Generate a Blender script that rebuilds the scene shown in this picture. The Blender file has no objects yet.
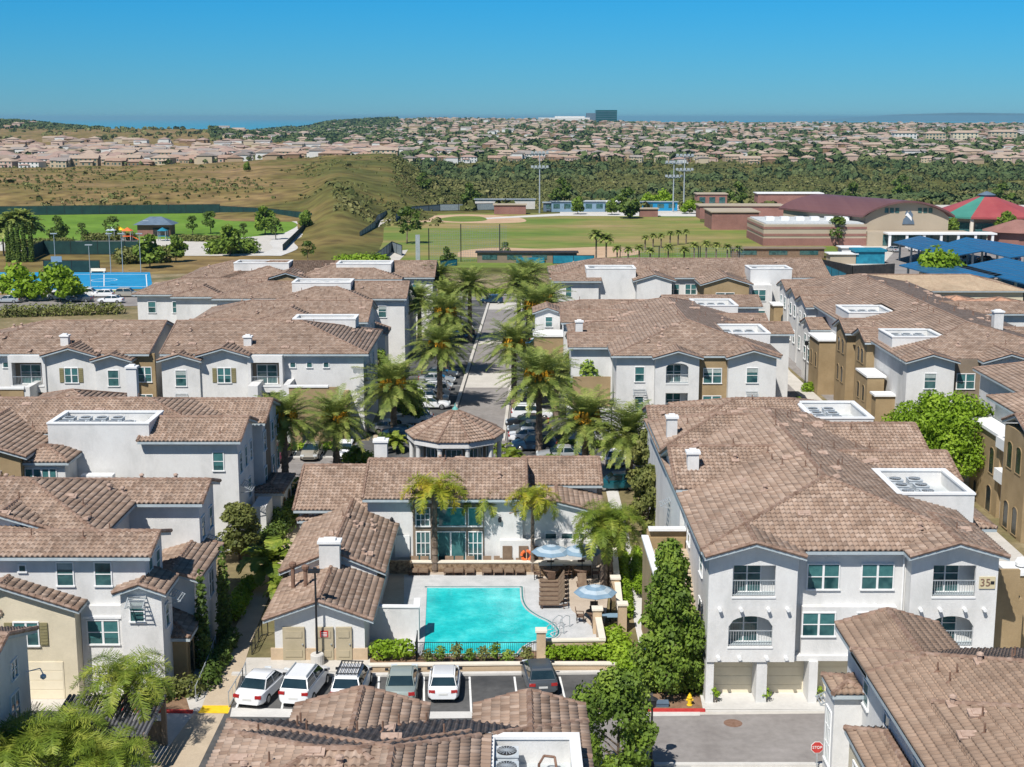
import bpy, bmesh, math, random
import numpy as np
from mathutils import Vector, Matrix
random.seed(7); RNG = np.random.default_rng(7)
SC = bpy.context.scene; COL = SC.collection
R = math.radians
# ---------------------------------------------------------------- camera
H = 33.1; F = 1400.0; HZ = 117.0
TH = math.atan((383.5-HZ)/F)
cd = bpy.data.cameras.new('camera'); cam = bpy.data.objects.new('camera', cd); COL.objects.link(cam)
cam.location = (0, 0, H); cam.rotation_euler = (math.pi/2-TH, 0, 0)
cd.sensor_width = 36; cd.lens = F/1024*36; cd.clip_start = 1; cd.clip_end = 400000
SC.camera = cam
# ---------------------------------------------------------------- light
SUN_EL, SUN_A = R(53), R(28)          # sun behind the camera, to the left
sdir = Vector((-math.sin(SUN_A)*math.cos(SUN_EL), -math.cos(SUN_A)*math.cos(SUN_EL), math.sin(SUN_EL)))
w = bpy.data.worlds.new('World'); SC.world = w; w.use_nodes = True
nt = w.node_tree; nt.nodes.clear()
wo = nt.nodes.new('ShaderNodeOutputWorld'); bg = nt.nodes.new('ShaderNodeBackground')
sky = nt.nodes.new('ShaderNodeTexSky'); sky.sky_type = 'NISHITA'; sky.sun_disc = False
sky.sun_elevation = SUN_EL; sky.sun_rotation = math.atan2(sdir.x, sdir.y)
sky.altitude = 100; sky.air_density = 1.0; sky.dust_density = 0.0; sky.ozone_density = 6.0
tint = nt.nodes.new('ShaderNodeMix'); tint.data_type = 'RGBA'; tint.blend_type = 'MULTIPLY'
tint.inputs[0].default_value = 1.0
SKY_TINT = (0.30, 0.66, 1.0, 1)
# the tint is strong low over the sea (deep blue marine sky) and fades out overhead
geo = nt.nodes.new('ShaderNodeTexCoord'); sep = nt.nodes.new('ShaderNodeSeparateXYZ')
ramp = nt.nodes.new('ShaderNodeValToRGB')
nt.links.new(geo.outputs['Generated'], sep.inputs[0]); nt.links.new(sep.outputs['Z'], ramp.inputs[0])
re = ramp.color_ramp.elements
re[0].position = 0.0; re[0].color = (0.17, 0.40, 0.66, 1)
re[1].position = 0.8; re[1].color = (0.30, 0.46, 0.52, 1)
e = re.new(0.085); e.color = (0.07, 0.47, 0.74, 1)
e = re.new(0.30); e.color = (0.22, 0.48, 0.60, 1)
nt.links.new(sky.outputs[0], tint.inputs[6]); nt.links.new(ramp.outputs[0], tint.inputs[7])
nt.links.new(tint.outputs[2], bg.inputs[0]); bg.inputs[1].default_value = 0.11
nt.links.new(bg.outputs[0], wo.inputs[0])
sl = bpy.data.lights.new('sun', 'SUN'); sl.energy = 4.9; sl.angle = R(0.5); sl.color = (1.0, 0.955, 0.89)
so = bpy.data.objects.new('sun', sl); COL.objects.link(so)
so.rotation_euler = (-sdir).to_track_quat('-Z', 'Y').to_euler(); so.location = (0, 0, 80)
SC.view_settings.view_transform = 'Standard'; SC.view_settings.look = 'None'
SC.view_settings.exposure = 0.26; SC.view_settings.gamma = 1
# ---------------------------------------------------------------- pixel -> place
FW = Vector((0, math.cos(TH), -math.sin(TH))); UP = Vector((0, math.sin(TH), math.cos(TH)))
def ray(px, py): return Vector(((px-512)/F, 0, 0)) + UP*(-(py-383.5)/F) + FW
def G(px, py, z=0.0):
    d = ray(px, py); t = (z-H)/d.z; return Vector((d.x*t, d.y*t, z))
def Q(px, py, Y):
    d = ray(px, py); t = Y/d.y; return Vector((d.x*t, Y, H+d.z*t))
# ---------------------------------------------------------------- object helpers
ORG = {}
def tag(o, label=None, cat=None, group=None, kind=None):
    if label: o['label'] = label
    if cat: o['category'] = cat
    if group: o['group'] = group
    if kind: o['kind'] = kind
    return o
def empty(name, loc, label, cat, group=None, rz=0):
    o = bpy.data.objects.new(name, None); COL.objects.link(o); o.location = loc
    o.rotation_euler = (0, 0, rz); o.empty_display_size = .5
    ORG[o.name] = Vector(loc); return tag(o, label, cat, group)
def link(name, me, parent=None, loc=(0, 0, 0), rz=0, scale=None, m=None):
    o = bpy.data.objects.new(name, me); COL.objects.link(o)
    if parent: o.parent = parent
    o.location = loc; o.rotation_euler = (0, 0, rz)
    if scale is not None: o.scale = scale if hasattr(scale, '__len__') else (scale,)*3
    if m is not None:
        o.material_slots[0].link = 'OBJECT'; o.material_slots[0].material = m
    return o
def children(o): return list(o.children)
def copy_tree(o, parent=None, loc=None, rz=None, scale=None, mats=None):
    c = o.copy(); COL.objects.link(c); c.parent = parent
    if loc is not None: c.location = loc
    if rz is not None: c.rotation_euler = (0, 0, rz)
    if scale is not None: c.scale = scale if hasattr(scale, '__len__') else (scale,)*3
    if mats:
        for k, m in mats.items():
            if c.name.split('.')[0] == k and c.type == 'MESH':
                c.material_slots[0].link = 'OBJECT'; c.material_slots[0].material = m
    for ch in children(o): copy_tree(ch, c, mats=mats)
    return c
class MB:
    def __init__(s): s.v = []; s.f = []; s.uv = None
    def add(s, vs, fs):
        n = len(s.v); s.v.extend([tuple(a) for a in vs]); s.f.extend([tuple(i+n for i in q) for q in fs]); return s
    def box(s, x0, x1, y0, y1, z0, z1):
        return s.add([(x0,y0,z0),(x1,y0,z0),(x1,y1,z0),(x0,y1,z0),(x0,y0,z1),(x1,y0,z1),(x1,y1,z1),(x0,y1,z1)],
                     [(0,3,2,1),(4,5,6,7),(0,1,5,4),(1,2,6,5),(2,3,7,6),(3,0,4,7)])
    def obox(s, c, sx, sy, sz, rz=0, rx=0):
        M = Matrix.Translation(c) @ Matrix.Rotation(rz, 4, 'Z') @ Matrix.Rotation(rx, 4, 'X')
        vs = [M @ Vector((a*sx/2, b*sy/2, d*sz/2)) for d in (-1, 1) for a, b in ((-1,-1),(1,-1),(1,1),(-1,1))]
        return s.add(vs, [(0,3,2,1),(4,5,6,7),(0,1,5,4),(1,2,6,5),(2,3,7,6),(3,0,4,7)])
    def bar(s, p, q, w, h=None):
        p, q = Vector(p), Vector(q); h = h or w; d = (q-p)
        if d.length < 1e-6: return s
        d.normalize(); a = d.cross(Vector((0,0,1)))
        if a.length < 1e-3: a = Vector((1,0,0))
        a.normalize(); b = a.cross(d).normalized()
        vs = [c + a*i*w/2 + b*j*h/2 for c in (p, q) for i, j in ((-1,-1),(1,-1),(1,1),(-1,1))]
        return s.add(vs, [(0,3,2,1),(4,5,6,7),(0,1,5,4),(1,2,6,5),(2,3,7,6),(3,0,4,7)])
    def tube(s, p, q, r0, r1=None, n=8, cap=True):
        p, q = Vector(p), Vector(q); r1 = r0 if r1 is None else r1; d = (q-p).normalized()
        a = d.cross(Vector((0,0,1)))
        if a.length < 1e-3: a = Vector((1,0,0))
        a.normalize(); b = d.cross(a).normalized(); k = len(s.v); vs = []
        for c, r in ((p, r0), (q, r1)):
            for i in range(n):
                t = 2*math.pi*i/n; vs.append(c + a*(r*math.cos(t)) + b*(r*math.sin(t)))
        fs = [(i, (i+1) % n, n+(i+1) % n, n+i) for i in range(n)]
        if cap: fs += [tuple(range(n))[::-1], tuple(range(n, 2*n))]
        return s.add(vs, fs)
    def path(s, pts, radii, n=7):
        for i in range(len(pts)-1): s.tube(pts[i], pts[i+1], radii[i], radii[i+1], n, cap=(i in (0, len(pts)-2)))
        return s
    def lathe(s, c, prof, n=16):
        k = len(prof); vs = []; fs = []
        for r, z in prof:
            for i in range(n):
                t = 2*math.pi*i/n; vs.append((c[0]+r*math.cos(t), c[1]+r*math.sin(t), c[2]+z))
        for j in range(k-1):
            for i in range(n):
                a = j*n+i; b = j*n+(i+1) % n; fs.append((a, b, b+n, a+n))
        fs += [tuple(range(n))[::-1], tuple(range((k-1)*n, k*n))]
        return s.add(vs, fs)
    def prism(s, poly, z0, z1):
        n = len(poly); vs = [(p[0], p[1], z0) for p in poly]+[(p[0], p[1], z1) for p in poly]
        return s.add(vs, [tuple(range(n))[::-1], tuple(range(n, 2*n))]+[(i, (i+1) % n, n+(i+1) % n, n+i) for i in range(n)])
    def prismY(s, poly, y0, y1):      # poly in (x,z), extruded along y
        n = len(poly); vs = [(p[0], y0, p[1]) for p in poly]+[(p[0], y1, p[1]) for p in poly]
        return s.add(vs, [tuple(range(n)), tuple(range(n, 2*n))[::-1]]+[(i, n+i, n+(i+1) % n, (i+1) % n) for i in range(n)])
    def prismX(s, poly, x0, x1):      # poly in (y,z)
        n = len(poly); vs = [(x0, p[0], p[1]) for p in poly]+[(x1, p[0], p[1]) for p in poly]
        return s.add(vs, [tuple(range(n))[::-1], tuple(range(n, 2*n))]+[(i, (i+1) % n, n+(i+1) % n, n+i) for i in range(n)])
    def sheet(s, poly, z): return s.add([(p[0], p[1], z) for p in poly], [tuple(range(len(poly)))])
    def mesh(s, name, m, org=(0,0,0), smooth=False):
        me = bpy.data.meshes.new(name); org = Vector(org)
        me.from_pydata([(x-org[0], y-org[1], z-org[2]) for x, y, z in s.v], [], s.f)
        if m: me.materials.append(m)
        if smooth: me.polygons.foreach_set('use_smooth', [True]*len(me.polygons))
        me.update(); return me
    def build(s, name, m, parent=None, smooth=False, org=None, top=None):
        """parent given: built in world coordinates under a root whose origin is known.  top: (label, cat, group)."""
        if parent is not None:
            org = ORG[parent.name]
            o = link(name, s.mesh(name, m, org, smooth), parent); ORG[o.name] = org; return o
        if org is None: org = (0, 0, 0)
        o = link(name, s.mesh(name, m, org, smooth), None, org); ORG[o.name] = Vector(org)
        if top: tag(o, *top)
        return o
def np_mesh(name, V, Fq, m=None, uv=None, smooth=False, mats=None, mi=None):
    """V (n,3), Fq (k,4|3) index arrays"""
    me = bpy.data.meshes.new(name); k = Fq.shape[1]
    me.vertices.add(len(V)); me.vertices.foreach_set('co', np.asarray(V, dtype=np.float32).ravel())
    me.loops.add(Fq.size); me.loops.foreach_set('vertex_index', Fq.astype(np.int32).ravel())
    me.polygons.add(len(Fq)); me.polygons.foreach_set('loop_start', np.arange(0, Fq.size, k, dtype=np.int32))
    me.polygons.foreach_set('loop_total', np.full(len(Fq), k, dtype=np.int32))
    if uv is not None:
        l = me.uv_layers.new(name='UVMap'); l.data.foreach_set('uv', np.asarray(uv, dtype=np.float32).ravel())
    if m: me.materials.append(m)
    if smooth: me.polygons.foreach_set('use_smooth', np.ones(len(Fq), dtype=bool))
    me.update(calc_edges=True); me.validate(); return me
# ---------------------------------------------------------------- materials
def srgb(h):
    h = h.lstrip('#'); c = [int(h[i:i+2], 16)/255 for i in (0, 2, 4)]
    return tuple([((x+.055)/1.055)**2.4 if x > .04045 else x/12.92 for x in c]+[1])
def mat(name, cols, rough=.85, scale=1.0, detail=4, bump=0.0, bscale=20, metal=0, spec=.3, trans=0, coord='pos', stretch=None, rand=0.0, fine=0.0, emit=None):
    """procedural: noise ramp between cols, optional bump"""
    m = bpy.data.materials.new(name); m.use_nodes = True; n = m.node_tree; n.nodes.clear()
    out = n.nodes.new('ShaderNodeOutputMaterial'); p = n.nodes.new('ShaderNodeBsdfPrincipled')
    p.inputs['Roughness'].default_value = rough; p.inputs['Metallic'].default_value = metal
    p.inputs['Specular IOR Level'].default_value = spec
    n.links.new(p.outputs[0], out.inputs[0])
    if coord == 'pos': g = n.nodes.new('ShaderNodeNewGeometry').outputs['Position']
    else: g = n.nodes.new('ShaderNodeTexCoord').outputs['Object']
    if stretch:
        mp = n.nodes.new('ShaderNodeMapping'); mp.inputs['Scale'].default_value = stretch; n.links.new(g, mp.inputs[0]); g = mp.outputs[0]
    if not isinstance(cols, list): cols = [cols]
    cols = [(tuple(c)+(1,))[:4] for c in cols]
    if len(cols) == 1 and fine == 0: p.inputs['Base Color'].default_value = cols[0]; csock = None
    else:
        if len(cols) == 1: cols = cols*2
        t = n.nodes.new('ShaderNodeTexNoise'); t.inputs['Scale'].default_value = scale; t.inputs['Detail'].default_value = detail
        t.inputs['Roughness'].default_value = .6; n.links.new(g, t.inputs['Vector'])
        r = n.nodes.new('ShaderNodeValToRGB'); el = r.color_ramp.elements
        for i, c in enumerate(cols):
            pos = .32 + .36*i/(len(cols)-1)
            if i < 2: el[i].position = pos; el[i].color = c
            else: x = el.new(pos); x.color = c
        n.links.new(t.outputs['Fac'], r.inputs[0]); cs = r.outputs[0]
        if rand or fine:
            hs = n.nodes.new('ShaderNodeHueSaturation'); n.links.new(cs, hs.inputs['Color']); cs = hs.outputs[0]
            if fine:
                t2 = n.nodes.new('ShaderNodeTexNoise'); t2.inputs['Scale'].default_value = scale*9; t2.inputs['Detail'].default_value = 3
                n.links.new(g, t2.inputs['Vector']); mr = n.nodes.new('ShaderNodeMapRange')
                mr.inputs[1].default_value = .3; mr.inputs[2].default_value = .7
                mr.inputs[3].default_value = 1-fine; mr.inputs[4].default_value = 1+fine
                n.links.new(t2.outputs['Fac'], mr.inputs[0]); n.links.new(mr.outputs[0], hs.inputs['Value'])
            else:
                oi = n.nodes.new('ShaderNodeObjectInfo'); mr = n.nodes.new('ShaderNodeMapRange')
                mr.inputs[3].default_value = 1-rand; mr.inputs[4].default_value = 1+rand
                n.links.new(oi.outputs['Random'], mr.inputs[0]); n.links.new(mr.outputs[0], hs.inputs['Value'])
        n.links.new(cs, p.inputs['Base Color'])
    if bump:
        t = n.nodes.new('ShaderNodeTexNoise'); t.inputs['Scale'].default_value = bscale; t.inputs['Detail'].default_value = 5
        n.links.new(g, t.inputs['Vector']); b = n.nodes.new('ShaderNodeBump'); b.inputs['Strength'].default_value = bump
        b.inputs['Distance'].default_value = .03; n.links.new(t.outputs['Fac'], b.inputs['Height']); n.links.new(b.outputs[0], p.inputs['Normal'])
    if trans:     # thin leaf light
        tr = n.nodes.new('ShaderNodeBsdfTranslucent'); mx = n.nodes.new('ShaderNodeMixShader'); mx.inputs[0].default_value = trans
        if len(cols) > 1: n.links.new(cs, tr.inputs[0])
        else: tr.inputs[0].default_value = cols[0]
        n.links.new(p.outputs[0], mx.inputs[1]); n.links.new(tr.outputs[0], mx.inputs[2]); n.links.new(mx.outputs[0], out.inputs[0])
    return m
def sc(c, k): return tuple(x*k for x in c[:3])
def tile_mat(name, cols, wave=0.0, tw=.30, th=.40, flat=False, lip=.12):
    """clay tile: colour per tile, blotches, course and barrel bump driven by the roof plane's own metres (uv)"""
    m = bpy.data.materials.new(name); m.use_nodes = True; n = m.node_tree; n.nodes.clear(); N = n.nodes.new; L = n.links.new
    out = N('ShaderNodeOutputMaterial'); p = N('ShaderNodeBsdfPrincipled'); L(p.outputs[0], out.inputs[0])
    p.inputs['Roughness'].default_value = .85; p.inputs['Specular IOR Level'].default_value = .25
    uv = N('ShaderNodeUVMap'); s = N('ShaderNodeSeparateXYZ'); L(uv.outputs[0], s.inputs[0])
    def M(op, a, b=None):
        k = N('ShaderNodeMath'); k.operation = op
        for i, x in enumerate((a, b)):
            if x is None: continue
            if isinstance(x, (int, float)): k.inputs[i].default_value = x
            else: L(x, k.inputs[i])
        return k.outputs[0]
    v = M('DIVIDE', s.outputs[1], th); fv = M('FLOOR', v)
    u = M('DIVIDE', s.outputs[0], tw)
    if flat: u = M('ADD', u, M('MULTIPLY', M('MODULO', fv, 2.0), .5))
    fu = M('FLOOR', u)
    c = N('ShaderNodeCombineXYZ'); L(fu, c.inputs[0]); L(fv, c.inputs[1])
    wn = N('ShaderNodeTexWhiteNoise'); wn.noise_dimensions = '2D'; L(c.outputs[0], wn.inputs['Vector'])
    r = N('ShaderNodeValToRGB'); el = r.color_ramp.elements; r.color_ramp.interpolation = 'LINEAR'
    for i, cc in enumerate(cols):
        pos = i/(len(cols)-1)
        if i < 2: el[i].position = pos; el[i].color = cc
        else: x = el.new(pos); x.color = cc
    L(wn.outputs['Value'], r.inputs[0])
    g = N('ShaderNodeNewGeometry'); t = N('ShaderNodeTexNoise'); t.inputs['Scale'].default_value = .35; t.inputs['Detail'].default_value = 5
    t.inputs['Roughness'].default_value = .65
    L(g.outputs['Position'], t.inputs['Vector']); mr = N('ShaderNodeMapRange'); mr.inputs[1].default_value = .3; mr.inputs[2].default_value = .7
    mr.inputs[3].default_value = .78; mr.inputs[4].default_value = 1.16; L(t.outputs['Fac'], mr.inputs[0])
    hs = N('ShaderNodeHueSaturation'); L(r.outputs[0], hs.inputs['Color']); L(mr.outputs[0], hs.inputs['Value']); 
    # painted shade of the hollow tile ends along the lower edge of every course
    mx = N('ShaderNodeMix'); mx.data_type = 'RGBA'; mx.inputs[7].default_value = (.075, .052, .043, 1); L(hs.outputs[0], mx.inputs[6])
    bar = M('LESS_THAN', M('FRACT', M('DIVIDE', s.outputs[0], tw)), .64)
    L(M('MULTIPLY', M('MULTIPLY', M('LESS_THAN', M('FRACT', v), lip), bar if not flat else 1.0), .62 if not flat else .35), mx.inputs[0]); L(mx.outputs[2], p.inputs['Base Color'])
    fr = M('FRACT', v); gap = M('LESS_THAN', fr, .13 if wave else .07)
    h = M('SUBTRACT', M('MULTIPLY', fr, -.4), M('MULTIPLY', gap, .75))
    if wave: h = M('ADD', h, M('MULTIPLY', M('ABSOLUTE', M('SINE', M('MULTIPLY', M('DIVIDE', s.outputs[0], tw), math.pi))), wave))
    if flat: h = M('SUBTRACT', h, M('MULTIPLY', M('LESS_THAN', M('FRACT', u), .10), .8))
    b = N('ShaderNodeBump'); b.inputs['Strength'].default_value = .8; b.inputs['Distance'].default_value = .05
    L(h, b.inputs['Height']); L(b.outputs[0], p.inputs['Normal'])
    return m
TC = [srgb('#836e5f'), srgb('#947e6e'), srgb('#a08b7b'), srgb('#8c7768'), srgb('#aa9687'), srgb('#7e6c5f')]
M = {}
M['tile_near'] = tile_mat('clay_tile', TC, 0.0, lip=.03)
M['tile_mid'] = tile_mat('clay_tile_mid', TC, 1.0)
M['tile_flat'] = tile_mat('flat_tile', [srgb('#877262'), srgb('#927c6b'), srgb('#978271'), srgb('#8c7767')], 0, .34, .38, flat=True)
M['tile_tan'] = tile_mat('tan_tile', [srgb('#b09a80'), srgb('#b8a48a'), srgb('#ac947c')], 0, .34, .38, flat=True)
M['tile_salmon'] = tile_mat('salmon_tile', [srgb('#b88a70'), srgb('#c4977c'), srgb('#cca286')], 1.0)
M['ridge'] = mat('ridge_tile', [srgb('#725b4d'), srgb('#8a7263'), srgb('#9f897b')], .85, 2.2, 5, bump=.4, bscale=8)
M['white'] = mat('white_stucco', [(.54,.54,.525), (.63,.625,.61), (.66,.66,.645)], .9, .5, 6, bump=.5, bscale=14, fine=.03, stretch=(1.2,1.2,.7))
M['trim'] = mat('painted_trim', [(.70,.71,.71), (.78,.78,.77)], .6, 2, 3)
M['fascia'] = mat('fascia_paint', [(.34,.40,.43), (.44,.49,.51)], .6, 1.5, 3)
M['beige'] = mat('beige_stucco', [(.56,.50,.37), (.64,.57,.43)], .9, .6, 6, bump=.5, bscale=14, fine=.03)
M['brown'] = mat('brown_stucco', [(.27,.195,.105), (.345,.255,.145)], .9, .6, 6, bump=.5, bscale=14, fine=.04)
M['dkbrown'] = mat('dark_brown_stucco', [(.19,.15,.11), (.24,.19,.14)], .9, .6, 6, bump=.4, bscale=14, fine=.03)
M['garage'] = mat('garage_door_paint', [(.68,.61,.46), (.73,.66,.51)], .6, 1.2, 3)
M['doortan'] = mat('tan_door_paint', [(.36,.31,.21), (.42,.36,.25)], .6, 1.2, 3)
M['glass'] = mat('window_glass', [(.012,.05,.055), (.05,.13,.13), (.02,.06,.07)], .05, .9, 2, spec=.8)
M['dark'] = mat('dark_interior', [(.02,.02,.022), (.045,.042,.04)], .7, 1.5, 3)
M['iron'] = mat('black_iron', (.02,.021,.024), .5)
M['steel'] = mat('galvanised_steel', [(.38,.42,.44), (.5,.53,.55)], .45, 3, 3, metal=.4)
M['shutter'] = mat('olive_shutter', [(.20,.18,.09), (.25,.22,.12)], .7, 3, 3)
M['acunit'] = mat('condenser_metal', [(.42,.47,.50), (.55,.58,.6)], .5, 3, 3)
M['flatroof'] = mat('flat_roof_membrane', [(.42,.45,.46), (.56,.58,.58)], .9, 1.2, 5)
M['vent'] = mat('vent_clay', [srgb('#9c8475'), srgb('#b39c8d')], .85, 4, 3)
M['pipe'] = mat('rusty_pipe', [(.16,.09,.06), (.24,.15,.11)], .8, 5, 3)
M['asphalt'] = mat('asphalt_road', [(.19,.172,.162), (.24,.222,.21), (.275,.255,.243)], .92, .25, 7, bump=.3, bscale=30, fine=.10)
M['asphalt_dk'] = mat('asphalt_parking', [(.050,.052,.054), (.085,.085,.085), (.12,.118,.115)], .92, .3, 7, bump=.3, bscale=30, fine=.12)
M['concrete'] = mat('pale_concrete', [(.46,.435,.39), (.55,.52,.475)], .9, .5, 6, bump=.2, bscale=20, fine=.05)
M['concrete_w'] = mat('white_concrete', [(.50,.485,.455), (.60,.585,.555)], .9, .5, 6, bump=.2, bscale=20, fine=.04)
M['walk'] = mat('tan_walkway', [(.42,.34,.245), (.50,.41,.30)], .9, .8, 6, bump=.2, bscale=20, fine=.05)
M['tanwall'] = mat('tan_site_wall', [(.44,.33,.22), (.53,.41,.28)], .9, .8, 5, bump=.3, bscale=18, fine=.04)
M['cap'] = mat('wall_cap', [(.66,.60,.50), (.74,.68,.58)], .85, 1, 4)
M['stone'] = mat('stone_veneer', [(.10,.065,.04), (.24,.165,.10), (.33,.25,.17)], .9, 5, 4, bump=.8, bscale=6)
M['mulch'] = mat('mulch_bed', [(.17,.10,.06), (.27,.175,.11)], .95, 2, 6, bump=.5, bscale=20, fine=.15)
M['soil'] = mat('planted_soil', [(.10,.10,.04), (.20,.16,.08), (.30,.24,.15)], .95, .15, 7, bump=.4, bscale=8, fine=.2)
M['red'] = mat('red_curb_paint', [(.42,.03,.03), (.52,.06,.05)], .7, 3, 4)
M['yellow'] = mat('yellow_paint', [(.75,.46,.015), (.82,.55,.03)], .65, 3, 3)
M['line'] = mat('white_line_paint', [(.66,.66,.64), (.78,.78,.76)], .7, 5, 4)
M['leaf'] = mat('tree_leaf', [(.08,.135,.02), (.155,.24,.03), (.26,.35,.05)], .6, .7, 3, spec=.3, trans=.3, fine=.25)
M['leaf_dk'] = mat('dark_leaf', [(.05,.09,.015), (.095,.15,.025), (.16,.22,.035)], .6, .7, 3, trans=.25, fine=.25)
M['leaf_br'] = mat('bright_leaf', [(.14,.235,.012), (.22,.35,.02), (.33,.46,.04)], .6, .5, 3, trans=.35, fine=.2)
M['leaf_ol'] = mat('olive_leaf', [(.10,.12,.03), (.17,.19,.05), (.26,.26,.08)], .6, .6, 3, trans=.3, fine=.25)
M['palm'] = mat('palm_frond', [(.10,.15,.03), (.21,.265,.055), (.38,.41,.11)], .55, .9, 3, trans=.25, fine=.2)
M['palm_q'] = mat('queen_palm_frond', [(.10,.155,.018), (.19,.26,.03), (.38,.41,.07)], .55, .9, 3, trans=.3, fine=.2)
M['palm_y'] = mat('yellow_palm_frond', [(.17,.24,.02), (.32,.34,.03), (.54,.41,.04)], .55, .8, 3, trans=.3, fine=.15)
M['trunk'] = mat('palm_trunk', [(.085,.06,.042), (.17,.13,.10), (.24,.19,.15)], .95, 3, 5, bump=1, bscale=6)
M['bark'] = mat('tree_bark', [(.10,.07,.05), (.20,.16,.12)], .95, 4, 5, bump=.7, bscale=12)
M['fruit'] = mat('orange_fruit_stalk', [(.55,.25,.01), (.75,.38,.02)], .7, 4, 3, trans=.1)
M['deadfrond'] = mat('dry_frond', [(.30,.24,.14), (.42,.34,.21)], .9, 3, 3)
M['pool'] = mat('pool_water_surface', [(.006,.40,.42), (.02,.52,.53), (.08,.66,.65)], .07, .5, 8, bump=.7, bscale=4.0, spec=.5, fine=.10)
M['deck'] = mat('pool_deck_paint', [(.40,.33,.26), (.50,.42,.34)], .9, .5, 6, fine=.05)
M['coping'] = mat('pool_coping', [(.42,.43,.43), (.54,.54,.54)], .85, 1, 5, fine=.05)
M['wicker'] = mat('brown_wicker', [(.10,.06,.04), (.20,.13,.09)], .9, 6, 4)
M['sling'] = mat('taupe_sling_fabric', [(.16,.11,.075), (.22,.16,.11)], .9, 3, 3)
M['blue_umb'] = mat('blue_canvas', [(.16,.25,.34), (.20,.30,.39)], .85, 2, 3)
M['white_canvas'] = mat('white_canvas', [(.34,.42,.48), (.40,.48,.54)], .85, 2, 3)
M['orange'] = mat('orange_ring_paint', [(.75,.13,.03), (.85,.18,.05)], .5, 3, 3)
M['solar'] = mat('solar_panel', [(.010,.095,.22), (.015,.13,.28)], .35, .4, 3, spec=.6)
M['tealshed'] = mat('teal_shed_paint', [(.01,.14,.22), (.02,.22,.32)], .5, 1, 3)
M['court'] = mat('blue_court', [(.01,.20,.40), (.02,.26,.48)], .8, .3, 5)
M['screen'] = mat('green_windscreen', [(.008,.035,.035), (.015,.055,.05)], .8, .5, 4)
M['lawn'] = mat('bright_lawn', [(.085,.165,.012), (.12,.22,.018), (.15,.25,.03)], .95, .04, 6, fine=.15)
M['field'] = mat('patchy_field_grass', [(.085,.14,.02), (.13,.185,.03), (.22,.20,.06), (.30,.225,.10)], .95, .03, 6, fine=.15, stretch=(.5,1.2,1))
M['dirt'] = mat('infield_dirt', [(.42,.28,.17), (.52,.37,.24)], .95, .1, 6, fine=.08)
M['gymwall'] = mat('gym_wall', [(.36,.30,.225), (.42,.355,.27)], .9, .1, 5)
M['gymroof'] = mat('maroon_metal_roof', [(.12,.058,.06), (.16,.08,.078)], .45, .05, 3, stretch=(6,.2,1))
M['maroon'] = mat('maroon_block_wall', [(.23,.115,.095), (.29,.15,.125)], .9, .3, 4, fine=.08)
M['redroof'] = mat('red_metal_roof', [(.30,.06,.065), (.35,.085,.085)], .5, .2, 3)
M['greenroof'] = mat('green_metal_roof', [(.05,.20,.16), (.07,.26,.20)], .5, .2, 3)
M['slate'] = mat('blue_grey_roof', [(.09,.13,.18), (.13,.18,.24)], .6, .5, 3)
M['towerglass'] = mat('teal_tower_glass', [(.005,.05,.06), (.01,.09,.10)], .15, .02, 3)
M['sea'] = mat('sea_water', [(.012,.24,.38), (.016,.28,.42)], .6, .0003, 4, spec=.2, stretch=(.3,3,1))
M['blind'] = mat('teal_blind', [(.035,.13,.135), (.06,.18,.18)], .6, 3, 3)
M['blind_pale'] = mat('pale_blind', [(.30,.36,.35), (.40,.45,.43)], .7, 3, 3)
M['arch_shade'] = mat('painted_arch_shade', [(.012,.016,.018), (.035,.045,.05)], .2, 1.5, 3)  # near-black fill paints the shade inside the open arches
# ================================================================ SETTING
TX = [-700, 0, 100, 200, 298, 338, 385, 440, 520, 700, 1024, 1800]
TZ = [  # Y, heights by column
 (20,   [0]*12), (330, [0]*12),
 (400,  [0,0,0,0,0,2.5,0,0,0,0,0,0]),
 (450,  [0,0,0,0,0,6,0,0,0,0,0,0]),
 (500,  [0,0,0,0,2.5,9,3,0,0,0,0,0]),
 (560,  [3,4,4,5,6,11,8,-1,-2,-2,-2,-2]),
 (700,  [3,4,5,7,9.5,12,11.5,-2,-10,-12,-12,-12]),
 (850,  [1,2,3,5,8,9.5,10,-6,-16,-18,-18,-18]),
 (960,  [-2,-1,0,2,4,5,6,-10,-18,-20,-20,-20]),
 (1150, [-3,-3,-2,-1,0,0,-5,-14,-14,-14,-15,-15]),
 (1350, [-4,-4,-4,-5,-5,-6,-10,-8,-7,-8,-9,-9]),
 (1700, [-6,-6,-6,-7,-8,-8,-6,-4,-4,-5,-6,-6]),
 (2300, [10,9,14,13,2,-4,-2,0,0,-2,-3,-3]),
 (3000, [26,22,6,-14,-8,2,8,12,12,5,6,6]),
 (4200, [10,10,-20,-30,-4,14,22,25,22,10,8,10]),
 (5200, [-20,-10,-30,-40,-10,14,22,26,24,14,12,14]),
 (6200, [-95]*12), (7000, [-110]*12)]
_TY = [r[0] for r in TZ]; _TT = np.array([r[1] for r in TZ], float)
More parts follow.
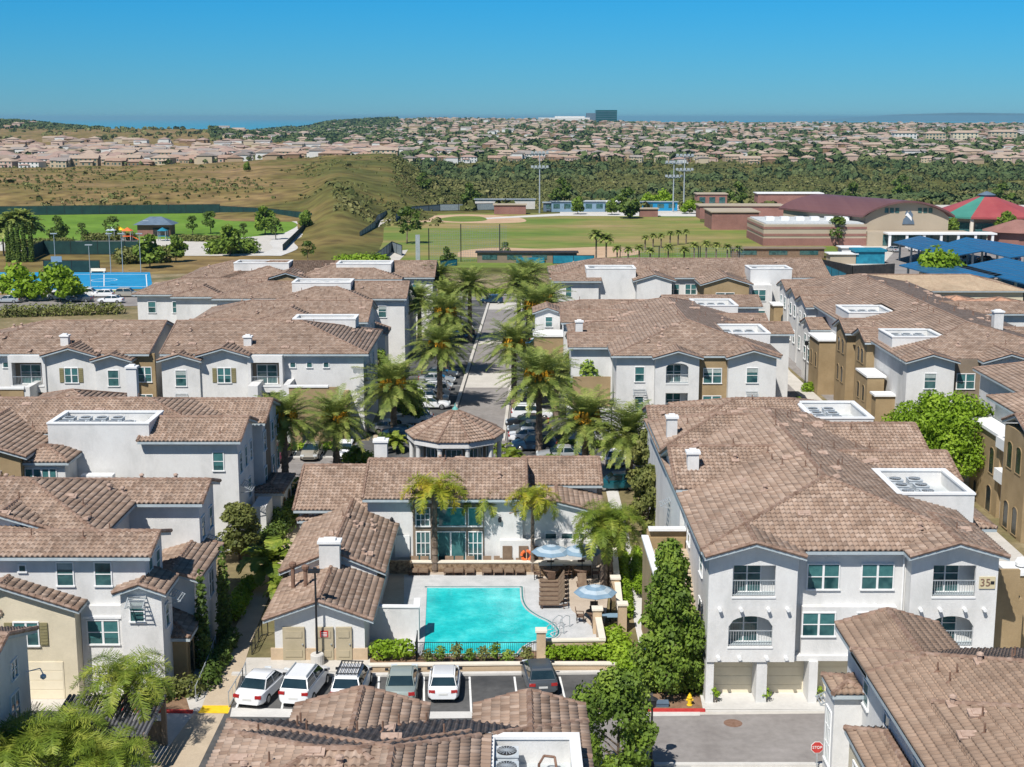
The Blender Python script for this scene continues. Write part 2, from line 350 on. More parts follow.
def terr(X, Y):
    X = np.asarray(X, float); Y = np.asarray(Y, float)
    px = 512 + X*F/np.maximum(Y*.982+6, 1)
    i = np.clip(np.searchsorted(_TY, Y)-1, 0, len(_TY)-2); ty = np.clip((Y-np.take(_TY, i))/(np.take(_TY, i+1)-np.take(_TY, i)), 0, 1)
    j = np.clip(np.searchsorted(TX, px)-1, 0, len(TX)-2); tx = np.clip((px-np.take(TX, j))/(np.take(TX, j+1)-np.take(TX, j)), 0, 1)
    tx = tx*tx*(3-2*tx); ty = ty*ty*(3-2*ty)*.5+ty*.5
    z = (_TT[i, j]*(1-tx)+_TT[i, j+1]*tx)*(1-ty)+(_TT[i+1, j]*(1-tx)+_TT[i+1, j+1]*tx)*ty
    k = np.clip((Y-500)/200, 0, 1)*np.clip(1-(Y-5300)/500, 0, 1)
    kk = np.clip(np.abs(z)/4, 0, 1)*np.clip((Y-380)/80, 0, 1)
    n = np.sin(X*.021+Y*.011)*.8+np.sin(X*.047-Y*.031+1.3)*.5+np.sin(X*.09+Y*.06)*.2+np.sin(X*.16-Y*.05)*np.sin(Y*.11+X*.05)*.5
    return z + n*np.maximum(k, kk*.5)
def make_ground():
    ys = np.concatenate([[-60, 20, 200, 330], np.arange(340, 1200, 8), np.arange(1200, 2400, 25), np.arange(2400, 7050, 90)])
    xs = np.linspace(-1.0, 1.0, 260)
    U, Yg = np.meshgrid(xs, ys); Xg = U*(np.maximum(Yg, 60)*.75+60)
    Z = terr(Xg, Yg); V = np.stack([Xg, Yg, Z], -1).reshape(-1, 3)
    a = (np.arange(len(ys)-1)[:, None]*len(xs)+np.arange(len(xs)-1)[None]).ravel()
    Fq = np.stack([a, a+1, a+1+len(xs), a+len(xs)], 1)
    m = bpy.data.materials.new('dry_ground'); m.use_nodes = True; n = m.node_tree; N = n.nodes.new; L = n.links.new
    p = n.nodes['Principled BSDF']; p.inputs['Roughness'].default_value = .95; p.inputs['Specular IOR Level'].default_value = .1
    g = N('ShaderNodeNewGeometry')
    t = N('ShaderNodeTexNoise'); t.inputs['Scale'].default_value = .02; t.inputs['Detail'].default_value = 9; t.inputs['Roughness'].default_value = .62
    t2 = N('ShaderNodeTexNoise'); t2.inputs['Scale'].default_value = .16; t2.inputs['Detail'].default_value = 6
    L(g.outputs['Position'], t.inputs['Vector']); L(g.outputs['Position'], t2.inputs['Vector'])
    # west mesa is dry straw grass, the east valley green scrub: split along x/y
    s = N('ShaderNodeSeparateXYZ'); L(g.outputs['Position'], s.inputs[0])
    d = N('ShaderNodeMath'); d.operation = 'DIVIDE'; L(s.outputs[0], d.inputs[0]); L(s.outputs[1], d.inputs[1])
    mr = N('ShaderNodeMapRange'); mr.inputs[1].default_value = -.20; mr.inputs[2].default_value = -.06; mr.inputs[3].default_value = -.09; mr.inputs[4].default_value = .16
    L(d.outputs[0], mr.inputs[0]); ad = N('ShaderNodeMath'); ad.operation = 'ADD'; L(t.outputs['Fac'], ad.inputs[0]); L(mr.outputs[0], ad.inputs[1])
    r = N('ShaderNodeValToRGB'); el = r.color_ramp.elements
    cs = [(.24,.36,.255,.13),( .38,.28,.21,.09),(.50,.21,.175,.06),(.60,.15,.15,.045),(.72,.12,.135,.04)]
    for i, c in enumerate(cs):
        q = el[i] if i < 2 else el.new(c[0]); q.position = c[0]; q.color = (c[1]*.76, c[2]*.72, c[3]*.72, 1)
    L(ad.outputs[0], r.inputs[0])
    hs = N('ShaderNodeHueSaturation'); L(r.outputs[0], hs.inputs['Color']); m2 = N('ShaderNodeMapRange')
    m2.inputs[1].default_value = .3; m2.inputs[2].default_value = .7; m2.inputs[3].default_value = .5; m2.inputs[4].default_value = 1.4
    L(t2.outputs['Fac'], m2.inputs[0]); L(m2.outputs[0], hs.inputs['Value']); L(hs.outputs[0], p.inputs['Base Color'])
    o = link('ground', np_mesh('ground', V, Fq, m, smooth=True)); tag(o, kind='structure')
make_ground()
def struct(name, mb, m, parent=None): return tag(mb.build(name, m), kind='structure')
struct('sea', MB().sheet([(-30000, 5600), (30000, 5600), (30000, 62000), (-30000, 62000)], -88), M['sea'])
def gp(*pts): return [G(*p) for p in pts]
def rect(x0, x1, y0, y1): return [(x0, y0), (x1, y0), (x1, y1), (x0, y1)]
# complex pad
struct('planted_ground', MB().sheet(rect(-90, 100, 30, 300), .004), M['soil'])
# concrete aprons & street surfaces
a = MB(); a.sheet(rect(-60, 10.2, 40, 82.5), .012); a.sheet(rect(10.2, 60, 40, 77.3), .012); struct('pavement', a, M['concrete'])
# front drive aisle + road at lower right
struct('parking_asphalt', MB().sheet([G(243,672), G(640,672), G(700,745), G(690,770), G(185,770), G(199,742)], .016), M['asphalt_dk'])
struct('road', MB().sheet([G(600,716), G(850,713.5), G(870,762), G(600,768)], .02), M['asphalt'])
struct('drive', MB().sheet([G(196,711), G(226,711), G(190,785), G(140,785)], .022), M['walk'])
struct('gutter', MB().sheet([G(232,708), G(420,712), G(700,711), G(700,716), G(420,719), G(230,717)], .024), M['concrete_w'])
# street and alley
X0s, X1s = -6.9, -.9
struct('street', MB().sheet([(X0s, 126), (X1s, 126), (X1s+3.2, 262), (X0s+3.2, 262)], .02), M['asphalt'])
struct('alley', MB().sheet(rect(-24, 17, 126.6, 134.5), .024), M['asphalt'])
struct('parking_row', MB().sheet([(-15, 137), (6.2, 137), (9, 262), (-12.5, 262)], .014), M['asphalt_dk'])
struct('alley_stalls', MB().sheet(rect(-27, 13, 134.5, 142), .018), M['asphalt_dk'])
struct('rear_alley', MB().sheet(rect(-70, 70, 256, 266), .026), M['asphalt'])
k = MB()
for (ya, yb) in ((171, 181), (205, 214), (243, 252)):
    f = lambda y: (y-126)/136*3.2
    k.sheet([(X0s+f(ya), ya), (X1s+f(ya), ya), (X1s+f(yb), yb), (X0s+f(yb), yb)], .032)
struct('concrete_band', k, M['concrete'])
def kerb(name, pts, w=.18, h=.13, m=None, z=0.01):
    b = MB()
    for p, q in zip(pts, pts[1:]):
        p = Vector((p[0], p[1], z+h/2)); q = Vector((q[0], q[1], z+h/2)); b.bar(p, q, w, h)
    return struct(name, b, m or M['concrete_w'])
kerb('kerb', [(X0s, 142), (X0s+2.9, 262)], .4, m=M['concrete'])
kerb('kerb', [(X1s, 142), (X1s+2.9, 262)], .35, m=M['concrete'])
kerb('kerb', [(-24, 134.6), (-15, 134.6)], .35); kerb('kerb', [(2, 134.6), (14, 134.6)], .35); kerb('kerb', [(-24, 126.4), (-16, 126.4)], .5)
kerb('kerb', [G(232,675), G(370,676), G(640,673)], .35, .14)
kerb('kerb', [G(648,711.5), G(705,711.5)], .2, .14, M['red']); kerb('kerb', [G(705,711.5), G(840,710.8)], .16, .04)
kerb('kerb', [G(118,711.5), G(193,713)], .22, .15, M['red']); kerb('kerb', [G(600,766), G(900,766)], .3, .14)
# parking stall lines, front row (5.5 m deep), measured one by one
st = MB()
for (xa, ya, xb, yb) in ((249,677,233,716),(288.5,677,280,717),(333.5,677,329,717),(379,677,377,717),(423.7,677,424.3,717),(469.5,677,471.5,717),(514.4,677,519.5,717),(559.7,677,569,717),(606,677,620,717)):
    p, q = G(xa, ya), G(xb, yb); st.sheet([(p.x-.06,p.y),(p.x+.06,p.y),(q.x+.06,q.y),(q.x-.06,q.y)], .021)
for x in (-24.6,-21.8,-19,-16.2, 4.6, 7.4, 10.2): st.sheet(rect(x, x+.12, 134.8, 140.5), .022)
for i in range(17):
    y = 148+i*2.75*2.2; f = (y-126)/136*3.2
    st.sheet(rect(-12.3+f, X0s-.45+f, y, y+.12), .02); st.sheet(rect(X1s+.3+f, 4.9+f, y, y+.12), .02)
struct('stall_lines', st, M['line'])
# walks
struct('footpath', MB().sheet([G(200,712), G(229,713), G(252,640), G(268,600), G(303,528), G(318,487), G(306,487), G(280,540), G(250,598), G(222,655)], .03), M['walk'])
struct('tactile_paving', MB().sheet([G(198,713.5), G(228,714), G(231,706), G(203,706)], .036), M['yellow'])
struct('footpath', MB().sheet([(8.1, 84), (9.1, 84), (9.6, 125), (8.5, 125)], .03), M['concrete_w'])
struct('footpath', MB().sheet([G(396,440), G(372,440), G(385,405), G(402,405)], .03), M['walk'])
struct('lane', MB().sheet([(31, 60), (38.5, 60), (39.5, 118), (31, 118)], .03), M['concrete'])
struct('lane', MB().sheet([G(880,420), G(905,420), G(838,362), G(800,345), G(778,347), G(820,375)], .03), M['concrete_w'])
struct('lane', MB().sheet([G(850,420), G(882,421), G(818,370), G(790,352), G(778,358)], .028), M['asphalt'])
struct('lane', MB().sheet([(31.5, 146), (37.0, 146), (36.8, 182), (38, 204), (34.5, 204), (32.5, 182)], .034), M['concrete'])
struct('lane', MB().sheet([(32.6, 146), (34.8, 146), (34.8, 182), (36.2, 204), (35.0, 204), (33.2, 182)], .04), M['asphalt'])
struct('manhole_cover', MB().lathe(list(G(733,723.5))[:2]+[.022], [(.52,0),(.52,.006),(.44,.007),(.42,.004)], 20), M['pipe'])
struct('mulch', MB().sheet([G(120,709), G(190,711), G(180,678), G(130,676)], .03), M['mulch'])
struct('mulch', MB().sheet([G(648,709), G(703,709), G(700,690), G(655,690)], .03), M['mulch'])
struct('mulch', MB().sheet([G(370,663), G(640,663), G(640,645), G(370,645)], .03), M['mulch'])
# apron before the garages of the right front building
struct('garage_apron', MB().sheet([G(703,710), G(845,710), (20.5, 77.6), (11, 77.6)], .034), M['concrete_w'])
# ---- pool terrace
dk = MB().sheet([G(340,655), G(602,652), G(612,562), G(612,552), G(370,552)], .10); struct('pool_deck', dk, M['deck'])
cp = MB().sheet([G(404,655), G(604,650), G(607,640), G(572,612), G(566,600), G(541,592), G(537,576), G(404,576)], .104); struct('pool_coping', cp, M['coping'])
def curve(pts, n=6):
    o = []
    for i in range(len(pts)-1):
        p0 = pts[max(i-1,0)]; p1 = pts[i]; p2 = pts[i+1]; p3 = pts[min(i+2, len(pts)-1)]
        for j in range(n):
            t = j/n; o.append(tuple(.5*((2*p1[k])+(-p0[k]+p2[k])*t+(2*p0[k]-5*p1[k]+4*p2[k]-p3[k])*t*t+(-p0[k]+3*p1[k]-3*p2[k]+p3[k])*t**3) for k in range(2)))
    o.append(tuple(pts[-1])); return o
pc = [(522,588),(523,601),(528,610),(538,617),(550,623),(558,631),(557,637),(550,640),(535,643),(524,649),(518,656)]
pl = [(424.8,588)]+curve(pc, 5)+[(421.5,656)]
plw = [G(a, b, .05) for a, b in pl]
struct('pool_water', MB().sheet([(p.x, p.y) for p in plw][::-1], .11), M['pool'])
rim = MB()
for p, q in zip(plw, plw[1:]+plw[:1]): rim.bar((p.x,p.y,.12), (q.x,q.y,.12), .32, .07)
struct('pool_rim', rim, M['coping'])
rim = MB()
for p, q in list(zip(plw, plw[1:]))[-1:]+list(zip(plw, plw[1:]+plw[:1]))[:-1]:
    rim.bar((p.x,p.y,.125), (q.x,q.y,.125), .10, .075)
struct('pool_waterline_tile', rim, mat('teal_line_tile', [(.01,.16,.17),(.02,.22,.22)], .3, 4))
# ---- park and field in the distance
gt = lambda pts, z, pz=0: [(G(a, b, pz).x, G(a, b, pz).y) for a, b in pts]
struct('lawn', MB().sheet(gt([(-120,243),(-120,215.5),(225,212.5),(262,218),(300,222),(306,226),(292,233),(240,238),(120,240),(60,241)], 0), .05), M['lawn'])
struct('park_plaza', MB().sheet(gt([(-60,250),(-60,243),(60,241),(120,240),(240,238),(292,233),(300,228),(312,231),(296,240),(285,247),(265,256),(180,256),(60,252)], 0), .06), M['concrete'])
pa = curve([(216,214),(240,216.5),(270,217.5),(296,220),(308,225),(300,231),(288,237),(282,243),(285,249),(268,256)], 5)
b = MB()
for p, q in zip(pa, pa[1:]):
    p, q = G(*p), G(*q); d = (q-p).normalized(); nrm = Vector((-d.y, d.x, 0))*3.2 + Vector((0,0,0))
    b.sheet([p-nrm, q-nrm, q+nrm, p+nrm], .09)
struct('park_path', b, M['concrete_w'])
struct('lawn', MB().sheet(gt([(78,253.5),(78,246.5),(140,245.5),(165,249.5),(150,254)], 0), .08), M['lawn'])
struct('lawn', MB().sheet(gt([(62,294),(62,291),(125,290.5),(125,293.5)], 0), .05), M['lawn'])
struct('sports_court', MB().sheet(gt([(-40,291),(-40,272.5),(150,272.5),(153,289)], 0), .06), M['court'])
cl = MB()
for pa_ in (((60,274.3),(148,274.3)), ((60,286.5),(148,286.5)), ((104,274.3),(104,286.5)), ((60,274.3),(56,286.5)), ((146,274.3),(147,286.5))):
    cl.bar(G(*pa_[0], .075), G(*pa_[1], .075), .18, .02)
for i in range(24):
    c0 = G(104, 280, .075); t0, t1 = 2*math.pi*i/24, 2*math.pi*(i+1)/24
    cl.bar(c0+Vector((math.cos(t0),math.sin(t0),0))*2.6, c0+Vector((math.cos(t1),math.sin(t1),0))*2.6, .15, .02)
struct('court_lines', cl, M['line'])
struct('rear_road', MB().sheet(gt([(-60,312),(-60,296),(140,294),(140,306)], 0), .05), M['asphalt'])
struct('rear_pavement', MB().sheet(gt([(-60,293.5),(-60,290.5),(128,288.5),(128,291.5)], 0), .045), M['concrete_w'])
fl = [(376,236),(390,222),(425,214),(520,213),(700,216),(700,222),(830,240),(838,252),(800,255),(640,262),(380,264),(380,250)]
struct('field', MB().sheet(gt(fl, 0), .05), M['field'])
struct('infield', MB().sheet(gt(curve([(458,257),(462,251),(500,248),(545,249),(620,247),(640,254),(600,258),(540,258),(458,257)],4)[:-1], 0), .07), M['dirt'])
struct('infield', MB().sheet(gt(curve([(405,222),(430,216.2),(470,214.6),(515,217),(525,222),(490,223.5),(440,222.5),(405,222)],4)[:-1], 0), .07), M['dirt'])
struct('infield', MB().sheet(gt(curve([(434,220),(455,216.5),(480,216.8),(486,220.5),(460,222),(434,220)],4)[:-1], 0), .09), M['field'])
struct('infield', MB().sheet(gt([(735,262),(760,250),(820,250),(822,263)], 0), .08), M['dirt'])
struct('field_turf', MB().sheet(gt([(380,268),(380,262),(600,259),(740,258),(740,268)], 0), .06), M['field'])
struct('field_road', MB().sheet(gt([(420,222),(560,213.6),(720,213.6),(850,236),(850,240),(715,216.6),(560,216)], 0), .08), M['concrete_w'])
struct('school_yard', MB().sheet(gt([(560,213.5),(560,205),(1100,205),(1100,300),(880,300),(840,262),(838,245),(720,216)], 0), .04), M['concrete'])
struct('school_parking', MB().sheet(gt([(885,262),(905,240),(1100,240),(1100,300),(900,300)], 0), .06), M['asphalt'])
struct('trail', MB().sheet(gt([(362,240),(384,224),(404,216),(396,215),(378,222),(352,238)], 0), .3), M['concrete'])
struct('trail', MB().sheet(gt([(384,264),(380,258),(392,252),(408,250),(404,256),(396,264)], 0), .08), M['concrete'])
# ================================================================ ROOFS
class Tiles:
    """collects tiled planes of one building into one mesh with metre uvs"""
    def __init__(s): s.V = []; s.F = []; s.UV = []; s.n = 0; s.holes = []
    def _add(s, V, Fq, UV): s.V.append(V); s.F.append(Fq+s.n); s.UV.append(UV); s.n += len(V)
    def plane(s, P, lod, tw=.30, th=.40):
        P = [Vector(p) for p in P]; o = P[0]; u = (P[1]-P[0]).normalized(); n = u.cross(P[-1]-P[0]).normalized(); v = n.cross(u)
        if n.z < 0: n = -n
        q = [((p-o).dot(u), (p-o).dot(v)) for p in P]; uo, vo = (o.x+o.y)*.7, 0
        O, U, W, NN = (np.array(k) for k in (o, u, v, n))
        if lod >= 2:
            V = np.array(P); UV = [(a+uo, b) for a, b in q]
            if len(P) == 3: s._add(np.vstack([V, V[2:]]), np.array([[0, 1, 2, 3]]), [UV[0], UV[1], UV[2], UV[2]]); return
            s._add(V, np.array([[0, 1, 2, 3]]), UV); return
        vm = max(b for a, b in q); rows = max(1, int(math.ceil(vm/th)))
        def rng(t):
            xs = []
            for (a, b), (c, d) in zip(q, q[1:]+q[:1]):
                if (b-t)*(d-t) <= 0 and abs(b-d) > 1e-9: xs.append(a+(c-a)*(t-b)/(d-b))
                elif abs(b-t) < 1e-6: xs.append(a)
            return (min(xs), max(xs)) if xs else (0, 0)
        umin, umax = min(a for a, b in q), max(a for a, b in q)
        step = tw/5 if lod == 0 else .6
        k0, k1 = math.floor((umin+uo)/step), math.ceil((umax+uo)/step)
        us = np.arange(k0, k1+1)*step-uo
        ph = ((us+uo)/tw) % 1.0
        hw = np.where(ph < .62, np.sin(ph/.62*math.pi), 0)*.075 if lod == 0 else us*0
        for i in range(rows):
            v0, v1 = i*th, min((i+1)*th, vm-1e-6)
            a0, b0 = rng(v0+1e-6); a1, b1 = rng(v1)
            ul = np.clip(us, a0, b0); uu = np.clip(us, a1, b1)
            lo = O+ul[:, None]*U+v0*W+(hw+.07)[:, None]*NN; hi = O+uu[:, None]*U+v1*W+(hw+.0)[:, None]*NN
            ba = O+ul[:, None]*U+v0*W+(hw*.9-.02)[:, None]*NN
            m = len(us); V = np.vstack([ba, lo, hi]); j = np.arange(m-1)
            keep = (ul[1:]-ul[:-1] > 1e-4) | (uu[1:]-uu[:-1] > 1e-4)
            j = j[keep]; f1 = np.stack([j, j+1, j+1+m, j+m], 1); f2 = f1+m
            Fq = np.vstack([f1, f2])
            vv = v0+.01*th; vt = v1-.01*th
            uvv = np.concatenate([np.stack([ul+uo, np.full(m, vv)], 1), np.stack([ul+uo, np.full(m, vv)], 1), np.stack([uu+uo, np.full(m, vt)], 1)])
            s._add(V, Fq, uvv)
    def build(s, name, m, parent):
        V = np.vstack(s.V); Fq = np.vstack(s.F); UV = np.vstack([np.array(a) for a in s.UV])
        Cc = V[Fq].mean(1)
        for a, b_, c, d in s.holes: k = ~((Cc[:, 0] > a) & (Cc[:, 0] < b_) & (Cc[:, 1] > c) & (Cc[:, 1] < d)); Fq = Fq[k]; Cc = Cc[k]
        org = np.array(ORG[parent.name]); V = V-org
        return link(name, np_mesh(name, V, Fq, m, UV[Fq.ravel()]), parent)
_wc = {}
def window_meshes(w, h, kind):
    k = (round(w, 2), round(h, 2), kind)
    if k in _wc: return _wc[k]
    fr = MB(); gl = MB(); t = .07
    if kind == 'arch':
        n = 8; r = w/2; pts = [(r*math.cos(math.pi*i/n), h-r*.7+r*.7*math.sin(math.pi*i/n)) for i in range(n+1)]
        poly = [(-r, 0), (r, 0)]+pts; gl.prismY([(a, b) for a, b in poly], -.012, .02)
        for p, q in zip(poly, poly[1:]+poly[:1]): fr.bar((p[0], -.03, p[1]), (q[0], -.03, q[1]), .06, t)
    else:
        gl.box(-w/2, w/2, -.012, .03, 0, h)
        fr.box(-w/2-t, w/2+t, -.07, .02, h, h+t); fr.box(-w/2-t-.04, w/2+t+.04, -.11, .02, -t-.02, 0)
        fr.box(-w/2-t, -w/2, -.06, .02, 0, h); fr.box(w/2, w/2+t, -.06, .02, 0, h)
        if kind in ('double', 'slider'): fr.box(-.06, .06, -.05, .0, 0, h)
        if kind in ('double', 'single'): fr.box(-w/2, w/2, -.045, 0.001, h*.5-.025, h*.5+.025)
        if kind == 'door': fr.box(-.04, .04, -.05, 0, 0, h); fr.box(-w/2, w/2, -.04, 0.001, h*.62-.02, h*.62+.02)
        if kind == 'grid':
            for i in range(1, 3): fr.box(-w/2+w*i/3-.03, -w/2+w*i/3+.03, -.05, 0, 0, h)
            for i in range(1, 3): fr.box(-w/2, w/2, -.045, 0.001, h*i/3-.025, h*i/3+.025)
    _wc[k] = (fr.mesh('window', M['brown' if kind == 'arch' else 'trim']), gl.mesh('pane', M['arch_shade' if kind == 'arch' else 'glass']))
    return _wc[k]
_pm = {}
def pm(key, fn, m):
    if key not in _pm: _pm[key] = fn().mesh(key, m)
    return _pm[key]
class Bldg:
    def __init__(s, name, label, cat, loc, lod, group=None, tile=None):
        s.root = empty(name, loc, label, cat, group); s.o = Vector(loc); s.lod = lod
        s.T = Tiles(); s.rd = MB(); s.fa = MB(); s.walls = {}; s.k = 0
        s.tile = tile or ('tile_near' if lod == 0 else 'tile_mid')
        s.planes = []; s.caps = []
    def w(s, m): return s.walls.setdefault(m, MB())
    def cap(s, p, q, r=.13): s.caps.append((p, q, r))
    def cap_(s, p, q, r=.13):
        p, q = Vector(p), Vector(q); L = (q-p).length
        if L < .05: return
        if s.lod == 0:
            n = max(1, int(L/.42))
            for i in range(n):
                a = p+(q-p)*(i/n)
                if s.in_hole(a): continue
                b = p+(q-p)*((i+1.12)/n if i < n-1 else 1); s.rd.tube(a+Vector((0,0,.045)), b+Vector((0,0,.03)), r+.022, r-.01, 6)
        else: s.rd.tube(p+Vector((0,0,.03)), q+Vector((0,0,.03)), r*.85, r*.85, 5)
    def in_hole(s, c): return any(a-.15 < c.x < b_+.15 and d-.15 < c.y < e+.15 for a, b_, d, e in s.T.holes)
    def wing(s, x0, x1, y0, y1, ze, ax='x', e0='g', e1='g', sl=.29, wall='white', zb=0, o=.6, wlod=None, hs=1.0, ro=None, wall_in=True):
        """footprint of the walls; ze = height at the edge of the eave; ax = ridge axis; e0/e1 = end type at low/high coordinate"""
        s.k += 1; dz = s.k*.004; ze += dz; lod = s.lod if wlod is None else wlod; ro = .35 if ro is None else ro
        f = (lambda a, b, z: (a, b, z)) if ax == 'x' else (lambda a, b, z: (b, a, z))
        A0, A1, B0, B1 = (x0, x1, y0, y1) if ax == 'x' else (y0, y1, x0, x1)
        a0 = A0-(o if e0 == 'h' else ro); a1 = A1+(o if e1 == 'h' else ro); b0, b1 = B0-o, B1+o
        hw = (b1-b0)/2; zr = ze+sl*hw; bm = (b0+b1)/2; i0 = hw*hs if e0 == 'h' else 0; i1 = hw*hs if e1 == 'h' else 0
        if i0+i1 > (a1-a0): q = (a1-a0)/(i0+i1); i0 *= q; i1 *= q
        r0, r1 = a0+i0, a1-i1
        c = [f(a0,b0,ze), f(a1,b0,ze), f(a1,b1,ze), f(a0,b1,ze)]; R0, R1 = f(r0,bm,zr), f(r1,bm,zr)
        PL = [[c[0], c[1], R1, R0], [c[2], c[3], R0, R1]]
        if e0 == 'h': PL.append([c[3], c[0], R0])
        if e1 == 'h': PL.append([c[1], c[2], R1])
        if abs(r1-r0) < .05: PL[0] = [c[0], c[1], R0]; PL[1] = [c[2], c[3], R0]
        for P in PL: s.T.plane(P, lod); s.planes.append(P)
        s.cap(R0, R1)
        for e, Rr, ca, cb in ((e0, R0, c[0], c[3]), (e1, R1, c[1], c[2])):
            s.cap(ca, Rr, .12 if e == 'h' else .11); s.cap(cb, Rr, .12 if e == 'h' else .11)
        # closed soffit body under the tiles (fascia colour)
        d = .05; t = .24
        def dn(p, k): return (p[0], p[1], p[2]-k)
        vs = [dn(p, d) for p in c]+[dn(R0, d), dn(R1, d)]+[dn(p, t) for p in c]+[dn(R0, t), dn(R1, t)]
        fs = []
        if e0 == 'g': fs += [(0,4,10,6), (4,3,9,10)]
        else: fs += [(3,0,6,9)]
        if e1 == 'g': fs += [(5,1,7,11), (2,5,11,8)]
        else: fs += [(1,2,8,7)]
        fs += [(0,6,7,1), (2,8,9,3)]
        s.fa.add(vs, fs)
        def lp(p, q, t_, k_=t): return (p[0]+(q[0]-p[0])*t_, p[1]+(q[1]-p[1])*t_, p[2]+(q[2]-p[2])*t_-k_)
        te = min(1, (o+.25)/hw)
        for p, q, rp, rq in ((c[0], c[1], R0, R1), (c[2], c[3], R1, R0)): s.fa.add([lp(p,p,0), lp(q,q,0), lp(q,rq,te), lp(p,rp,te)], [(0,3,2,1)])
        for e, p, q, Rr, sg in ((e0, c[3], c[0], R0, 1), (e1, c[1], c[2], R1, -1)):
            if e == 'h': s.fa.add([lp(p,p,0,t+.002), lp(q,q,0,t+.002), lp(q,Rr,te,t+.002), lp(p,Rr,te,t+.002)], [(0,3,2,1)])
            else:
                k2 = sg*(ro+.2); sh = (lambda v: (v[0]+k2, v[1], v[2])) if ax == 'x' else (lambda v: (v[0], v[1]+k2, v[2]))
                for u_, v_ in ((p, Rr), (q, Rr)): a_, b_ = lp(u_,u_,0,t+.003), lp(v_,v_,0,t+.003); s.fa.add([a_, b_, sh(b_), sh(a_)], [(0,1,2,3)])
        # walls: prism up to the roof
        zt = ze+sl*o-.14
        if wall:
            ep = s.k*.003; A0, A1, B0, B1 = A0+ep, A1-ep, B0+ep, B1-ep
            wv = [f(A0,B0,zb), f(A1,B0,zb), f(A1,B1,zb), f(A0,B1,zb), f(A0,B0,zt), f(A1,B0,zt), f(A1,B1,zt), f(A0,B1,zt)]
            g0 = f(A0, bm, zr-.16 if e0 == 'g' else zt); g1 = f(A1, bm, zr-.16 if e1 == 'g' else zt); wv += [g0, g1]
            s.w(wall).add(wv, [(0,1,5,4), (2,3,7,6), (1,2,6,9,5), (3,0,4,8,7)])
        return zr
    def box(s, m, *a): s.w(m).box(*a); return s
    def roof_z(s, x, y):
        z = -1
        for P in s.planes:
            P = [Vector(p) for p in P]; n = (P[1]-P[0]).cross(P[2]-P[0])
            if abs(n.z) < 1e-6: continue
            ins = True; sg = None
            for p, q in zip(P, P[1:]+P[:1]):
                cr = (q.x-p.x)*(y-p.y)-(q.y-p.y)*(x-p.x)
                if abs((q-p).length) < 1e-6: continue
                if sg is None: sg = cr > 0
                elif (cr > 0) != sg: ins = False; break
            if ins: z = max(z, P[0].z-(n.x*(x-P[0].x)+n.y*(y-P[0].y))/n.z)
        return z
    def win(s, x, y, z, w, h, face='S', kind='double', shutters=False, name='window'):
        fm, gm = window_meshes(w, h, kind); rz = {'S': 0, 'E': math.pi/2, 'W': -math.pi/2}[face]
        o = link(name, fm, s.root, Vector((x, y, z))-s.o, rz); link('pane', gm, o)
        if kind in ('double', 'single', 'slider') and w > .5:
            s.wn = getattr(s, 'wn', 0)+1; q = (s.wn*7+int(x*3+y)) % 5
            if q < 4:
                f_ = (.5, .3, .5, .75)[q]
                def bl():
                    b = MB(); n = max(2, int(h*f_/.09))
                    for i in range(n): b.box(-w/2+.03, w/2-.03, -.022, -.013, h-h*f_*(i+1)/n+.008, h-h*f_*i/n)
                    return b
                link('blind', pm('blind%.2f_%.2f_%.2f' % (w, h, f_), bl, M['blind' if q != 1 else 'blind_pale']), o)
        if shutters:
            for sx in (-1, 1):
                def sh():
                    b = MB(); b.box(-.22, .22, -.06, .01, 0, h)
                    for i in range(7): b.box(-.18, .18, -.08, -.05, h*(i+.3)/7.4, h*(i+.75)/7.4)
                    return b
                link('shutter', pm('shutter%.1f' % h, sh, M['shutter']), o, (sx*(w/2+.34), 0, 0))
        return o
    def garage(s, x, y, w=2.4, h=2.2, m='garage'):
        def g():
            b = MB(); b.box(-w/2, w/2, -.02, .06, 0, h)
            for i in range(4): b.box(-w/2+.05, w/2-.05, -.035, 0, h*i/4+.03, h*(i+1)/4-.03)
            return b
        return link('garage_door', pm('garage_door%.1f%s' % (w, m), g, M[m]), s.root, Vector((x, y, 0))-s.o)
    def railing(s, x0, x1, y, z, h=.95):
        def r():
            b = MB(); w = x1-x0; b.box(0, w, -.03, .03, h-.05, h); b.box(0, w, -.02, .02, .06, .10)
            n = max(2, int(w/.14))
            for i in range(n+1): b.box(w*i/n-.012, w*i/n+.012, -.012, .012, .1, h-.05)
            return b
        return link('railing', pm('railing%.1f' % (x1-x0), r, M['steel' if s.lod else 'steel']), s.root, Vector((x0, y, z))-s.o)
    def corbels(s, xs, y, z):
        for x in xs:
            def c():
                b = MB(); b.tube((0, .02, 0), (0, -.32, 0), .11, .11, 8); return b
            link('drain_stub', pm('drain_stub', c, M['trim']), s.root, Vector((x, y, z))-s.o)
    def panel(s, m, x0, x1, z0, z1, y, t, ops):
        """front wall panel with rectangular or arched openings (x0,x1,z0,z1,rise)"""
        mb = s.w(m); xs = sorted({x0, x1, *[o[0] for o in ops], *[o[1] for o in ops]}); zs = sorted({z0, z1, *[o[2] for o in ops], *[o[3] for o in ops]})
        for a, b in zip(xs, xs[1:]):
            run = None
            for c, d in zip(zs, zs[1:]):
                hole = any(o[0] <= (a+b)/2 <= o[1] and o[2] <= (c+d)/2 <= o[3] for o in ops)
                if hole:
                    if run: mb.box(a, b, y, y+t, run[0], run[1]); run = None
                else: run = (run[0], d) if run else (c, d)
            if run: mb.box(a, b, y, y+t, run[0], run[1])
